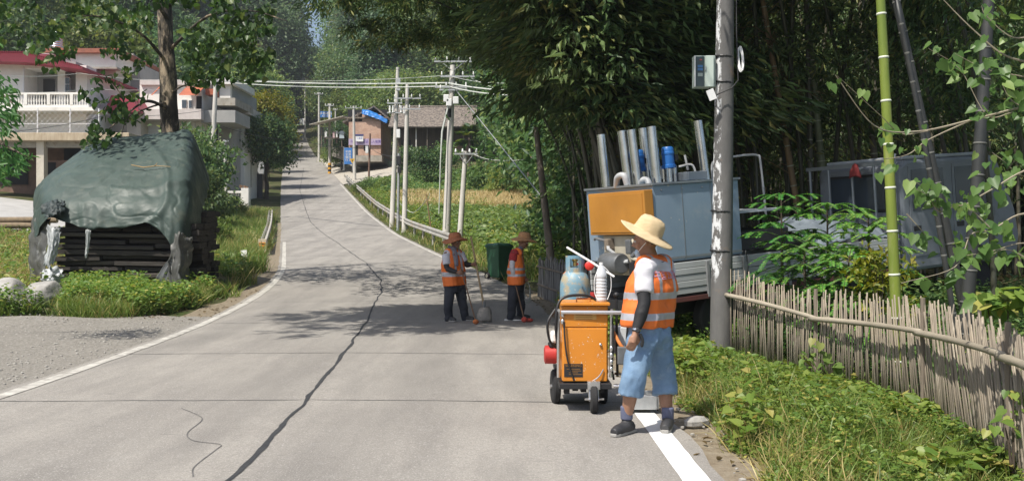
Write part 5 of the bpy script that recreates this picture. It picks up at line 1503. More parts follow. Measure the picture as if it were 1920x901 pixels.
# near utility pole
def pole_paint():
    m = bpy.data.materials.new("near_pole_surface"); m.use_nodes = True
    nt = m.node_tree; N = nt.nodes; L = nt.links; b = N["Principled BSDF"]; b.inputs["Roughness"].default_value = .85
    tc = N.new("ShaderNodeTexCoord"); sx = N.new("ShaderNodeSeparateXYZ"); L.new(tc.outputs["Object"], sx.inputs[0])
    def noise(sc, st=(1, 1, 1), det=6):
        mp = N.new("ShaderNodeMapping"); mp.inputs["Scale"].default_value = st; L.new(tc.outputs["Object"], mp.inputs[0])
        n = N.new("ShaderNodeTexNoise"); n.inputs["Scale"].default_value = sc; n.inputs["Detail"].default_value = det; n.inputs["Roughness"].default_value = .7; L.new(mp.outputs[0], n.inputs["Vector"]); return n.outputs["Fac"]
    def math_(op, a, bb):
        q = N.new("ShaderNodeMath"); q.operation = op; q.use_clamp = op in ('MULTIPLY',)
        for i, v in enumerate((a, bb)):
            if isinstance(v, (int, float)): q.inputs[i].default_value = v
            else: L.new(v, q.inputs[i])
        return q.outputs[0]
    def rng(s, a, bb):
        r = N.new("ShaderNodeMapRange"); r.inputs[1].default_value = a; r.inputs[2].default_value = bb; L.new(s, r.inputs[0]); return r.outputs[0]
    def mix(f, a, bb):
        x = N.new("ShaderNodeMix"); x.data_type = 'RGBA'; L.new(f, x.inputs[0])
        for sk, v in ((6, a), (7, bb)):
            if isinstance(v, tuple): x.inputs[sk].default_value = rgb(v)
            else: L.new(v, x.inputs[sk])
        return x.outputs[2]
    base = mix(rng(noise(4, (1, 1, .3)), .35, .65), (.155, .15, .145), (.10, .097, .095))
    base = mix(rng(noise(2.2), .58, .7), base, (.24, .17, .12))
    # torn white paper and whitewash on the road side, above chest height
    side = rng(math_('ADD', sx.outputs["X"], math_('MULTIPLY', noise(3, (1, 1, .6)), .08)), .035, .012)
    hgt = math_('MULTIPLY', rng(sx.outputs["Z"], 1.15, 1.30), 1.0)
    tear = rng(noise(9, (1, 1, .45), 8), .50, .53)
    lowt = rng(noise(1.5, (0, 0, 1), 1), .34, .40)
    white = math_('MULTIPLY', math_('MULTIPLY', side, hgt), math_('MULTIPLY', tear, lowt))
    L.new(mix(white, base, (.66, .67, .68)), b.inputs["Base Color"])
    bp = N.new("ShaderNodeBump"); bp.inputs["Strength"].default_value = .4; bp.inputs["Distance"].default_value = .01; L.new(noise(30), bp.inputs["Height"]); L.new(bp.outputs[0], b.inputs["Normal"])
    return m
ND = 12.6
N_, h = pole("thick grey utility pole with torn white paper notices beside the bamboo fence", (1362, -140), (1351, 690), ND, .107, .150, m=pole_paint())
bx_ = thing("electric_box", "pale green grey electricity box with open cover strapped to the near utility pole", "electric box", W(1321, 134, ND - .1)); bx_.scale = (.88, .88, .88)
mbox = mat("box_palegreen", (.40, .47, .42), (.34, .40, .36), scale=3, rough=.5); mboxd = mat("box_window", (.035, .05, .05), rough=.15, spec=.6)
mb = MB(); mb.box((0, .06, 0), (.32, .16, .47)); mb.build("case", mbox, bx_, bevel=.012)
mb = MB(); mb.box((.065, -.035, .0), (.125, .03, .46)); mb.build("cover", mat("cover_palegreen", (.52, .60, .54), rough=.5), bx_, bevel=.006)
mb = MB(); mb.box((-.075, -.024, 0), (.13, .006, .44)); w = mb.build("window", mboxd, bx_)
mb = MB(); mb.box((-.148, -.03, 0), (.014, .03, .46)); mb.build("edge_strip", mwh, bx_)
for z in (.075, .03):
    mb = MB(); mb.box((-.07, -.03, z), (.075, .004, .035)); mb.build("breaker", mat("breaker_blue", (.06, .16, .36), rough=.4), w)
mb = MB(); mb.box((-.07, -.03, -.05), (.07, .004, .05)); mb.build("card", mat("card_grey", (.30, .36, .34), rough=.6), w)
mb = MB(); mb.box((-.06, -.03, .17), (.035, .004, .022)); mb.build("warning_label", mat("label_red", (.35, .08, .08), rough=.6), w)
mb = MB(); mb.box((.0, -.055, .04), (.02, .02, .06)); mb.build("latch", mgalv, bx_)
tg = thing("paper_tag", "small white paper tag hanging under the electricity box", "tag", W(1334, 177, ND - .22)); mb = MB(); mb.box((0, 0, 0), (.10, .004, .14), RY(R(-22))); mb.build("card", mwh, tg)
cl = thing("cable_coil", "loop of pale cable hung on the right side of the near utility pole", "cable", W(1387, 112, ND)); mb = MB()
for k in range(3):
    mb.tube([(.03 * math.cos(a) + .01 * k, .05 * math.sin(a), .17 * math.sin(a) + .01 * k) for a in np.linspace(0, 2 * math.pi, 20)], .007, 5, cap=False)
mb.build("loop", mwh, cl, smooth='all')
mb = MB(); Q = rel_px(N_, 1378, 0, ND - .15)
mb.tube([rel_px(N_, 1380, -100, ND), rel_px(N_, 1381, 60, ND - .02), rel_px(N_, 1384, 150, ND - .02), rel_px(N_, 1372, 165, ND - .2), rel_px(N_, 1342, 178, ND - .2), rel_px(N_, 1330, 165, ND - .1)], .009, 5)
mb.build("cable_run", mwire, N_, smooth=True)
for py in (107, 155, 396, 470):
    mb = MB(); c = rel_px(N_, 1352 + (450 - py) * .015, py, ND); rr = .107 + .043 * (1 - (c.z / N_['_h']))
    mb.lathe([(rr + .004, -.012), (rr + .010, 0), (rr + .004, .012)], 20, c, RY(R(5))); mb.build("strap", mblackp, N_)

# power cables
def cable(label, pts, r=.012, sag=.0, m=None, cat="power cable", group="overhead cables"):
    o = thing("power_cable", label, cat, (0, 0, 0), 0, group)
    mb = MB()
    for a, b in zip(pts[:-1], pts[1:]):
        a, b = Vector(a), Vector(b); n = 14
        mb.tube([a.lerp(b, i / n) - Vector((0, 0, sag * 4 * (i / n) * (1 - i / n))) for i in range(n + 1)], r, 5)
    mb.build("wire", m or mwire, o, smooth='all', recalc=False)
    return o
top = lambda t, px, py, d: W(px, py, d)
cable("upper pale cable bundle crossing high over the road between two poles", [W(432, 150, 60), W(838, 155, 45), W(1012, 170, 40)], .036, .12, mwirel)
cable("lower pale cable bundle crossing high over the road between two poles", [W(432, 155, 60), W(838, 161, 45), W(1012, 178, 40)], .030, .16, mwirel)
cable("thin wire just above the pale cable bundles", [W(418, 148, 60), W(840, 141, 45), W(1000, 152, 40)], .012, .2, mwirel)
cable("second thin wire above the pale cable bundles", [W(410, 146, 60), W(822, 114, 45)], .010, .5)
cable("thin wire running out of the left edge in front of the red roof", [W(-60, 135, 46), W(150, 137, 58), W(398, 150, 60)], .012, .2, mwirel)
cable("lower thin wire along the balcony of the white house", [W(-60, 166, 46), W(170, 166, 58), W(398, 158, 60)], .010, .2, mwirel)
cable("black wire sagging past the balcony house to the left roadside pole", [W(-60, 252, 40), W(200, 215, 55), W(398, 204, 60)], .014, .2)
cable("thin wire from the tall pole to the poles up the road", [W(822, 114, 45), W(746, 130, 57), W(655, 200, 104), W(612, 195, 117)], .012, .4)
cable("second thin wire from the tall pole to the poles up the road", [W(880, 114, 45), W(757, 186, 53), W(672, 201, 104), W(624, 196, 117)], .012, .4)
cable("black wire along the road to the far hill pole", [W(612, 195, 117), W(598, 175, 142), W(572, 168, 188)], .02, .4)
cable("black service wire crossing low in front of the brick house", [W(398, 230, 60), W(560, 262, 86), W(694, 275, 96), W(748, 292, 54.5)], .018, .3)
cable("steel stay wire slanting from the tallest pole down to the leaning pole", [W(856, 170, 45), W(1021, 375, 25)], .018, .0, mgalv)
cable("wire from the short pole to the right across the field", [W(880, 284, 43), W(935, 300, 42), W(1014, 290, 40)], .014, .1, mwirel)
cable("lower wire from the short pole to the right across the field", [W(884, 287, 43), W(1022, 330, 40), W(1100, 335, 36)], .012, .2)
cable("wire from the tallest pole into the bamboo grove on the right", [W(884, 146, 45), W(1010, 178, 40), W(1160, 190, 33)], .012, .2, mwirel)
cable("slack white cable hanging from the switch post to a stick in the grass", [W(750, 380, 54), W(775, 398, 52), W(800, 372, 50), W(806, 362, 49)], .016, .1, mwirel)

# guardrails
def wbeam(name, label, pts, hgt, m, post_step, side, posts_m):
    g = thing(name, label, "guardrail", (0, 0, 0)); mb = MB(); rows = []
    prof = [(-.0, -.155), (.06, -.12), (.06, -.06), (0, -.02), (0, .02), (.06, .06), (.06, .12), (0, .155)]
    for i, p in enumerate(pts):
        t = (Vector(pts[min(i + 1, len(pts) - 1)]) - Vector(pts[max(i - 1, 0)])); t.z = 0; t.normalize()
        nrm_ = Vector((t.y, -t.x, 0)) * side
        rows.append([Vector(p) + nrm_ * u + Vector((0, 0, hgt + v)) for u, v in prof])
    mb.grid(rows); mb.build("beam", m, g, recalc=False, solid=.012, smooth=True)
    acc = 0; last = Vector(pts[0]); posts = [0]
    for i in range(1, len(pts)):
        acc += (Vector(pts[i]) - Vector(pts[i - 1])).length
        if acc >= post_step: posts.append(i); acc = 0
    for i in posts:
        p = Vector(pts[i]); t = (Vector(pts[min(i + 1, len(pts) - 1)]) - Vector(pts[max(i - 1, 0)])); t.z = 0; t.normalize(); nrm_ = Vector((t.y, -t.x, 0)) * side
        q = p - nrm_ * .14
        mb = MB(); mb.tube([(q.x, q.y, p.z - .4), (q.x, q.y, p.z + hgt + .12)], .07, 8); mb.tube([q + Vector((0, 0, hgt)), p + Vector((0, 0, hgt))], .05, 6); mb.build("post", posts_m, g, smooth=True)
    return g
mrail = mat("guardrail_steel", (.50, .49, .46), (.40, .38, .34), scale=1.5, rough=.55, metal=.3, c3=(.42, .34, .24), c3scale=.4, c3lo=.5, c3hi=.65)
ys_ = np.arange(38.0, 104, 1.0)
wbeam("guardrail", "long steel guardrail curving along the right side of the road", [(float(XR(y)) + .5, float(y), float(ZR(y)) - .02) for y in ys_], .66, mrail, 2.9, -1, mrail)
ys_ = np.arange(38, 63, 1.0)
gl = wbeam("guardrail", "short steel guardrail in the grass on the left side with a reflector end", [(float(XL(y)) - .58, float(y), float(ZR(y)) - .02) for y in ys_], .50, mat("guardrail_pale", (.55, .52, .46), (.44, .41, .36), scale=1.5, rough=.6, metal=.2), 1.9, 1, mrail)
p = Vector((float(XL(38)) - .66, 37.9, Zr(38) + .36))
mb = MB(); mb.box(p, (.32, .03, .52)); pl = mb.build("end_plate", mat("plate_tan", (.52, .44, .32), rough=.6), gl, bevel=.01)
mb = MB(); mb.box(p + Vector((0, -.02, 0)), (.25, .01, .26)); hz = mb.build("hazard_panel", mat("hazard_orange", (.75, .28, .03), rough=.4), pl)
for dz in (.07, -.06):
    mb = MB(); mb.box(p + Vector((0, -.028, dz)), (.22, .006, .045), RY(R(8))); mb.build("stripe", mblackp, hz)
q = W(458, 483, 33); t = thing("marker_board", "small white leaning marker board in the roadside grass", "marker", (q.x, 33, Hf(q.x, 33))); mb = MB(); mb.box((0, 0, .34), (.20, .03, .42), RX(-.12) @ RY(-.1)); mb.build("board", mwh, t)
mb = MB(); mb.box((0, .02, .08), (.04, .03, .3)); mb.build("stake", mgalv, t)

# signs
s_ = thing("road_sign", "blue rectangular direction sign with white writing up the road", "road sign", W(611, 214, 143)); mb = MB(); mb.box((0, 0, 0), (1.7, .05, .92)); mb.build("panel", mblue, s_, bevel=.02)
CJK = None
def text(body, size, loc, rot, m, parent=None, name="lettering", extrude=.002, align='CENTER', spacing=1.0):
    cu = bpy.data.curves.new(name, 'FONT'); cu.body = body; cu.size = size; cu.extrude = extrude; cu.align_x = align; cu.align_y = 'CENTER'; cu.space_character = spacing
    cu.resolution_u = 2
    cu.materials.append(m)
    o = bpy.data.objects.new(name, cu); COL.objects.link(o); o.location = loc; o.rotation_euler = rot
    bpy.context.view_layer.update()
    me = bpy.data.meshes.new_from_object(o.evaluated_get(bpy.context.evaluated_depsgraph_get()))
    bpy.data.objects.remove(o)
    o = bpy.data.objects.new(name, me); COL.objects.link(o); o.location = loc; o.rotation_euler = rot; o["kind"] = "thing"
    if parent is not None: o.parent = parent
    return o
text("乡镇道路", .44, (0, -.04, .12), (R(90), 0, 0), mwh, s_); text("前方村口", .28, (0, -.04, -.28), (R(90), 0, 0), mwh, s_)
mb = MB(); mb.tube([(-.95, .1, .3), (-.95, .1, -4.2)], .06, 8); mb.tube([(-1.0, .08, .15), (.6, .08, .15)], .03, 6); mb.build("post", mgalv, s_, smooth=True)
q = W(653, 292, 101); s_ = thing("notice_sign", "tall blue notice board with vertical white writing by the apron", "notice board", q); mb = MB(); mb.box((0, 0, 0), (.86, .08, 1.72)); mb.build("panel", mblue, s_, bevel=.02)
for x in (-.46, .46):
    mb = MB(); mb.box((x, .02, -.25), (.06, .06, 2.5)); mb.build("post", mgalv, s_)
text("路\n面\n施\n工", .30, (.16, -.05, .0), (R(90), 0, 0), mwh, s_); text("安\n全\n慢\n行", .30, (-.16, -.05, .0), (R(90), 0, 0), mwh, s_)
q = W(660.5, 301, 100.4); s_ = thing("warning_sign", "small orange yellow triangular warning sign below the blue notice board", "warning sign", q); mb = MB()
mb.prism([(-.28, .22), (.28, .22), (0, -.28)], -.02, .02); mb.build("panel", myel, s_); mb = MB(); mb.prism([(-.09, .10), (.09, .10), (0, -.10)], -.03, -.022); mb.build("symbol", mblackp, s_)
mb = MB(); mb.tube([(0, .04, .2), (0, .04, -1.1)], .03, 6); mb.build("post", mgalv, s_)

# ------------------------------------------------------------------ brick house, shop shelter, old farmhouse
def brick(name, c1, c2, mort, sc):
    m = bpy.data.materials.new(name); m.use_nodes = True; nt = m.node_tree; N = nt.nodes; L = nt.links; b = N["Principled BSDF"]; b.inputs["Roughness"].default_value = .9
    tc = N.new("ShaderNodeTexCoord"); cb = N.new("ShaderNodeCombineXYZ"); sx = N.new("ShaderNodeSeparateXYZ"); L.new(tc.outputs["Object"], sx.inputs[0])
    ad = N.new("ShaderNodeMath"); L.new(sx.outputs[0], ad.inputs[0]); L.new(sx.outputs[1], ad.inputs[1]); L.new(ad.outputs[0], cb.inputs[0]); L.new(sx.outputs[2], cb.inputs[1])
    t = N.new("ShaderNodeTexBrick"); t.inputs["Scale"].default_value = sc; t.inputs["Color1"].default_value = rgb(c1); t.inputs["Color2"].default_value = rgb(c2); t.inputs["Mortar"].default_value = rgb(mort); t.inputs["Mortar Size"].default_value = .012
    t.inputs["Brick Width"].default_value = .25; t.inputs["Row Height"].default_value = .075
    L.new(cb.outputs[0], t.inputs["Vector"])
    n = N.new("ShaderNodeTexNoise"); n.inputs["Scale"].default_value = 1.6; n.inputs["Detail"].default_value = 8; L.new(tc.outputs["Object"], n.inputs["Vector"])
    mr = N.new("ShaderNodeMapRange"); mr.inputs[1].default_value = .45; mr.inputs[2].default_value = .7; mr.inputs[4].default_value = .6; L.new(n.outputs["Fac"], mr.inputs[0])
    x = N.new("ShaderNodeMix"); x.data_type = 'RGBA'; L.new(mr.outputs[0], x.inputs[0]); L.new(t.outputs[0], x.inputs[6]); x.inputs[7].default_value = rgb((c1[0] * .6, c1[1] * .6, c1[2] * .65)); L.new(x.outputs[2], b.inputs["Base Color"])
    return m
mbrick = brick("brick_orange", (.60, .34, .22), (.46, .24, .16), (.54, .47, .40), 1.0)
mtile = mat("roof_tile_grey", (.22, .185, .155), (.085, .072, .064), scale=4.5, lo=.42, hi=.58, rough=.95, bump=1.0, bscale=12, c3=(.25, .21, .17), c3scale=5, c3lo=.55, c3hi=.65)
h = thing0("brick_house", "half built orange brick house with gable roof and blue sheet by the road", "house")
D = 110
wl = one("wall", mbrick, h, (654, 714, 227, 293, D, 9.5), (679, 714.2, 214, 226.8, D + .05, 9.3))
one("foundation", mconc, h, (652, 716, 290.5, 302, D - .12, 9.8))
one("doorway", mdark, h, (665.5, 671, 272, 290, D - .03, .06)); w = one("window", mdark, h, (682, 692, 272, 282, D - .04, .08)); one("lintel", mconc, h, (680, 696, 269.5, 272, D - .06, .2))
one("pale_band", mpink, h, (654, 714, 269.2, 271, D - .12, .2))
one("loft_beam", mdarkw, h, (646, 729, 219, 221.5, D - .2, .3), (650, 679, 222, 223.5, D + 2, .3))
gx0, gx1, gxa = W(645, 0, D).x, W(731, 0, D).x, W(700, 0, D).x; gz0, gz1 = W(0, 222, D).z, W(0, 196, D).z
mb = MB()
mb.prism([(gx0 - .3, gz0 - .25), (gxa, gz1), (gx1 + .2, gz0 - .1), (gx1 + .1, gz0 - .3), (gxa, gz1 - .2), (gx0 - .2, gz0 - .42)], D + .5, D + 10.5)
mb.build("roof", mtile, h)
mb = MB()
for k in range(5):
    t = k / 4; mb.tube([(gx0 + (gx1 - gx0) * (.1 + .8 * t), D + .2, gz0 - .3), (gx0 + (gx1 - gx0) * (.1 + .8 * t), D + .2, gz0 - .3 + (gz1 - gz0) * (1 - abs(2 * t - .7)) * .8)], .07, 5)
mb.build("gable_frame", mdarkw, h)
one("loft_back", mdark, h, (652, 727, 205, 226, D + 4, .2))
cloth("blue_sheet", "bright blue plastic sheet draped over the top of the brick wall", "plastic sheet", [[W(679, 214, D - .5), W(690, 216, D - .5), (W(706, 222, D - .5)), W(726, 231, D - .5)], [W(679, 206, D - .1), W(690, 207, D - .1), W(706, 213, D - .1), W(726, 223, D - .1)], [W(681, 206, D + 2), W(690, 206, D + 2), W(706, 212, D + 2), W(722, 222, D + 2)]], mat("sheet_blue", (.02, .16, .50), (.04, .22, .58), scale=2, rough=.4), .12, 21)
bn = thing("banner", "faded purple banner with writing across the brick house front", "banner", W(684, 265.5, D - .2)); mb = MB(); mb.box((0, 0, 0), (3.7, .03, .72)); mb.build("sheet", mat("banner_purple", (.36, .28, .46), (.46, .38, .50), scale=1.5, rough=.8), bn)
text("平安村庄建设 人人有责", .34, (.1, -.025, 0), (R(90), 0, 0), mat("banner_ink", (.16, .10, .36), rough=.8), bn)
sg = thing("shop_sign", "white sign board with dark blue heading on the brick house front", "sign board", W(674, 259, D - .36)); mb = MB(); mb.box((0, 0, 0), (.86, .06, .70)); mb.build("panel", mwh, sg); mb = MB(); mb.box((0, -.035, .38), (.95, .05, .20)); mb.build("heading", mat("sign_navy", (.05, .06, .18), rough=.6), sg)
text("小卖部", .22, (0, -.035, 0), (R(90), 0, 0), mat("ink_blue", (.12, .16, .45), rough=.6), sg)
# shop shelter with tan sheet roof left of it
sh = thing0("shop_shelter", "open shelter with sloping tan sheet roof left of the brick house", "shelter")
r0, r1 = W(596, 242, 118), W(646, 219, 113)
mb = MB(); mb.add([(r0.x, 113, r0.z), (r1.x, 112, r1.z), (r1.x, 117, r1.z + .5), (r0.x, 117.5, r0.z + .5)], [(0, 1, 2, 3)]); mb.build("roof", mat("sheet_tan", (.58, .54, .45), (.48, .44, .37), scale=2, rough=.7), sh, solid=.08)
for px in (602, 622, 640):
    one("post", mdarkw, sh, (px, px + 1.4, 236, 275, 113.5, .12))
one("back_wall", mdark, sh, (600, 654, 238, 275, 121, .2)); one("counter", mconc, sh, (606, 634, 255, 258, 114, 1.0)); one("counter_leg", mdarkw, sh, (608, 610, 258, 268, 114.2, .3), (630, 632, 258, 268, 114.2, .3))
mgar = [mat("garment_white", (.66, .66, .64), rough=.9), mat("garment_paleblue", (.42, .50, .54), rough=.9), mat("garment_rose", (.50, .36, .36), rough=.9)]
for (px, py, w_, h_, k, lab) in ((611, 251, 4, 11, 0, "white garment hanging at the left end of the shop shelter"), (626, 252, 4, 12, 2, "rose coloured garment hanging in the shop shelter"), (631.5, 251, 3, 12, 0, "narrow white garment hanging beside the rose coloured one"), (641, 252, 9, 14, 1, "wide pale blue garment hanging at the right end of the shop shelter")):
    q = W(px, py, 113.2); g = thing("hanging_garment", lab, "garment", q, 0, "garments hanging in the shop shelter"); mb = MB(); s = 113.2 / FPX
    mb.prism([(-w_ * .5 * s, -h_ * .5 * s), (w_ * .5 * s, -h_ * .5 * s), (w_ * .45 * s, h_ * .3 * s), (w_ * .7 * s, h_ * .1 * s), (w_ * .75 * s, h_ * .2 * s), (w_ * .35 * s, h_ * .5 * s), (-w_ * .35 * s, h_ * .5 * s), (-w_ * .75 * s, h_ * .2 * s), (-w_ * .7 * s, h_ * .1 * s), (-w_ * .45 * s, h_ * .3 * s)], -.06, .06)
    mb.build("cloth", mgar[k], g, bevel=.02)
rw = thing0("retaining_wall", "rough grey stone retaining wall along the shop apron", "wall")
mb = MB(); rows = []
for t in np.linspace(0, 1, 40):
    a = W(612 + 42 * t, 266 + 12 * t, 132 - 22 * t); zb = a.z - 1.6
    rows.append([Vector((a.x + .15 * float(vnoise(t * 60, z * 3)), a.y + .25 * float(vnoise(t * 70, z * 4 + 8)), zb + (a.z - zb) * z)) for z in np.linspace(0, 1, 6)] + [Vector((a.x + .6, a.y + 1.2, a.z))])
mb.grid(rows); mb.build("stonework", mat("rubble_wall", (.34, .31, .27), (.17, .155, .14), scale=1.6, rough=.95, bump=1.0, bscale=6), rw, recalc=False)
# old farmhouse
of = thing0("farmhouse", "old dark timber farmhouse with wide grey brown tiled roof beyond the field", "house")
D = 106
def gable_roof(parent, px0, px1, pyr, pye, d, dep, m, hip=0.0, name="roof"):
    x0, x1 = W(px0, 0, d).x, W(px1, 0, d).x; zr_, ze = W(0, pyr, d + dep / 2).z, W(0, pye, d).z
    mb = MB(); rows = []
    for x in np.linspace(x0, x1, 24):
        w = .06 * float(vnoise(x * .8, 3)); e = hip * (1 - min(1, (x - x0) / max(hip * 1.2, .01))) if hip else 0
        rows.append([(x, d, ze + w), (x, d + dep * .25, ze + (zr_ - ze) * .46 + w), (x, d + dep / 2, zr_ + w - e * .8), (x, d + dep * .75, ze + (zr_ - ze) * .46 + w), (x, d + dep, ze + w)])
    mb.grid(rows); o = mb.build(name, m, parent, recalc=False, solid=.16)
    mb = MB(); mb.tube([(x0, d + dep / 2, zr_ + .08), ((x0 + x1) / 2, d + dep / 2, zr_ + .05), (x1, d + dep / 2, zr_ + .1)], .16, 6); mb.build("ridge", mtile, o)
    return o
mtimb = mat("timber_wall_dark", (.065, .05, .04), (.11, .085, .065), scale=1.5, rough=.9, stretch=(3, 3, .3))
gable_roof(of, 728, 892, 201, 238, D - 1.2, 9, mtile)
one("wall", mtimb, of, (738, 884, 232, 306, D + 1.0, 5.5)); one("lower_wall", mbrick_d, of, (820, 884, 270, 306, D + .8, .2))
for px in (744, 779, 800, 838, 868): one("post", mdarkw if px != 779 else mpole, of, (px, px + (2.2 if px == 779 else 1.6), 236, 306, D - .6, .16))
for q in ((752, 770, 262, 300), (846, 860, 262, 282)): one("opening", mdark, of, (q[0], q[1], q[2], q[3], D + .94, .05))
gable_roof(of, 896, 962, 229, 250, D + 2, 6, mtile, name="annex_roof"); one("annex_wall", mtimb, of, (900, 956, 246, 306, D + 3.2, 4))
o2 = thing0("farm_shed", "low dark lean to shed with sagging tiled roof right of the old farmhouse", "shed")
gable_roof(o2, 985, 1100, 268, 292, 64, 5, mtile); one("wall", mtimb, o2, (990, 1095, 288, 345, 65, 3))
ob = thing0("brick_outhouse", "low pinkish brick wall of an outhouse seen between trees beyond the field", "outhouse"); one("wall", brick("brick_pink", (.36, .22, .17), (.42, .27, .2), (.3, .24, .2), 1.0), ob, (990, 1135, 255, 340, 61, 2.5)); one("coping", mtile, ob, (986, 1139, 250, 256, 60.8, 3))
# soil bank seen through the bamboo
# fan palm
pm = thing("fan_palm", "fan palm with yellowing lower fronds in front of the old farmhouse", "palm tree", (W(880, 0, 92).x, 92, Hf(W(880, 0, 92).x, 92)))
hz_ = W(0, 258, 92).z - pm.location.z
mb = MB(); mb.tube([(0, 0, -.2), (.06, 0, hz_ * .5), (0, 0, hz_)], [.17, .14, .12], 9); mb.build("trunk", mbark, pm, smooth=True)
rs = np.random.RandomState(5); pos, dr, nr = [], [], []
for k in range(26):
    az, el = rs.rand() * 6.28, rs.uniform(-.7, 1.2); v = np.array([math.cos(az) * math.cos(el), math.sin(az) * math.cos(el), math.sin(el)]); c = np.array([0, 0, hz_]) + v * .8
    up = np.array([-math.cos(az) * math.sin(el), -math.sin(az) * math.sin(el), math.cos(el)]); sd_ = np.cross(v, up)
    for a in np.linspace(-1.25, 1.25, 15):
        pos.append(c); dr.append(v * math.cos(a) + sd_ * math.sin(a) + np.array([0, 0, -.12])); nr.append(up)
leaf_object("fronds", [(leaf_arrays(np.array(pos), np.array(dr), np.array(nr), .85, .10, 'dia'), 0)], leafmat("leaf_palm", (.04, .09, .02), (.10, .16, .03), (.28, .26, .05)), pm)
# stick in the grass by the pole
t = thing("stake", "bare leaning bamboo stake in the grass by the switch post", "stake", W(813, 440, 47)); mb = MB(); mb.tube([(0, 0, -.6), (-.36, 0, 2.0)], [.04, .03], 6); mb.build("stick", mculm_dry, t)
# ------------------------------------------------------------------ truck with the thermoplastic kettle
mtruckw = mat("truck_greywhite", (.21, .232, .262), (.17, .19, .22), scale=1.5, rough=.45, c3=(.10, .10, .095), c3scale=1.2, c3lo=.58, c3hi=.75)
mkettle = mat("kettle_blue", (.24, .33, .43), (.28, .37, .47), scale=1.1, rough=.40, c3=(.36, .42, .48), c3scale=1.4, c3lo=.56, c3hi=.74, metal=.25, spots=(9, .12, (.55, .55, .52)))
myellow = mat("cabinet_yellow", (.50, .225, .035), (.42, .185, .03), scale=1.6, rough=.5, c3=(.36, .17, .04), c3scale=2.2, c3lo=.56, c3hi=.80, rvar=.12)
mrim_ = mat("edge_steel", (.30, .33, .36), rough=.45, metal=.6)
mcreamp = mat("panel_cream", (.50, .46, .36), (.42, .38, .30), scale=3, rough=.6)
mtyre = mat("tyre_rubber", (.02, .02, .021), rough=.85)
mboard = mat("sideboard_grey", (.42, .44, .44), (.34, .355, .35), scale=2, rough=.6, stretch=(.4, 1, 3))
mmotor = mat("motor_blue", (.02, .13, .42), (.025, .15, .46), scale=3, rough=.4)
mhose = mat("hose_grey", (.42, .43, .44), rough=.5)
mtarpb = mat("load_sheet", (.19, .225, .26), (.13, .155, .18), scale=3, rough=.5)
mred = mat("paint_red", (.45, .035, .03), rough=.45)
mgrey_b = mat("post_grey", (.26, .27, .275), (.18, .185, .19), scale=6, rough=.6)
TR = Vector((2.06, 13.0, .0))
truck = thing("flatbed_truck", "grey crew cab truck carrying a blue road marking kettle, backed in under the bamboo", "truck", TR)
truck.rotation_euler = (0, R(-4.7), R(28))
TM = Matrix.Translation(TR) @ truck.rotation_euler.to_matrix().to_4x4()
TI = TM.inverted()
def TL(px, py, d): return TI @ W(px, py, d)
# bed
mb = MB(); mb.box((2.35, .86, .72), (4.7, 1.72, .10)); mb.box((2.6, .35, .55), (5.2, .1, .2)); mb.box((2.6, 1.37, .55), (5.2, .1, .2)); mb.build("bed", mblackp, truck)
for y in (-.02, 1.74):
    for x0, x1 in ((.02, 1.52), (1.55, 3.05), (3.08, 4.6)):
        mb = MB()
        for k in range(5): mb.box(((x0 + x1) / 2, y, .80 + k * .088), (x1 - x0, .045 if k % 2 else .03, .082))
        mb.build("side_board", mboard, truck, bevel=.006)
mb = MB(); mb.box((2.3, -.04, .69), (4.6, .03, .06)); mb.build("bed_edge", mat("edge_dullred", (.13, .035, .03), (.09, .04, .035), scale=3, rough=.7), truck)
# kettle body
mb = MB(); mb.box((.76, .86, 1.74), (1.5, 1.66, 1.06)); mb.build("kettle_body", mkettle, truck, bevel=.012)
mb = MB(); mb.box((.76, .02, 2.285), (1.54, .04, .03)); mb.box((.76, 1.70, 2.285), (1.54, .04, .03)); mb.box((.0, .86, 2.285), (.04, 1.64, .03)); mb.box((1.52, .86, 2.285), (.04, 1.64, .03)); kr = mb.build("kettle_rim", mrim_, truck)
mb = MB()
for x in (.15, .5, .85, 1.2): mb.ball((x, .022, 2.20), .013, 6)
mb.build("rivets", mrim_, kr)["kind"] = "stuff"
mb = MB(); mb.box((1.05, .025, 1.33), (.22, .012, .10), RY(.05)); mb.build("drain_slot", mdark, truck)
mb = MB()
for x in (.5, 1.0): mb.box((x, .0285, 1.74), (.012, .006, 1.04))
mb.box((.76, .0285, 1.26), (1.48, .006, .035)); mb.build("panel_seam", mrim_, truck)
for x in (.06, .8, 1.46, 2.3, 3.0, 3.8, 4.55):
    mb = MB(); mb.box((x, -.052, .93), (.05, .03, .50)); mb.build("stake_post", mgrey_b, truck, bevel=.004)
# yellow control cabinet at the tail
mb = MB(); mb.box((-.085, .69, 1.915), (.15, 1.38, .60)); yc = mb.build("control_cabinet", myellow, truck, bevel=.01)
mb = MB(); mb.box((-.165, .69, 1.915), (.010, 1.30, .53)); mb.build("door", myellow, yc, bevel=.004)
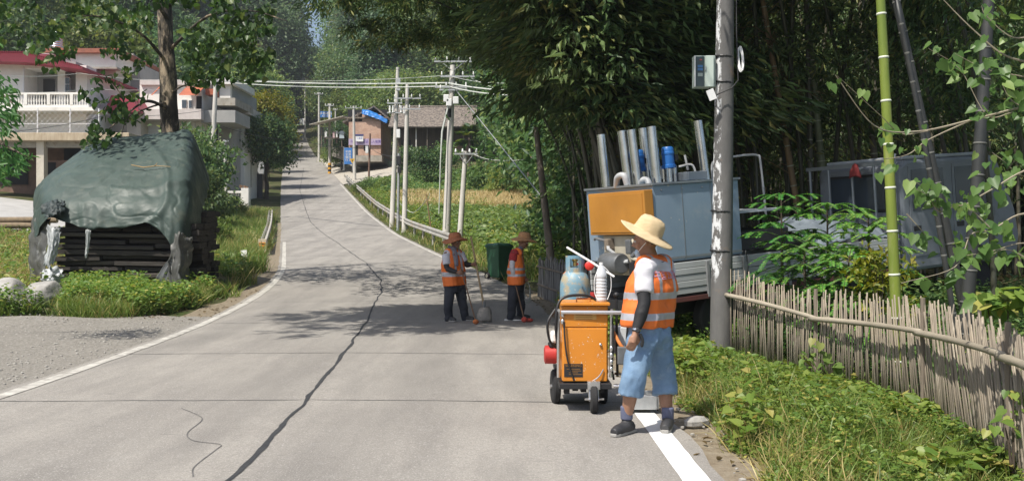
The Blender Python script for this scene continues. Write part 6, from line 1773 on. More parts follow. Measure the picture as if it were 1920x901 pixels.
# cream machinery panel and clutter below it
mb = MB(); mb.box((-.05, .72, 1.32), (.05, .92, .56)); mb.build("machinery_panel", mcreamp, truck, bevel=.01)
rs = np.random.RandomState(8)
mgrey_ = mat("engine_grey", (.20, .21, .22), (.12, .125, .13), scale=6, rough=.5, metal=.4)
mb = MB(); mb.lathe([(.13, -.22), (.15, -.18), (.15, .18), (.13, .22)], 14, (-.22, .75, 1.22), RX(R(90)) @ RZ(.3)); mb.build("gear_motor", mgrey_, truck, smooth=True)
for i in range(7):
    a = Vector((-.14, rs.uniform(.3, 1.15), rs.uniform(1.05, 1.55))); b = a + Vector((-.03, rs.uniform(-.3, .3), rs.uniform(-.3, .3)))
    mb = MB(); mb.tube([a, a.lerp(b, .5) + Vector((-.06, 0, .03)), b], .018 + .012 * rs.rand(), 7); mb.build("pipe", [mgrey_, mcreamp, mhose][i % 3], truck, smooth=True)
for (y, z, w, h, mm) in ((.42, 1.45, .12, .2, mgrey_), (1.05, 1.2, .2, .26, mgrey_), (.95, 1.48, .1, .16, mdarkw), (.35, 1.15, .16, .18, mblackp)):
    mb = MB(); mb.box((-.13, y, z), (.12, w, h)); mb.build("valve_block", mm, truck, bevel=.015)
mb = MB(); mb.box((-.1, .86, .62), (.10, 1.7, .14)); mb.build("rear_bumper", mblackp, truck, bevel=.01)
for y in (.2, 1.52):
    mb = MB(); mb.box((-.16, y, .72), (.04, .26, .10)); mb.build("tail_light", mred, truck, bevel=.008)
# stainless stacks on top
for (p, q, d) in (((1127, 252), (1138, 354), 14.1), ((1166, 245), (1180, 352), 13.7), ((1184, 243), (1197, 352), 13.6), ((1205, 240), (1217, 345), 14.2), ((1222, 237), (1233, 352), 13.5), ((1309, 226), (1325, 340), 13.9)):
    a, b = TL(q[0], q[1] + 3, d), TL(p[0], p[1], d)
    mb = MB(); mb.tube([a, b], .066, 18); mb.build("steel_stack", msteel, truck, smooth=True)
for (p, q, d) in (((1251, 275), (1254, 312), 13.7), ((1195, 281), (1199, 318), 13.95)):
    a, b = TL(q[0], q[1], d), TL(p[0], p[1], d); ax = (b - a).normalized(); Rm = rot_to(ax); Lm = (b - a).length
    mb = MB(); mb.lathe([(.06, -.03), (.105, -.02), (.105, .02), (.088, .03), (.088, Lm * .6), (.094, Lm * .62), (.094, Lm * .72), (.086, Lm * .75), (.086, Lm - .02), (.07, Lm)], 18, a, Rm); mo = mb.build("motor", mmotor, truck, smooth=True)
    mb = MB(); mb.box(a + Rm @ Vector((-.10, 0, Lm * .45)), (.05, .10, .08)); mb.build("terminal_box", mblackp, mo)
    mb = MB()
    for an in range(4): mb.tube([a + Rm @ Vector((.085 * math.cos(an * 1.57 + .8), .085 * math.sin(an * 1.57 + .8), -.28)), a + Rm @ Vector((.085 * math.cos(an * 1.57 + .8), .085 * math.sin(an * 1.57 + .8), -.02))], .02, 6)
    mb.lathe([(.05, -.28), (.05, -.03)], 10, a, Rm); mb.lathe([(.12, -.30), (.12, -.28)], 14, a, Rm); mb.build("motor_stand", msteel, mo, smooth=True)
for P in (((1156, 350, 13.7), (1158, 332, 13.6), (1170, 329, 13.5), (1176, 346, 13.5)), ((1203, 350, 13.5), (1205, 338, 13.4), (1214, 338, 13.35), (1220, 354, 13.3))):
    mb = MB(); mb.tube(catmull([TL(*p) for p in P], 5), .045, 10); mb.build("hose", mhose, truck, smooth=True)
mb = MB(); a = TL(1288, 330, 13.8); mb.box(a, (.34, .5, .12)); mb.box(a + Vector((-.2, .2, .08)), (.2, .24, .18)); mb.build("lid_box", mrim_, truck, bevel=.01)
for P in (((1273, 312, 14.2), (1296, 308, 14.2), (1304, 322, 14.2), (1306, 338, 14.2)), ((1284, 290, 14.3), (1290, 318, 14.3)), ((1336, 336, 14.3), (1335, 310, 14.3), (1340, 300, 14.3))):
    mb = MB(); mb.tube(catmull([TL(*p) for p in P], 4), .017, 7); mb.build("pipe", mhose, truck, smooth=True)
# low box behind the kettle and load under a sheet
mb = MB(); mb.box((2.05, .9, 1.38), (.95, 1.5, .28)); mb.build("tool_box", mblackp, truck, bevel=.01); mb = MB(); mb.box((2.05, .9, 1.80), (1.0, 1.55, .03)); mb.build("tool_lid", mat("lid_pale", (.46, .50, .53), rough=.5), truck)
for x, y in ((2.3, .45), (1.75, 1.5), (2.4, 1.5), (1.7, .4)):
    mb = MB(); mb.box((x, y, 1.65), (.05, .05, .29)); mb.build("lid_post", mblackp, truck)
P = [[(3.0, .0, 1.18), (3.3, .0, 1.22), (3.7, .0, 1.25), (4.2, .0, 1.22), (4.55, .0, 1.2)], [(2.9, .35, 1.4), (3.3, .4, 1.52), (3.7, .35, 1.50), (4.2, .4, 1.42), (4.5, .4, 1.4)], [(2.9, 1.0, 1.42), (3.3, 1.0, 1.6), (3.7, 1.0, 1.48), (4.2, 1.0, 1.5), (4.5, 1.0, 1.42)], [(2.9, 1.7, 1.2), (3.3, 1.7, 1.25), (3.7, 1.7, 1.2), (4.2, 1.7, 1.2), (4.5, 1.7, 1.2)]]
ld = cloth("load_sheet", "pale blue sheet over sacks on the truck bed behind the cab", "sheet", [[Vector(p) for p in r] for r in P], mtarpb, .06, 31)
ld.matrix_world = TM
# pipe hoop
mb = MB(); mb.tube(catmull([TL(1362, 295, 14.6), TL(1400, 290, 14.8), TL(1420, 291, 14.9), TL(1426, 305, 14.9), TL(1437, 410, 15.0)], 6), .017, 7); mb.build("pipe_hoop", mhose, truck, smooth=True)
# cab
zc0, zr_ = .62, 2.40
mb = MB()
prof = [(4.80, .62), (7.62, .62), (7.70, 1.0), (7.62, 1.45), (7.22, 2.30), (7.05, 2.40), (4.95, 2.40), (4.80, 2.30)]
mb.prism(prof, 0, 1.72); cab = mb.build("cab", mtruckw, truck, bevel=.06)
mb = MB(); mb.box((6.0, .86, 2.435), (2.1, 1.6, .06)); mb.build("roof", mat("roof_lit", (.42, .45, .49), (.34, .37, .41), scale=2, rough=.5), truck, bevel=.02)  # paler than the cab paint: light along the roof line is painted in
mb = MB(); mb.box((4.792, .86, 1.90), (.02, 1.22, .62)); rw_ = mb.build("rear_window", mblackp, cab, bevel=.03); mb = MB(); mb.box((4.780, .86, 1.90), (.012, 1.12, .53)); mb.build("pane", mglass, rw_)
mb = MB()
for y in (.35, .86, 1.37): mb.box((4.79, y, 1.35), (.03, .36, .30))
mb.build("rear_panel_rib", mtruckw, cab, bevel=.02)
for (x0, x1, nm) in ((4.98, 5.85, 0), (6.02, 7.02, 1)):
    mb = MB(); mb.prism([(x0, .85), (x1 + .04, .85), (x1 + .04, 1.52), (x1 - (.10 if nm else 0), 2.30), (x0, 2.30)], -.012, -.001); dr_ = mb.build("door", mtruckw, cab, bevel=.008)
    mb = MB(); mb.prism([(x0 + .06, 1.58), (x1 - .04, 1.58), (x1 - (.16 if nm else .06), 2.24), (x0 + .06, 2.24)], -.018, -.0125); mb.build("window", mglass, dr_)
    mb = MB(); mb.box((x0 + .14, -.018, 1.30), (.17, .012, .08)); mb.build("handle", mblackp, dr_, bevel=.01)
for x in (1.05, 6.6):
    for y in (.14, 1.58):
        mb = MB(); mb.lathe([(.2, -.1), (.33, -.1), (.36, -.07), (.36, .07), (.33, .1), (.2, .1)], 20, (x, y, .36), RX(R(90))); wh = mb.build("wheel", mtyre, truck, smooth=True)
        mb = MB(); mb.lathe([(0, -.07), (.2, -.09), (.2, .09), (0, .07)], 16, (x, y, .36), RX(R(90))); mb.build("rim", mgrey_, wh, smooth=True)
mb = MB(); mb.prism([(6.15, .62), (7.05, .62), (6.95, .82), (6.6, .92), (6.25, .82)], -.016, -.002); mb.build("wheel_arch", mblackp, cab)
# head rack behind the cab
mb = MB(); mb.box((4.62, .86, 2.37), (.05, 1.86, .06)); 
for y in (-.02, .35, .80, 1.3, 1.72): mb.tube([(4.62, y, 1.2), (4.62, y, 2.36)], .022, 6)
mb.tube([(4.62, -.02, 2.37), (4.70, -.02, 2.50)], .02, 5)
mb.build("head_rack", mrim_, truck)
rg = cloth("red_rag", "small dark red rag tied to the rack behind the truck cab", "rag", [[TM @ Vector((4.56, .62, 2.38)), TM @ Vector((4.55, .66, 2.40)), TM @ Vector((4.56, .72, 2.38))], [TM @ Vector((4.54, .56, 2.28)), TM @ Vector((4.53, .66, 2.30)), TM @ Vector((4.54, .76, 2.28))], [TM @ Vector((4.54, .54, 2.16)), TM @ Vector((4.53, .66, 2.20)), TM @ Vector((4.54, .80, 2.17))]], mat("rag_red", (.22, .03, .03), rough=.9), .02, 33, n=4)

# ------------------------------------------------------------------ road marking machine
MO = Vector((.65, 8.55, 0))
mc = thing("line_marking_machine", "orange push along line marking machine with steel handle bar standing on the road", "marking machine", MO)
mor = mat("machine_orange", (.66, .245, .025), (.60, .215, .02), scale=2, rough=.42, c3=(.36, .14, .04), c3scale=5, c3lo=.56, c3hi=.80, coat=.1, rvar=.15, spots=(38, .16, (.62, .58, .50)))
mtubes = mat("tube_steel", (.70, .70, .70), rough=.28, metal=.9)
def ml(px, py, d): return W(px, py, d) - MO
# cabinet
mb = MB(); mb.prism([(.0, .27), (.42, .27), (.42, .94), (.0, .94)], -.205, .205, Matrix(((0, 1, 0), (1, 0, 0), (0, 0, 1)))); cabt = mb.build("cabinet", mor, mc, bevel=.008)
mb = MB(); mb.box((0, .19, .955), (.44, .46, .028)); lid = mb.build("lid", mor, cabt, bevel=.006)
mb = MB(); mb.tube([(-.07, .06, .968), (-.07, .06, 1.0), (.05, .06, 1.0), (.05, .06, .968)], .008, 6); mb.build("lid_handle", mat("handle_rust", (.45, .16, .05), rough=.6), lid, smooth=True)
mb = MB(); mb.prism([(-.004, .272), (-.034, .272), (-.022, .74), (-.006, .745)], -.198, .192, Matrix(((0, 1, 0), (1, 0, 0), (0, 0, 1)))); dr_ = mb.build("front_door", mor, cabt, bevel=.005)
mb = MB(); mb.prism([(-.003, .752), (-.018, .752), (-.018, .935), (-.003, .935)], -.2, .2, Matrix(((0, 1, 0), (1, 0, 0), (0, 0, 1)))); up = mb.build("upper_panel", mor, cabt, bevel=.005)
mb = MB(); mb.box((.0, -.022, .86), (.20, .004, .085)); pl = mb.build("rating_plate", mat("plate_gold", (.62, .36, .10), rough=.5), up)
mlet = mat("lettering_brown", (.30, .15, .04), rough=.6)
mb = MB()
for i in range(5):
    mb.box((-.01 + (.0 if i else .0), -.0245, .893 - i * .017), (.15 if i else .09, .0015, .005))
mb.build("printed_rules", mlet, pl)
mb = MB(); mb.box((-.105, -.0335, .37), (.165, .004, .115), RX(-.03)); bl = mb.build("black_plate", mblackp, dr_)
text("WARNING", .03, (-.105, -.038, .41), (R(90), 0, 0), mlet, bl); 
mb = MB()
for i in range(4): mb.box((-.105 + (i % 2) * .02, -.0365, .382 - i * .016), (.12 - .02 * (i % 3), .0015, .004))
mb.build("printed_rules", mlet, bl)
mb = MB(); mb.lathe([(.012, 0), (.012, .012), (.006, .016)], 10, (.135, -.032, .60), RX(R(90))); mb.build("latch", msteel, dr_)
# handle bar and frame
mb = MB(); mb.tube([(-.215, -.03, .885), (.40, -.05, .882)], .019, 12); mb.build("handle_bar", mtubes, mc, smooth=True)
for x in (-.235, .235):
    mb = MB(); mb.tube([(x, .02, .30), (x, .0, .90), (x, -.03, .90)], .015, 8); mb.build("upright", mtubes, mc, smooth=True)
mb = MB(); mb.box((0, .30, .235), (.46, .78, .05)); mb.box((-.2, .5, .2), (.05, .6, .06)); mb.box((.2, .5, .2), (.05, .6, .06)); mb.box((0, .62, .30), (.50, .44, .03)); fr = mb.build("chassis", mblackp, mc, bevel=.005)
# hoses
for P, r, m_ in ((((-.24, .05, .55), (-.26, -.02, .80), (-.21, .0, 1.0), (.0, .05, 1.03), (.12, .1, .98)), .013, mblackp), (((-.19, -.05, .80), (-.18, -.06, .62), (-.155, -.055, .45), (-.10, -.05, .28)), .008, mblackp),
                 (((.16, -.045, .38), (.12, -.06, .32), (.05, -.06, .27), (.0, -.05, .25)), .006, mtubes), (((.24, .0, .84), (.25, -.02, .6), (.24, .0, .40), (.26, .03, .28)), .010, mblackp), (((.26, .05, .70), (.31, -.02, .60), (.36, -.02, .54)), .016, mat("hose_orange", (.6, .2, .05), rough=.5)),
                 (((-.26, .1, .9), (-.33, .05, .78), (-.31, .1, .62), (-.25, .15, .55)), .012, mblackp)):
    mb = MB(); mb.tube(catmull(P, 6), r, 8); mb.build("hose", m_, mc, smooth=True)
for z in (.86, .80, .56, .50, .44, .38):
    mb = MB(); mb.lathe([(.012, -.02), (.018, -.01), (.018, .01), (.012, .02)], 8, (.232 if z < .7 else -.20, -.02, z)); mb.build("fitting", mtubes, mc, smooth=True)
# wheels
def wheel(c, r, w, name="wheel", rotz=0, hub=True):
    Rm = RZ(rotz) @ RY(R(90))
    mb = MB(); mb.lathe([(r * .62, -w / 2), (r * .9, -w / 2), (r, -w * .3), (r, w * .3), (r * .9, w / 2), (r * .62, w / 2)], 24, c, Rm); o = mb.build(name, mtyre, mc, smooth=True)
    mb = MB(); mb.lathe([(0, -w * .42), (r * .62, -w * .42), (r * .62, w * .42), (0, w * .42)], 16, c, Rm); mb.lathe([(.02, -w * .75), (.02, w * .75)], 8, c, Rm); mb.build("hub", mtubes, o)
wheel((.07, -.10, .125), .125, .06, "caster_wheel")
mb = MB(); mb.box((.07, -.07, .245), (.11, .07, .07)); mb.tube([(.035, -.10, .125), (.035, -.07, .24)], .012, 6); mb.tube([(.105, -.10, .125), (.105, -.07, .24)], .012, 6); mb.lathe([(.045, -.02), (.045, .02)], 12, (.07, -.115, .245), RX(R(90))); mb.tube([(-.01, -.10, .125), (.16, -.10, .125)], .010, 6); mb.build("caster_fork", mtubes, mc, smooth=True)
wheel((-.245, .42, .16), .16, .065, rotz=.1); wheel((.20, .42, .16), .16, .065)
mb = MB()
for i in range(5): mb.box((-.15 + i * .08, .25 + .05 * (i % 3), .17 + .02 * (i % 2)), (.05, .12, .09))
mb.build("under_gear", mblackp, mc)
# engine on the left
mb = MB(); mb.lathe([(.06, -.07), (.085, -.06), (.085, .04), (.06, .06)], 16, (-.285, .30, .47), RY(R(90))); en = mb.build("engine", mred, mc, smooth=True)
mb = MB(); mb.box((-.25, .34, .63), (.09, .16, .11)); mb.build("fuel_tank", mwh, en, bevel=.025); mb = MB(); mb.box((-.255, .38, .50), (.12, .14, .14)); mb.build("engine_block", mblackp, en, bevel=.01)
mb = MB(); mb.ball((-.285, .26, .56), .03, 8); mb.build("muffler", mblackp, en, smooth=True)
# spray shoe and levers on the right
for P, r, m_ in ((((.30, -.02, .16), (.62, -.10, .14)), .016, mtubes), (((.26, .05, .22), (.50, .02, .22)), .016, mtubes), (((.28, .12, .32), (.44, -.02, .32), (.48, -.05, .16)), .012, mtubes), (((.36, .05, .30), (.40, .05, .95)), .012, mblackp), (((.30, .10, .30), (.29, .10, 1.0)), .012, mblackp)):
    mb = MB(); mb.tube(P, r, 8); mb.build("strut", m_, mc, smooth=True)
for p in ((.40, .05, .98), (.29, .10, 1.03)):
    mb = MB(); mb.ball(p, .028, 10); mb.build("knob", mblackp, mc, smooth=True)
mb = MB(); a, b = ml(1152, 640, 8.9), ml(1206, 505, 9.1); ax = (b - a).normalized()
mb.tube([a, b], .03, 4); mb.build("long_lever", mat("lever_bluegrey", (.05, .065, .09), rough=.5), mc)
mb = MB(); mb.tube([a + Vector((.05, 0, 0)), b + Vector((.03, 0, -.1))], .010, 6); mb.build("lever_cable", mblackp, mc, smooth=True)
mb = MB(); mb.box((.50, .02, .05), (.24, .28, .02)); mb.box((.50, -.13, .10), (.24, .02, .12)); mb.box((.50, .17, .10), (.24, .02, .12)); mb.box((.63, .02, .10), (.02, .28, .12)); mb.box((.37, .02, .10), (.02, .28, .12)); mb.build("screed_shoe", mat("shoe_alloy", (.55, .56, .56), (.42, .43, .43), scale=9, rough=.4, metal=.6), mc, bevel=.004)
mb = MB(); mb.box((.335, -.02, .50), (.10, .06, .16)); mb.build("valve_box", mgrey_, mc, bevel=.01)
mb = MB(); mb.box((.33, .22, .62), (.13, .2, .24)); mb.build("bead_hopper", mat("hopper_white", (.62, .63, .64), rough=.5), mc, bevel=.01)
# gas cylinder
gc = thing("gas_cylinder", "scuffed pale blue gas cylinder standing on the back of the marking machine", "gas cylinder", MO + Vector((-.045, .66, .315)))
r = .145; prof = [(r * .7, 0), (r * .75, .03), (r * .9, .04), (r, .08), (r, .76), (r * .96, .82), (r * .8, .88), (r * .5, .92), (.04, .935), (.04, .96), (0, .96)]
mgas = mat("cylinder_blue", (.13, .27, .36), (.20, .33, .40), scale=4, rough=.5, c3=(.36, .32, .22), c3scale=7, c3lo=.50, c3hi=.60, spots=(30, .18, (.60, .60, .58)))
mb = MB(); mb.lathe(prof, 28); mb.build("tank", mgas, gc, smooth=True)
mb = MB()
for k in range(20):
    a0, a1 = 2 * math.pi * k / 20, 2 * math.pi * (k + 1) / 20
    if k in (13, 14, 15): zs = [(.90, .95), (1.03, 1.06)]
    else: zs = [(.90, 1.06)]
    for z0, z1 in zs:
        mb.add([(.088 * math.cos(a), .088 * math.sin(a), z) for a, z in ((a0, z0), (a1, z0), (a1, z1), (a0, z1))], [(0, 1, 2, 3)])
mb.build("collar", mgas, gc, solid=.006)
mb = MB(); mb.lathe([(.02, .94), (.02, 1.0), (.03, 1.01), (.03, 1.03), (0, 1.03)], 10); mb.build("valve", mat("brass", (.6, .42, .15), rough=.35, metal=.9), gc, smooth=True)
mb = MB(); mb.ball((.13, -.03, .965), .04, 10, (1, .8, 1)); mb.lathe([(.03, 0), (.045, .01), (.045, .03), (.03, .04)], 10, (.13, -.08, .965), RX(R(90))); mb.tube([(.02, 0, .98), (.13, -.03, .965)], .012, 6); mb.build("regulator", mat("regulator_red", (.62, .04, .03), rough=.4), gc, smooth=True)
bt = thing("water_bottle", "white ribbed plastic bottle standing on the marking machine lid", "bottle", MO + Vector((.155, .10, .97)))
prof = [(.045, 0), (.052, .012)]
for i in range(7): prof += [(.052, .03 + i * .028), (.0475, .038 + i * .028), (.052, .046 + i * .028)]
prof += [(.052, .235), (.05, .25), (.036, .295), (.018, .325), (.017, .33)]
mb = MB(); mb.lathe(prof, 20); mb.build("bottle_body", mat("bottle_milky", (.74, .76, .78), (.68, .70, .74), scale=8, rough=.25, trans=.15), bt, smooth=True)
mb = MB(); mb.lathe([(.019, .33), (.019, .352), (0, .353)], 12); mb.build("cap", mwh, bt, smooth=True)
mb = MB(); mb.tube(catmull([(0, -.01, .32), (-.06, -.03, .22), (-.062, -.03, .08), (-.03, -.05, .01)], 5), .004, 5); mb.tube(catmull([(0, -.01, .335), (.075, -.02, .25), (.085, -.02, .12), (.05, -.04, .02)], 5), .004, 5); mb.build("string", mwh, bt)
rd = thing("plastic_rod", "thin white plastic rod lying across the gas cylinder and the bottle cap", "rod", (0, 0, 0)); mb = MB(); mb.tube([W(1063, 463, 8.9), W(1108, 490, 8.75), W(1152, 518, 8.6)], .010, 8); mb.build("tube", mwh, rd, smooth=True)
og = cloth("orange_cloth", "orange cloth tucked behind the gas cylinder", "cloth", [[W(1057, 512, 9.35), W(1066, 500, 9.3), W(1076, 498, 9.35)], [W(1056, 524, 9.3), W(1066, 516, 9.25), W(1076, 512, 9.3)], [W(1057, 534, 9.35), W(1066, 540, 9.3), W(1076, 540, 9.35)]], mat("cloth_orange", (.70, .20, .04), rough=.8), .02, 35, n=4)

# ------------------------------------------------------------------ green wheelie bin
bn = thing("wheelie_bin", "dark green wheelie bin at the road edge behind the two sweepers", "wheelie bin", (-.37, 27.6, Hf(-.37, 27.6)), R(38))
mbin = mat("bin_green", (.025, .095, .050), (.035, .11, .06), scale=2, rough=.45)
mb = MB(); mb.box((0, 0, .50), (.50, .60, .86)); b = mb.build("body", mbin, bn, bevel=.02)
for v in b.data.vertices:
    k = .84 + .16 * (v.co.z - .07) / .86; v.co.x *= k; v.co.y *= k
mb = MB(); mb.box((0, 0, .945), (.56, .66, .05)); mb.box((0, .33, .97), (.5, .05, .06)); mb.build("rim", mbin, bn, bevel=.015)
mb = MB(); mb.lathe([(.40, 0), (.41, .03), (.30, .07), (0, .09)], 4, (0, 0, .97), RZ(R(45))); mb.build("lid", mbin, bn, bevel=.015)
mb = MB(); mb.tube([(-.2, .37, .93), (.2, .37, .93)], .018, 8); mb.build("handle", mbin, bn)
for x in (-.26, .26):
    mb = MB(); mb.lathe([(.03, -.03), (.10, -.03), (.11, 0), (.10, .03), (.03, .03)], 18, (x, .22, .11), RY(R(90))); w = mb.build("wheel", mtyre, bn, smooth=True); mb = MB(); mb.lathe([(0, -.032), (.055, -.032), (.055, .032), (0, .032)], 14, (x, .22, .11), RY(R(90))); mb.build("hub", mcreamp, w)

# ------------------------------------------------------------------ split bamboo fence
mslat = mat("slat_weathered", (.34, .285, .215), (.19, .16, .125), scale=6, rough=.8, stretch=(1, 1, .2), c3=(.52, .46, .37), c3scale=9, c3lo=.55, c3hi=.7)
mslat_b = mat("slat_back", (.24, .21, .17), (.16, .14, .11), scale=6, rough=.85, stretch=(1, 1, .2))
mrailb = mat("rail_bamboo", (.38, .335, .26), (.27, .235, .18), scale=5, rough=.6, stretch=(.3, .3, 1))
fe = thing("bamboo_fence", "weathered split bamboo fence with horizontal pole rail along the right verge", "fence", (0, 0, 0))
rs = np.random.RandomState(44)
fy = np.linspace(12.5, 4.8, 400); fxs = fence_x(fy); seg = np.sqrt(np.diff(fxs) ** 2 + np.diff(fy) ** 2); S = np.concatenate(([0], np.cumsum(seg)))
def fpt(s): return float(np.interp(s, S, fxs)), float(np.interp(s, S, fy))
def ftan(s):
    a, b = fpt(max(s - .1, 0)), fpt(min(s + .1, S[-1])); v = Vector((b[0] - a[0], b[1] - a[1], 0)); return v.normalized()
TOT = S[-1]
def ftop(s): return 1.14 - .10 * float(sstep(s, 0, 2.2)) - .04 * float(sstep(s, 3, 5)) + .02 * math.sin(s * 1.7)
breaks = [0, 1.9, 4.0, 6.2, TOT]
for bi in range(4):
    mb = MB(); mbk = MB(); s = breaks[bi]
    while s < breaks[bi + 1]:
        x, y = fpt(s); t = ftan(s); nrm_ = Vector((t.y, -t.x, 0))
        if nrm_.x > 0: nrm_ = -nrm_
        z = Hf(x, y); k = float(sstep(s, 2.2, 5.5))
        ln = rs.normal() * .05 - k * .40
        tip = ftop(s) + rs.uniform(-.09, .06)
        base = Vector((x, y, z - .05)) - t * ln * .5 + nrm_ * .02
        top_ = Vector((x, y, z + tip)) + t * ln * -.5 + nrm_ * rs.uniform(.0, .03)
        base = Vector((x, y, z - .05)) + t * (-ln * .5 * -1) + nrm_ * .02
        top_ = Vector((x, y, z + tip)) + t * (ln * .5) * 1.0 + nrm_ * (.02 + rs.uniform(-.01, .02))
        base = base - t * ln
        mid = base.lerp(top_, .5) + nrm_ * rs.uniform(-.01, .015) + t * rs.normal() * .008
        r = rs.uniform(.010, .0165)
        mb.tube([base, mid, top_], [r, r, r * .85], 5, flat=.55)
        if rs.rand() < .75:
            l2 = (.12 + .40 * k) * (1 if rs.rand() < .8 else -1)
            b2 = Vector((x, y, z - .05)) - nrm_ * .03; t2 = Vector((x, y, z + tip * rs.uniform(.72, 1.0))) + t * l2 - nrm_ * .03
            mbk.tube([b2, t2], .010, 4, flat=.6)
        s += rs.uniform(.032, .052)
    p_ = mb.build("slat_panel", mslat, fe, smooth='all', recalc=False)
    mbk.build("back_lattice", mslat_b, p_, smooth='all', recalc=False)
for bi in range(4):
    P, rr = [], []
    def rp(sv):
        sv = min(max(sv, 0), TOT); x, y = fpt(sv); t = ftan(min(max(sv, .15), TOT - .15)); n_ = Vector((t.y, -t.x, 0)); n_ = n_ if n_.x < 0 else -n_
        return Vector((x, y, Hf(x, y) + ftop(sv) - .28 + .11 * float(sstep(sv, 3, 6.5)))) + n_ * .085
    a, b = rp(breaks[bi] - .05), rp(breaks[bi + 1] + .10); dz = rs.uniform(-.03, .03)
    for u in np.linspace(0, 1, 22):
        q = rp(breaks[bi] + (breaks[bi + 1] - breaks[bi]) * u); lin = a.lerp(b, u); q = q.lerp(lin, .75); q.z = lin.z + dz * (1 - u) + .012 * math.sin(3 * u)
        P.append(q); rr.append(.027 * (1.15 if len(P) % 5 == 0 else 1) * (1.1 - .2 * u))
    mb = MB(); mb.tube(P, rr, 10); mb.build("rail", mrailb, fe, smooth='all', recalc=False)
    x, y = fpt(breaks[bi + 1]); t = ftan(min(breaks[bi + 1], TOT - .2)); n_ = Vector((t.y, -t.x, 0)); n_ = n_ if n_.x < 0 else -n_
    mb = MB(); q = Vector((x, y, Hf(x, y))) + n_ * .035; mb.tube([q - Vector((0, 0, .2)), q + Vector((0, 0, ftop(breaks[bi + 1]) + .04))], .022, 7); mb.build("post", mdarkw, fe, smooth=True)
# dark paling fence further up behind the sweepers
pf = thing("paling_fence", "old grey paling fence in the bamboo shade behind the two sweepers", "fence", (0, 0, 0)); mb = MB(); mb2 = MB()
for t in np.linspace(0, 1, 58):
    x, y = .62 + .85 * t, 22.5 - 4.6 * t; z = Hf(x, y); h_ = .92 + rs.uniform(-.1, .08)
    mb.box((x + rs.normal() * .01, y, z + h_ / 2), (.05, .018, h_), RZ(-1.25) @ RX(rs.normal() * .03))
mb.build("slat_panel", mat("paling_grey", (.20, .195, .19), (.13, .125, .12), scale=5, rough=.9, stretch=(2, 2, .3)), pf)
for z in (.3, .72):
    mb = MB(); mb.tube([(.60, 22.5, Hf(.62, 22.5) + z), (1.44, 17.9, Hf(1.47, 17.9) + z)], .025, 6); mb.build("rail", mdarkw, pf)

# ------------------------------------------------------------------ fir saplings, leafy branches and plants by the fence
def sapling(label, x, y, hgt, nspr, seed, lenf=1.0):
    rs = np.random.RandomState(seed); z0 = Hf(x, y)
    t = thing("fir_sapling", label, "sapling", (x, y, z0 - .05), 0, "fir saplings behind the bamboo fence")
    mb = MB(); mb.tube([(0, 0, 0), (.04, .02, hgt * .5), (.02, 0, hgt)], [.03, .022, .008], 7)
    pos, dr, nr = [], [], []
    for k in range(nspr):
        u = .28 + .72 * (k + rs.rand()) / nspr; az = k * 2.4 + rs.rand(); el = -.1 + .9 * u + rs.normal() * .15
        ln = (.85 - .5 * u) * lenf * rs.uniform(.8, 1.15)
        p0 = np.array([.03, .0, hgt * u]); out = np.array([math.cos(az), math.sin(az), 0])
        pts = [p0 + out * ln * s + np.array([0, 0, (math.sin(el) * s - .55 * s * s) * ln]) for s in np.linspace(0, 1, 9)]
        mb.tube(pts, [.007 * (1 - .8 * i / 8) for i in range(9)], 4, cap=False)
        def spray(P, n, L):
            for s in np.linspace(.08, 1, n):
                f = s * (len(P) - 1); i = min(int(f), len(P) - 2); c = P[i] * (1 - f + i) + P[i + 1] * (f - i); tg_ = P[i + 1] - P[i]; tg_ = tg_ / np.linalg.norm(tg_)
                sd_ = np.cross(tg_, [0, 0, 1]); sd_ /= np.linalg.norm(sd_) + 1e-6
                for q in (-1, 1):
                    pos.append(c); dr.append(sd_ * q + tg_ * .55 + np.array([0, 0, .18]) + rs.normal(size=3) * .08); nr.append(np.cross(sd_, tg_) * -1 + rs.normal(size=3) * .1)
        spray(pts, 58, .05)
        for j in (3, 5):
            for q in (-1, 1):
                c = pts[j]; sd_ = np.cross(out, [0, 0, 1]) * q
                sub = [c + (sd_ * .8 + out * .6) * s * ln * .38 + np.array([0, 0, -.12 * s * s * ln]) for s in np.linspace(0, 1, 6)]
                mb.tube(sub, .003, 3, cap=False); spray(sub, 30, .045)
    mb.build("stem", mbark, t, recalc=False)
    pos, dr, nr = np.array(pos), np.array(dr), np.array(nr); L = .042 * (.7 + .5 * rs.rand(len(pos)))
    leaf_object("needles", [(leaf_arrays(pos, dr, nr, L, .011, 'dia'), 0)], L_fir, t)
def spx(px, d): return (px - 960) / FPX * d
sapling("fir sapling with long drooping sprays nearest the utility pole", spx(1462, 12.6), 12.6, 2.2, 34, 1, 1.25)
sapling("tall fir sapling in the middle of the group behind the fence", spx(1548, 12.5), 12.5, 2.1, 36, 2, 1.3)
sapling("small fir sapling low between the other two behind the fence", spx(1505, 12.0), 12.0, 1.6, 30, 3, 1.2)
sapling("fir sapling growing at the foot of the bright bamboo culm", spx(1625, 11.6), 11.6, 1.9, 34, 4, 1.25)
sapling("short bushy fir sapling right behind the fence slats", spx(1588, 11.4), 11.4, 1.45, 30, 5, 1.1)
# yellow green shrub against the bright culm
t = tree_proto("leafy_shrub", "yellow green leafy shrub at the foot of the bright bamboo culm", "shrub", None, 91, 1.35, .42, .5, L_yel, 34, 22, .085, .5, r0=.02, nl=8, zc=.95, hollow=.15); t.location = (spx(1655, 11.0), 11.0, Hf(spx(1655, 11.0), 11.0))

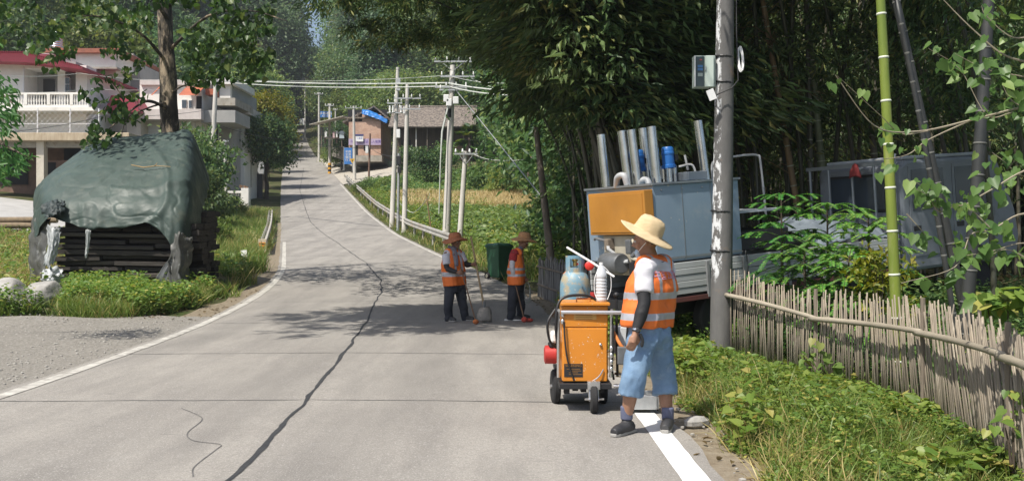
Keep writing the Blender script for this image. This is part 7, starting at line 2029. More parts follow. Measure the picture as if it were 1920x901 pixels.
# leafy branches reaching in from the right
rb = thing("mulberry_tree", "pale twigs with big heart shaped leaves reaching in from the right edge", "tree", (0, 0, 0))
mbr = mat("twig_pale", (.34, .30, .22), (.26, .22, .16), scale=9, rough=.8)
mb = MB(); pos, dr, nr = [], [], []
rs = np.random.RandomState(15)
def leafy(P, r, leaves, L=.085, spread=.05):
    Q = catmull([W(*p) for p in P], 6); n = len(Q)
    mb = MB(); mb.tube(Q, [r * (1 - .75 * i / (n - 1)) for i in range(n)], 5, cap=False); mb.build("branch", mbr, rb, recalc=False)
    for _ in range(int(leaves * 1.5)):
        u = rs.uniform(.35, 1.0); p = Q[int(u * (n - 1))]
        pos.append(np.array(p) + rs.normal(size=3) * spread); dr.append([rs.normal() * .6, rs.normal() * .4, -.7 + rs.normal() * .35]); nr.append([rs.normal() * .4 - .2, -.6 + rs.normal() * .3, .7])
D = 6.4
leafy(((2010, 185, D), (1920, 200, D), (1820, 225, D), (1720, 246, D), (1640, 235, D - .1), (1566, 140, D - .2)), .011, 0)
leafy(((1820, 225, D), (1740, 262, D), (1700, 290, D - .05), (1640, 300, D - .1)), .006, 9)
leafy(((1740, 245, D), (1690, 250, D), (1650, 215, D - .1), (1570, 142, D - .2)), .005, 9)
leafy(((2010, 120, D + .1), (1900, 110, D), (1830, 60, D), (1750, -20, D)), .010, 0)
leafy(((1960, 60, D), (1900, 70, D), (1850, 30, D), (1840, 10, D)), .006, 16)
leafy(((1960, 150, D), (1900, 140, D), (1850, 130, D), (1790, 100, D)), .006, 22, spread=.07)
leafy(((1900, 210, D), (1850, 215, D), (1800, 130, D), (1740, 90, D)), .005, 14)
leafy(((1960, 220, D - .1), (1900, 190, D - .1), (1880, 160, D - .1)), .005, 14, spread=.07)
leafy(((1990, 210, D), (1930, 200, D), (1890, 205, D)), .005, 10, spread=.06)
leafy(((2000, 300, D - .2), (1920, 320, D - .2), (1850, 360, D - .2), (1790, 385, D - .2), (1700, 345, D - .3)), .008, 22, spread=.06)
leafy(((1790, 385, D - .2), (1760, 395, D - .2), (1730, 350, D - .25), (1700, 335, D - .3)), .005, 14)
leafy(((1990, 330, D - .1), (1920, 330, D - .1), (1880, 300, D - .1), (1860, 285, D - .1)), .006, 16, spread=.06)
leafy(((2000, 420, D - .3), (1920, 400, D - .3), (1860, 430, D - .3), (1820, 440, D - .3), (1790, 500, D - .35), (1690, 530, D - .4)), .008, 26, spread=.06)
leafy(((1990, 470, D - .3), (1920, 455, D - .3), (1860, 470, D - .3), (1800, 480, D - .3)), .006, 12)
leafy(((1860, 430, D - .3), (1830, 400, D - .3), (1815, 390, D - .3)), .005, 12, spread=.06)
leafy(((1700, 400, D), (1735, 440, D), (1740, 460, D)), .004, 4)
leafy(((2000, 540, D - .3), (1900, 470, D - .3), (1850, 480, D - .3)), .006, 6)
leafy(((2100, 600, D - .2), (2040, 350, D - .1), (2010, 185, D), (2000, -100, D + .1)), .02, 0)
leafy(((2070, 500, D - .3), (2020, 440, D - .3), (1990, 420, D - .3)), .012, 0)
leafy(((2100, 1100, D - .3), (2100, 850, D - .25), (2100, 600, D - .2)), .03, 0)
pos, dr, nr = map(np.array, (pos, dr, nr)); L = .068 * (.5 + .9 * rs.rand(len(pos)))
leaf_object("leaves", [(leaf_arrays(pos, dr, nr, L, L * .85, 'heart'), 0)], leafmat("leaf_mulberry", (.05, .13, .035), (.11, .22, .06), (.20, .32, .10), rough=.4, trans=.4), rb)
def broad(label, blobs, L, m, name="broadleaf_plant", cat="plant", seed=3):
    rs = np.random.RandomState(seed); q0 = blobs[0]; p0 = W(q0[0], q0[1], q0[2]); zb = Hf(p0.x, p0.y)
    t = thing(name, label, cat, (p0.x, p0.y, zb)); pos, dr, nr = [], [], []; mb = MB()
    for (px, py, d, rx, ry, n) in blobs:
        c = W(px, py, d); mb.tube([Vector((0, 0, 0)), (c - t.location) * .6 + Vector((0, 0, .05)), c - t.location], [.012, .008, .004], 5, cap=False)
        for _ in range(n):
            pos.append(W(px + rs.normal() * rx * .5, py + rs.normal() * ry * .5, d + rs.normal() * .08) - t.location); dr.append([rs.normal() * .7, rs.normal() * .4 - .2, -.4 + rs.normal() * .3]); nr.append([rs.normal() * .35, -.5 + rs.normal() * .3, .9])
    mb.build("stem", mbark, t, recalc=False); pos, dr, nr = map(np.array, (pos, dr, nr)); LL = L * (.6 + .7 * rs.rand(len(pos)))
    leaf_object("leaves", [(leaf_arrays(pos, dr, nr, LL, LL * .85, 'heart'), 0)], m, t)
broad("broad leaved plant with large pale leaves behind the fence at the right edge", [(1890, 560, 7.9, 50, 22, 26), (1850, 565, 8.0, 40, 16, 16), (1935, 555, 7.8, 40, 20, 14)], .14, L_weed, seed=3)
broad("climbing weed with pale heart leaves growing up the middle of the fence", [(1548, 690, 9.6, 30, 50, 24), (1512, 665, 9.8, 24, 34, 14), (1545, 740, 9.3, 36, 40, 18)], .10, leafmat("leaf_paleweed", (.08, .15, .03), (.16, .24, .06), (.30, .30, .10), objvar=.02), seed=4)
broad("small climbing weed on the near end of the fence", [(1900, 740, 6.2, 34, 26, 14), (1885, 800, 6.2, 40, 30, 12)], .075, L_weed, seed=5)
st_ = thing("pale_stone", "pale broken stone at the weedy right road edge behind the near worker", "stone", (1.52, 7.9, Hf(1.52, 7.9) + .03)); mb = MB(); mb.ball((0, 0, .03), .11, 8, (1.2, .7, .5), RZ(.5)); mb.build("stone_body", mrock, st_)
# ------------------------------------------------------------------ people
mskin = mat("skin_tan", (.36, .20, .13), (.31, .165, .105), scale=14, rough=.5, spec=.4)
mskin_d = mat("skin_dark", (.25, .13, .085), (.21, .11, .07), scale=14, rough=.5, spec=.4)
mvest = mat("vest_orange", (.85, .20, .035), (.78, .165, .03), scale=3, rough=.65, bump=.15, bscale=12)
mtape = mat("tape_silver", (.52, .52, .56), (.44, .44, .48), scale=6, rough=.45, metal=.25)
mtrim = mat("vest_trim", (.55, .20, .04), rough=.7)
mdenim = mat("denim_light", (.21, .32, .46), (.13, .22, .35), scale=5, rough=.9, c3=(.36, .46, .58), c3scale=2.5, c3lo=.54, c3hi=.70, bump=.25, bscale=90)
mnavy = mat("trousers_navy", (.025, .028, .038), (.04, .043, .055), scale=4, rough=.85)
mshirtw = mat("shirt_white", (.66, .65, .68), (.56, .55, .60), scale=40, rough=.85, stretch=(.05, .05, 1))
mshirtr = mat("shirt_red", (.38, .03, .035), (.30, .022, .028), scale=4, rough=.85)
mcollar = mat("collar_grey", (.20, .19, .22), (.15, .14, .17), scale=5, rough=.85)
msleeve = mat("sleeve_black", (.014, .014, .016), (.022, .022, .025), scale=8, rough=.7)
mshoe = mat("shoe_black", (.025, .025, .028), (.05, .05, .052), scale=9, rough=.55)
msole = mat("sole_grey", (.32, .31, .29), rough=.7)
msock = mat("sock_bluegrey", (.13, .14, .22), (.10, .11, .17), scale=9, rough=.9)
mstraw = mat("straw_pale", (.68, .53, .32), (.58, .44, .25), scale=9, rough=.8, stretch=(1, 1, 5), bump=.5, bscale=70)
mstraw_r = mat("straw_redbrown", (.50, .19, .085), (.40, .14, .06), scale=9, rough=.8, stretch=(1, 1, 5), bump=.5, bscale=70)
mstraw_t = mat("straw_tan", (.54, .29, .14), (.45, .23, .10), scale=9, rough=.8, stretch=(1, 1, 5), bump=.5, bscale=70)
mhair = mat("hair_black", (.012, .011, .010), rough=.6)
mmask = mat("mask_blue", (.42, .55, .66), (.5, .6, .68), scale=6, rough=.8)
mglove = mat("glove_white", (.62, .60, .58), (.5, .48, .46), scale=9, rough=.9)
mwood = mat("wood_handle", (.36, .26, .15), (.28, .20, .11), scale=8, rough=.7, stretch=(1, 1, .2))
mwood_d = mat("wood_dark", (.17, .10, .06), (.12, .07, .045), scale=8, rough=.7, stretch=(1, 1, .2))

def blob(name, parts, voxel, mats, parent, matfn=None, wrinkle=None, smooth=6):
    """overlapping tubes and balls fused into ONE continuous surface"""
    mb = MB()
    for p in parts:
        if p[0] == 't': mb.tube(p[1], p[2], 14)
        elif p[0] == 'b': mb.ball(p[1], p[2], 16, p[3] if len(p) > 3 else (1, 1, 1), p[4] if len(p) > 4 else None)
        elif p[0] == 'x': mb.box(p[1], p[2], p[3] if len(p) > 3 else None)
    o = mb.build("raw_" + name, mats[0] if isinstance(mats, (list, tuple)) else mats, None)
    md = o.modifiers.new("r", 'REMESH'); md.mode = 'VOXEL'; md.voxel_size = voxel
    sm = o.modifiers.new("s", 'SMOOTH'); sm.iterations = smooth; sm.factor = .5
    bpy.context.view_layer.update()
    me = bpy.data.meshes.new_from_object(o.evaluated_get(bpy.context.evaluated_depsgraph_get()))
    bpy.data.objects.remove(o)
    me.name = name
    if wrinkle:
        amp, sc = wrinkle
        n = len(me.vertices); co = np.empty(n * 3, np.float32); me.vertices.foreach_get("co", co); co = co.reshape(-1, 3).astype(float)
        nr = np.empty(n * 3, np.float32); me.vertices.foreach_get("normal", nr); nr = nr.reshape(-1, 3).astype(float)
        k = vnoise(co[:, 0] * sc + co[:, 1] * sc * .8 + 5, co[:, 2] * sc * 1.6 + co[:, 1] * sc * .4) + .6 * (.25 - np.abs(vnoise(co[:, 0] * sc * 1.7 - co[:, 2] * sc * .9 + 11, co[:, 2] * sc * 1.2 + co[:, 1] * sc * 1.5 + 3)))
        co = co + nr * (k * amp)[:, None]; me.vertices.foreach_set("co", co.reshape(-1).astype(np.float32)); me.update()
    me.materials.clear()
    for m in (mats if isinstance(mats, (list, tuple)) else [mats]): me.materials.append(m)
    if matfn:
        n = len(me.polygons); c = np.empty(n * 3, np.float32); me.polygons.foreach_get("center", c)
        me.polygons.foreach_set("material_index", np.asarray(matfn(c.reshape(-1, 3).astype(float)), dtype=np.int32))
    me.polygons.foreach_set("use_smooth", [True] * len(me.polygons))
    ob = bpy.data.objects.new(name, me); COL.objects.link(ob)
    if parent is not None: ob.parent = parent
    return ob

def hand_parts(w, d, palm_n, s=1.0, curl=.5, side=1):
    """palm, four bent fingers of unequal length and a thumb; d = direction of the hand, palm_n = where the palm faces"""
    w, d, n = Vector(w), Vector(d).normalized(), Vector(palm_n); n = (n - d * n.dot(d)).normalized(); b = d.cross(n) * side
    out = [('t', [w, w + d * .035 * s, w + d * .085 * s], [.023 * s, .027 * s, .026 * s]), ('t', [w + d * .04 * s + b * .02 * s, w + d * .088 * s + b * .024 * s], [.017 * s, .015 * s]), ('t', [w + d * .04 * s - b * .02 * s, w + d * .085 * s - b * .024 * s], [.017 * s, .014 * s])]
    for i, (o, L) in enumerate(((.029, .072), (.010, .080), (-.010, .075), (-.028, .058))):
        p = w + d * .086 * s + b * o * s; a = curl * .7; pts = [p]
        dd = d.copy()
        for k, f in enumerate((.45, .32, .23)):
            dd = (dd * math.cos(a) + n * math.sin(a)).normalized(); a = curl * .9
            # rotate on for the next joint
            nn = (n - dd * n.dot(dd)).normalized(); p = p + dd * L * f * s; pts.append(p)
            n2 = nn; dd = (dd * math.cos(a * .6) + n2 * math.sin(a * .6)).normalized()
        out.append(('t', pts, [.0092 * s, .0088 * s, .008 * s, .0065 * s]))
    p = w + d * .025 * s + b * .024 * s
    out.append(('t', [p, p + (b * .7 + d * .6 + n * .3).normalized() * .035 * s, p + (b * .35 + d * .9 + n * .5).normalized() * .068 * s], [.0125 * s, .0105 * s, .008 * s]))
    return out

def head_parts(c, f, up, s=1.0):
    """skull, jaw, nose, ears, brow; c = head centre, f = facing"""
    c, f, up = Vector(c), Vector(f).normalized(), Vector(up); up = (up - f * up.dot(f)).normalized(); l = up.cross(f)
    q = lambda a, b_, z: c + (f * a + l * b_ + up * z) * s
    Rm = Matrix((f, l, up)).transposed()
    return [('b', q(-.012, 0, .02), .098 * s, (1.0, .80, 1.05), Rm), ('b', q(.018, 0, -.045), .075 * s, (.95, .78, 1.1), Rm), ('b', q(.055, 0, -.095), .034 * s, (1, 1.1, .8), Rm),
            ('t', [q(.082, 0, .022), q(.100, 0, -.008), q(.112, 0, -.028)], [.010 * s, .013 * s, .016 * s]), ('b', q(.094, .012, -.032), .010 * s), ('b', q(.094, -.012, -.032), .010 * s),
            ('b', q(.078, .032, .030), .020 * s, (.7, 1.3, .5), Rm), ('b', q(.078, -.032, .030), .020 * s, (.7, 1.3, .5), Rm), ('b', q(.060, .042, -.02), .026 * s), ('b', q(.060, -.042, -.02), .026 * s),
            ('b', q(.084, 0, -.058), .016 * s, (.7, 1.5, .5), Rm), ('b', q(.081, 0, -.070), .015 * s, (.7, 1.3, .5), Rm),
            ('b', q(-.01, .080, -.01), .026 * s, (.9, .35, 1.2), Rm), ('b', q(-.01, -.080, -.01), .026 * s, (.9, .35, 1.2), Rm)], q, Rm

def face_bits(person, q, Rm, s, mhair_):
    for b_ in (1, -1):
        mb = MB(); mb.ball(q(.078, .031 * b_, .008), .011 * s, 10); e = mb.build("eye", mat("eye_white", (.6, .58, .55), rough=.3), person, smooth=True)
        mb = MB(); mb.ball(q(.086, .031 * b_, .008), .0055 * s, 8); mb.build("iris", mat("iris_dark", (.02, .012, .01), rough=.2), e, smooth=True)
        mb = MB(); mb.tube([q(.088, .014 * b_, .030), q(.088, .032 * b_, .036), q(.078, .052 * b_, .030)], .005 * s, 5); mb.build("eyebrow", mhair_, person)
    mb = MB(); mb.tube([q(.098, .022, -.063), q(.104, 0, -.064), q(.098, -.022, -.063)], .0045 * s, 5); mb.build("mouth", mat("lip_brown", (.26, .10, .08), rough=.5), person)

def straw_hat(person, c, up, f, r, h, m, crown=.10, droop=.05, wave=.015, seed=0, tip=0.0):
    """wide brim with wavy edge and a round crown"""
    c, up, f = Vector(c), Vector(up).normalized(), Vector(f); f = (f - up * f.dot(up)).normalized(); l = up.cross(f)
    prof = [(0, h), (crown * .45, h * .985), (crown * .78, h * .90), (crown * .93, h * .70), (crown, h * .35), (crown * 1.04, .01), (crown * 1.12, -.004)]
    n = 44; rows = []
    for rr, z in prof:
        rows.append([c + f * rr * math.cos(2 * math.pi * k / n) * 1.08 + l * rr * math.sin(2 * math.pi * k / n) + up * (z + .004 * math.sin(k * 5 + rr * 90)) for k in range(n)])
    for i in range(1, 9):
        t = i / 8; row = []
        for k in range(n):
            a = 2 * math.pi * k / n; rr = crown * 1.12 + (r - crown * 1.12) * t * (1 + .04 * float(vnoise(math.cos(a) * 2 + seed, math.sin(a) * 2)))
            z = -.004 - droop * t ** 1.5 + wave * t * (math.sin(2 * a + seed) + .5 * math.sin(3 * a + seed * 2)) + tip * t * math.cos(a)
            row.append(c + f * rr * math.cos(a) * 1.05 + l * rr * math.sin(a) + up * z)
        rows.append(row)
    mb = MB(); mb.grid(rows, close_u=True)
    hat = mb.build("straw_hat", m, person, smooth='all', recalc=True, solid=.006)
    mb = MB(); mb.lathe([(crown * 1.10, -.003), (crown * 1.075, .012), (crown * 1.07, .02)], 30, c, rot_to(up)); mb.build("hat_band", m, hat, smooth=True)
    return hat

def shoe(person, ankle, toe, s=1.0, m=None, sole=None, sock=None):
    a, t = Vector(ankle), Vector(toe); d = (t - a); d.z = 0; d.normalize()
    g = a.z; heel = Vector((a.x, a.y, t.z)) - d * .065 * s
    toe_ = heel + d * .275 * s; z0 = t.z
    P = [('t', [heel + Vector((0, 0, .050)), heel + d * .10 * s + Vector((0, 0, .048)), heel + d * .20 * s + Vector((0, 0, .038)), toe_ + Vector((0, 0, .030)) - d * .02], [.046 * s, .050 * s, .048 * s, .034 * s]), ('t', [a + Vector((0, 0, -.005)), heel + d * .06 * s + Vector((0, 0, .06))], [.042 * s, .045 * s])]
    o = blob("shoe", P, .008, m or mshoe, person)
    mb = MB(); n_ = Vector((-d.y, d.x, 0)); poly = []
    for u, w in ((-.045, .028), (-.03, .038), (.05, .038), (.15, .046), (.22, .042), (.262, .026)): poly.append((u, w))
    pts = [heel + d * u * s + n_ * w * s for u, w in poly] + [heel + d * u * s - n_ * w * s for u, w in reversed(poly)]
    vs = [Vector((p.x, p.y, z0)) for p in pts] + [Vector((p.x, p.y, z0 + .026)) for p in pts]; k = len(pts)
    mb.add(vs, [tuple(reversed(range(k))), tuple(range(k, 2 * k))] + [(i, (i + 1) % k, (i + 1) % k + k, i + k) for i in range(k)]); mb.build("sole", sole or msole, o, bevel=.006)
    return o

def make_person(label, loc, J, lat, fwd, headf, headup, cfg, group=None):
    """J: joints in world space; lat = the person's left, fwd = facing"""
    loc = Vector(loc)
    person = thing("person", label, "person", loc, 0, group)
    j = {k: Vector(v) - loc for k, v in J.items()}
    lat, fwd = Vector(lat).normalized(), Vector(fwd).normalized(); up = Vector((0, 0, 1))
    k = cfg.get('k', 1.0)
    pel, che, nek, hed = j['pelvis'], j['chest'], j['neck'], j['head']
    body = []
    for o in (-.075, 0, .075):
        body.append(('t', [pel + lat * o + up * -.03, pel.lerp(che, .5) + lat * o + fwd * .01, che + lat * o * 1.15, che.lerp(nek, .75) + lat * o * 1.1], [.105 * k, .10 * k, .105 * k, .07 * k]))
    body.append(('t', [j['lsho'], che.lerp(nek, .72), j['rsho']], [.055 * k, .07 * k, .055 * k])); body.append(('t', [nek - up * .06, hed - up * .03], [.058 * k, .055 * k]))
    hp, q, Rm = head_parts(hed, headf, headup, cfg.get('hs', 1.0)); body += hp
    for s_ in 'lr':
        body.append(('t', [j[s_ + 'sho'], j[s_ + 'sho'].lerp(j[s_ + 'elb'], .5), j[s_ + 'elb']], [.052 * k, .047 * k, .039 * k])); body.append(('t', [j[s_ + 'elb'], j[s_ + 'elb'].lerp(j[s_ + 'wri'], .35), j[s_ + 'wri']], [.039 * k, .040 * k, .026 * k]))
        d = j.get(s_ + 'hand', j[s_ + 'wri'] + (j[s_ + 'wri'] - j[s_ + 'elb'])) - j[s_ + 'wri']
        body += hand_parts(j[s_ + 'wri'], d, cfg.get(s_ + 'palm', (lat * (-1 if s_ == 'l' else 1))), cfg.get('hand', 1.0), cfg.get(s_ + 'curl', .5), 1 if s_ == 'l' else -1)
        body.append(('t', [j[s_ + 'hip'], j[s_ + 'hip'].lerp(j[s_ + 'kne'], .45), j[s_ + 'kne']], [.080 * k, .074 * k, .054 * k])); body.append(('t', [j[s_ + 'kne'], j[s_ + 'kne'].lerp(j[s_ + 'ank'], .38), j[s_ + 'ank']], [.055 * k, .058 * k, .036 * k]))
    blob("body", body, cfg.get('vox', .008), cfg['skin'], person, smooth=3)
    face_bits(person, q, Rm, cfg.get('hs', 1.0), mhair)
    mb = MB(); 
    mb.ball(q(-.030, 0, .030), .098, 14, (.95, .84, 1.0), Rm); mb.build("hair", mhair, person, smooth=True)
    # shirt with short sleeves
    sh = [('t', [pel + lat * o, pel.lerp(che, .5) + lat * o + fwd * .01, che + lat * o * 1.15, che.lerp(nek, .8) + lat * o], [.118 * k, .115 * k, .118 * k, .075 * k]) for o in (-.08, 0, .08)]
    sh.append(('t', [j['lsho'], che.lerp(nek, .75), j['rsho']], [.074 * k, .088 * k, .074 * k]))
    for s_ in 'lr':
        e = j[s_ + 'sho'].lerp(j[s_ + 'elb'], cfg.get('sleeve', .72)); sh.append(('t', [j[s_ + 'sho'], j[s_ + 'sho'].lerp(e, .5), e], [.074 * k, .073 * k, .070 * k]))
    blob("shirt", sh, .012, cfg['shirt'], person, wrinkle=(.012, 9), smooth=4)
    mb = MB(); mb.tube([nek - up * .035 + fwd * .02 - fwd * .005, nek + up * .015 - fwd * .012], [.085 * k, .072 * k], 18, cap=False); mb.build("collar", cfg.get('collar', mcollar), person, smooth=True, solid=.012)
    if cfg.get('arm'):
        for s_ in 'lr':
            a = j[s_ + 'sho'].lerp(j[s_ + 'elb'], .60); blob("arm_sleeve", [('t', [a, j[s_ + 'elb']], [.055 * k, .048 * k]), ('t', [j[s_ + 'elb'], j[s_ + 'elb'].lerp(j[s_ + 'wri'], .35), j[s_ + 'wri']], [.048 * k, .048 * k, .034 * k])], .010, cfg['arm'], person, wrinkle=(.008, 14), smooth=3)
    # vest
    vb = j.get('hem', pel - up * .06)
    tor = [('t', [vb + lat * o + fwd * cfg.get('belly', 0) * .6, pel.lerp(che, .45) + lat * o + fwd * cfg.get('belly', 0), che + lat * o * 1.05 + fwd * .01, che.lerp(nek, .55) + lat * o * .95], [.150 * k, .156 * k, .146 * k, .104 * k]) for o in (-.09, 0, .09)]
    tor.append(('t', [che.lerp(nek, .70) + lat * .145, che.lerp(nek, .82), che.lerp(nek, .70) - lat * .145], [.088 * k, .080 * k, .088 * k]))
    bz = cfg['bands']
    def vm(c):
        z = c[:, 2]; la = (c - np.array(che)) @ np.array(lat); r_ = np.zeros(len(c), int)
        for (a, b_) in bz: r_[(z > a) & (z < b_)] = 1
        vz = cfg.get('vband', (.08, .118)); r_[(np.abs(la) > vz[0]) & (np.abs(la) < vz[1]) & (z > bz[-1][1])] = 1
        return r_
    vest = blob("safety_vest", tor, .009, [mvest, mtape], person, matfn=vm, wrinkle=(.020, 8), smooth=5)
    # trousers or shorts
    pe = cfg['legs']; P = [('t', [pel + lat * o + up * .06, pel + lat * o - up * .10, pel + lat * o * .9 - up * .17], [.122 * k, .130 * k, .105 * k]) for o in (-.07, 0, .07)]
    P += [('b', j[s_ + 'hip'], .118 * k) for s_ in 'lr']
    for s_ in 'lr':
        if pe == 'short':
            e = j[s_ + 'kne'].lerp(j[s_ + 'ank'], .42); P.append(('t', [j[s_ + 'hip'], j[s_ + 'hip'].lerp(j[s_ + 'kne'], .5), j[s_ + 'kne'], e], [.100 * k, .102 * k, .094 * k, .096 * k]))
        else: P.append(('t', [j[s_ + 'hip'], j[s_ + 'hip'].lerp(j[s_ + 'kne'], .5), j[s_ + 'kne'], j[s_ + 'kne'].lerp(j[s_ + 'ank'], .5), j[s_ + 'ank'] + up * .0], [.105 * k, .098 * k, .080 * k, .076 * k, .066 * k]))
    blob("shorts" if pe == 'short' else "trousers", P, .010, cfg['leg_m'], person, wrinkle=(.022, 10), smooth=4)
    for s_ in 'lr':
        if pe == 'short': blob("sock", [('t', [j[s_ + 'ank'] + up * .10, j[s_ + 'ank'] - up * .01], [.048 * k, .046 * k])], .008, msock, person, smooth=2)
        shoe(person, j[s_ + 'ank'], j[s_ + 'toe'], 1.0 * cfg.get('foot', 1.0), cfg.get('shoe'), cfg.get('sole'))
    return person, j, q, Rm, vest

def G(px, d, py=None):  # point on the road under a photo column
    x = (px - 960) / FPX * d; return Vector((x, d, road_z(x, d)))
# --- near worker in shorts
J = dict(pelvis=W(1217, 612, 7.66), chest=W(1226, 535, 7.67), neck=W(1226, 484, 7.68), head=W(1211, 450, 7.66),
         lsho=W(1207, 503, 7.52), lelb=W(1208, 568, 7.44), lwri=W(1192, 622, 7.40), lhand=W(1184, 650, 7.38),
         rsho=W(1251, 501, 7.82), relb=W(1230, 566, 8.02), rwri=W(1182, 592, 8.30), rhand=W(1166, 588, 8.45),
         lhip=W(1204, 640, 7.58), lkne=W(1187, 706, 7.50), lank=W(1175, 783, 7.55), ltoe=W(1146, 806, 7.38),
         rhip=W(1233, 640, 7.74), rkne=W(1244, 706, 7.80), rank=W(1252, 785, 7.72), rtoe=W(1245, 812, 7.48), hem=W(1217, 612, 7.66))
J['ltoe'].z = road_z(.86, 7.5) + .002; J['rtoe'].z = road_z(1.2, 7.6) + .008
fw = Vector((-.75, .66, 0)); lt = Vector((-.66, -.75, 0))
loc = Vector((1.06, 7.66, 0))
near, j, q, Rm, vest = make_person("man in wide pale straw hat and light denim shorts beside the marking machine", loc, J, lt, fw, (-.93, .30, -.20), (-.15, .0, 1),
    dict(skin=mskin, shirt=mshirtw, arm=msleeve, legs='short', leg_m=mdenim, bands=[(.895, .948), (1.06, 1.113)], k=1.06, belly=.03, lcurl=.55, rcurl=1.3, lpalm=(-.2, .9, 0), rpalm=(0, 0, -1), sleeve=.70, hand=1.05, vox=.0065))
straw_hat(near, q(-.03, 0, .062), Vector((.46, -.16, .9)), Vector((-1, .2, 0)), .222, .125, mstraw, .105, .030, .014, 1, tip=.0)
mb = MB(); mb.tube([j['lwri'] - (j['lwri'] - j['lelb']).normalized() * .030, j['lwri'] - (j['lwri'] - j['lelb']).normalized() * .012], .037, 16); w = mb.build("wrist_watch", msteel, near, smooth=True)
mb = MB(); c = j['lwri'] - (j['lwri'] - j['lelb']).normalized() * .02 + Vector((.005, -.036, 0)); mb.lathe([(.018, -.006), (.018, .004), (.014, .006), (0, .006)], 14, c, rot_to((0, -1, .2))); mb.build("watch_face", mblackp, w)
P = [('b', q(.082, 0, -.085), .036, (.8, 1.25, 1.0), Rm), ('t', [q(.085, .03, -.10), q(.075, .0, -.115), q(.085, -.03, -.10)], [.022, .026, .022])]
mk = blob("face_mask", P, .007, mmask, near, smooth=3)
mb = MB(); mb.tube([q(.07, .05, -.075), q(.03, .078, -.045), q(-.012, .088, -.015)], .003, 4); mb.build("ear_loop", mwh, mk)
# lettering on the back of the vest, laid on its surface
cu = bpy.data.curves.new("lettering", 'FONT'); cu.body = "中国公路"; cu.size = .082; cu.align_x = 'CENTER'; cu.align_y = 'CENTER'; cu.extrude = .001
to = bpy.data.objects.new("tmp", cu); COL.objects.link(to); bpy.context.view_layer.update()
tm = bpy.data.meshes.new_from_object(to.evaluated_get(bpy.context.evaluated_depsgraph_get())); bpy.data.objects.remove(to)
from mathutils.bvhtree import BVHTree
bv = BVHTree.FromPolygons([v.co for v in vest.data.vertices], [tuple(p.vertices) for p in vest.data.polygons])
bc = j['chest'] + Vector((0, 0, .085)); back = -fw.normalized()
for v in tm.vertices:
    o_ = bc + back * .5 + lt * (-v.co.x) * -1 * -1 + Vector((0, 0, v.co.y)); o_ = bc + back * .5 - lt * v.co.x * -1 + Vector((0, 0, v.co.y))
    o_ = bc + back * .5 + (lt * -1) * v.co.x + Vector((0, 0, v.co.y))
    h_ = bv.ray_cast(o_, -back)
    v.co = (h_[0] + back * (.004 + .001 * (v.co.z > 0))) if h_[0] is not None else (bc + back * .15 - lt * v.co.x + Vector((0, 0, v.co.y)))
tm.materials.append(mat("vest_print", (.55, .30, .42), rough=.6)); lo = bpy.data.objects.new("lettering", tm); COL.objects.link(lo); lo.parent = vest; lo["kind"] = "thing"
for v in tm.vertices: pass
mb = MB(); mb.tube(catmull([j['lwri'] + Vector((.03, -.02, -.01)), j['lwri'] + Vector((.05, -.02, -.06)), j['lwri'] + Vector((.045, -.02, -.10))], 4), [.012] * 9, 6); mb.ball(j['lwri'] + Vector((.045, -.02, -.09)), .018, 8, (.8, .5, 1.3))
kf = mb.build("key_pouch", mblackp, None); kf.location = loc; tag(kf, "small black key fob dangling at the near worker's hip", "key fob")

# --- left sweeper
dA = 17.2
z0 = road_z(-1, dA) - .0
J = dict(pelvis=W(853, 528, dA), chest=W(848, 493, dA), neck=W(850, 466, dA), head=W(854, 453, dA),
         rsho=W(836, 476, dA - .14), relb=W(838, 503, dA - .22), rwri=W(857, 510, dA - .34), rhand=W(865, 508, dA - .36),
         lsho=W(863, 474, dA + .12), lelb=W(874, 496, dA + .12), lwri=W(885, 495, dA - .02), lhand=W(892, 493, dA - .06),
         rhip=W(844, 535, dA - .08), rkne=W(840, 572, dA - .14), rank=W(841, 599, dA - .08), rtoe=W(852, 607, dA - .2),
         lhip=W(862, 535, dA + .08), lkne=W(868, 571, dA + .04), lank=W(873, 599, dA + .06), ltoe=W(886, 607, dA - .04))
J['rtoe'].z = J['ltoe'].z = z0
fw2 = Vector((.78, -.62, 0)); lt2 = Vector((.62, .78, 0))
locA = Vector((-1.0, dA, z0))
swA, jA, qA, RA, _v = make_person("man in a reddish brown straw hat and orange vest holding a shovel and a brush", locA, J, lt2, fw2, (.72, -.66, -.15), (0, 0, 1),
    dict(skin=mskin_d, shirt=mshirtw, arm=msleeve, legs='long', leg_m=mnavy, bands=[(.90 - z0 - .02, .96 - z0 - .0)], k=1.0, rcurl=1.3, lcurl=1.3, rpalm=(-.2, .6, -.4), lpalm=(.2, -.9, 0), vband=(.06, .11)))
straw_hat(swA, qA(-.02, 0, .065), Vector((-.10, -.02, 1)), Vector((1, -.5, 0)), .225, .105, mstraw_r, .105, .05, .02, 2)
mb = MB(); mb.tube(catmull([jA['neck'] + Vector((-.09, -.08, .04)), jA['neck'] + Vector((.02, -.10, .0)), jA['neck'] + Vector((.06, -.10, -.14)), jA['neck'] + Vector((.07, -.13, -.30))], 5), .03, 8); mb.build("scarf", mcollar, swA, smooth=True)
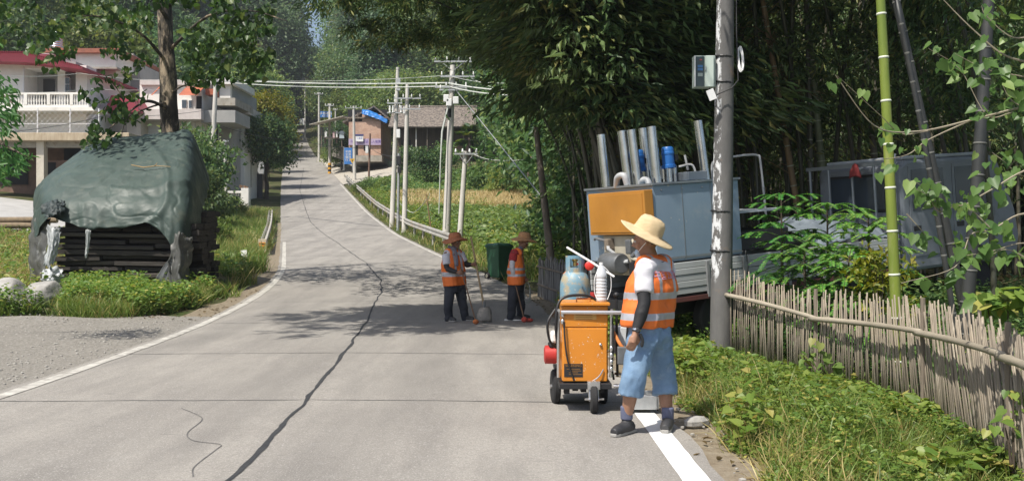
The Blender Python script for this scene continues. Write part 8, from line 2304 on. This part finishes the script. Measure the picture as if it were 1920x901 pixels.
# --- right sweeper
dB = 17.4; zB = road_z(.1, dB)
J = dict(pelvis=W(968, 526, dB), chest=W(967, 492, dB), neck=W(973, 465, dB), head=W(981, 452, dB),
         rsho=W(963, 474, dB - .17), relb=W(960, 498, dB - .24), rwri=W(964, 519, dB - .20), rhand=W(966, 530, dB - .18),
         lsho=W(974, 474, dB + .17), lelb=W(976, 500, dB + .22), lwri=W(984, 518, dB + .10), lhand=W(988, 528, dB + .06),
         rhip=W(964, 534, dB - .08), rkne=W(960, 570, dB - .10), rank=W(957, 598, dB - .08), rtoe=W(970, 604, dB - .08),
         lhip=W(972, 534, dB + .10), lkne=W(977, 569, dB + .12), lank=W(975, 597, dB + .2), ltoe=W(988, 602, dB + .2))
J['rtoe'].z = J['ltoe'].z = zB
locB = Vector((.08, dB, zB))
swB, jB, qB, RB, _v = make_person("man in tan straw hat and red shirt looking down at his red brush", locB, J, (.12, .99, 0), (.99, -.12, 0), (.85, -.15, -.45), (.42, 0, .9),
    dict(skin=mskin_d, shirt=mshirtr, arm=mat("sleeve_white", (.60, .59, .62), (.5, .5, .53), scale=8, rough=.85), legs='long', leg_m=mnavy, bands=[(.87 - zB, .915 - zB), (.985 - zB, 1.03 - zB)], k=.98, rcurl=1.2, lcurl=1.2, rpalm=(.5, .7, 0), lpalm=(0, -.9, 0), sleeve=.62, shoe=mshoe, sole=mwh))
straw_hat(swB, qB(-.01, 0, .062), Vector((.12, 0, 1)), Vector((1, 0, 0)), .23, .11, mstraw_t, .105, .045, .012, 3)
for (jj, pp, hs) in ((jB, swB, 'r'),):
    blob("glove", hand_parts(jj['rwri'] - (jj['rhand'] - jj['rwri']) * .2, jj['rhand'] - jj['rwri'], (.5, .7, 0), 1.18, 1.2, -1), .006, mglove, pp, smooth=2)
# tools
def tool(name, label, cat, top_, bot, m, r=.016):
    t = thing(name, label, cat, bot); mb = MB(); mb.tube([Vector((0, 0, 0)), Vector(top_) - Vector(bot)], [r, r * .9], 9); mb.build("handle", m, t, smooth=True); return t
hA = jA['lwri'] + locA; hg = hA + (jA['lhand'] - jA['lwri']).normalized() * .09 + Vector((.01, -.02, 0))
tp0 = W(879, 443, dA - .02); bt0 = W(908, 576, dA - .22)
t = tool("shovel", "square bladed shovel with a long pale wooden handle held upright by the left sweeper", "shovel", tp0 + (hg - (tp0 + (bt0 - tp0) * .38)) * 1.0, bt0 + (hg - (tp0 + (bt0 - tp0) * .38)) * .0, mwood, .019)
P = []
zb_ = road_z(-.5, dA - .22)
hB_ = bt0.z - zb_
for v in np.linspace(0, 1, 7):
    row = []
    for u in np.linspace(-1, 1, 9):
        row.append(Vector((u * (.085 + .045 * min(v * 3, 1)) , .035 * (u * u) - .02 - .05 * v, -hB_ * v + .02 + .015 * (1 - u * u) * (v > .9) * 0)))
    P.append(row)
mb = MB(); mb.grid(P); mb.build("blade", mat("shovel_steel", (.28, .26, .23), (.18, .165, .15), scale=9, rough=.6, metal=.4, c3=(.40, .36, .30), c3scale=6, c3lo=.5, c3hi=.65), t, smooth='all', recalc=False, solid=.006)
mb = MB(); mb.tube([(0, 0, .12), (0, -.005, -.08)], [.022, .026], 10); mb.build("socket", mgrey_, t, smooth=True)
mbr_ = mat("bristle_red", (.58, .09, .06), (.45, .06, .045), scale=14, rough=.8, bump=.6, bscale=50); mbr_o = mat("bristle_orange", (.50, .16, .05), (.40, .12, .04), scale=14, rough=.8, bump=.6, bscale=50)
g = jA['rwri'] + locA + (jA['rhand'] - jA['rwri']).normalized() * .09; b0 = W(892, 606, dA - .55); b0.z = road_z(b0.x, b0.y) + .05
t = tool("line_brush", "small brush with orange bristles on a dark stick held by the left sweeper", "brush", g + (g - b0).normalized() * .08, b0, mwood_d, .013); mb = MB(); mb.ball((0, 0, -.005), .045, 10, (1.2, .8, 1)); mb.build("bristles", mbr_o, t, smooth=True)
g = jB['rwri'] + locB + (jB['rhand'] - jB['rwri']).normalized() * .09; b0 = W(983, 604, dB - .35); b0.z = road_z(b0.x, b0.y) + .05
t = tool("line_brush", "round brush with red bristles on a brown stick held by the right sweeper", "brush", g + (g - b0).normalized() * .08, b0, mwood_d, .014); mb = MB(); mb.ball((0, 0, -.002), .055, 12, (1.0, .9, .9)); mb.build("bristles", mbr_, t, smooth=True)
q0 = W(992, 602, dB - .3); q0.z = road_z(q0.x, q0.y); t = thing("red_brush_head", "loose red brush head lying on the road beside the right sweeper", "brush", q0); mb = MB(); mb.ball((0, 0, .035), .05, 10, (1.5, .8, .7)); mb.build("bristles", mbr_, t, smooth=True)
rp = thing("rope", "loops of pale rope hanging from the hand of the right sweeper", "rope", jB['lhand'] + locB); mb = MB()
for k in range(3):
    mb.tube([Vector((.05 * math.sin(a) * (1 + .2 * k), .02 * k, -.17 + .19 * math.cos(a) - .02 * k)) for a in np.linspace(0, 2 * math.pi, 20)], .006, 5, cap=False)
mb.build("loop", mat("rope_grey", (.42, .44, .42), rough=.8), rp, smooth='all')

# ------------------------------------------------------------------ thin summer haze
hm = bpy.data.materials.new("haze_air"); hm.use_nodes = True
hn = hm.node_tree; hn.nodes.clear(); ho = hn.nodes.new("ShaderNodeOutputMaterial"); hv = hn.nodes.new("ShaderNodeVolumePrincipled")
hv.inputs["Color"].default_value = (.86, .92, 1.0, 1); hv.inputs["Density"].default_value = 0.00045; hv.inputs["Anisotropy"].default_value = .25
hn.links.new(hv.outputs[0], ho.inputs["Volume"])
mb = MB(); mb.box((0, 270, 62), (700, 620, 132)); hz_o = mb.build("haze", hm)
tag(hz_o, kind="stuff")
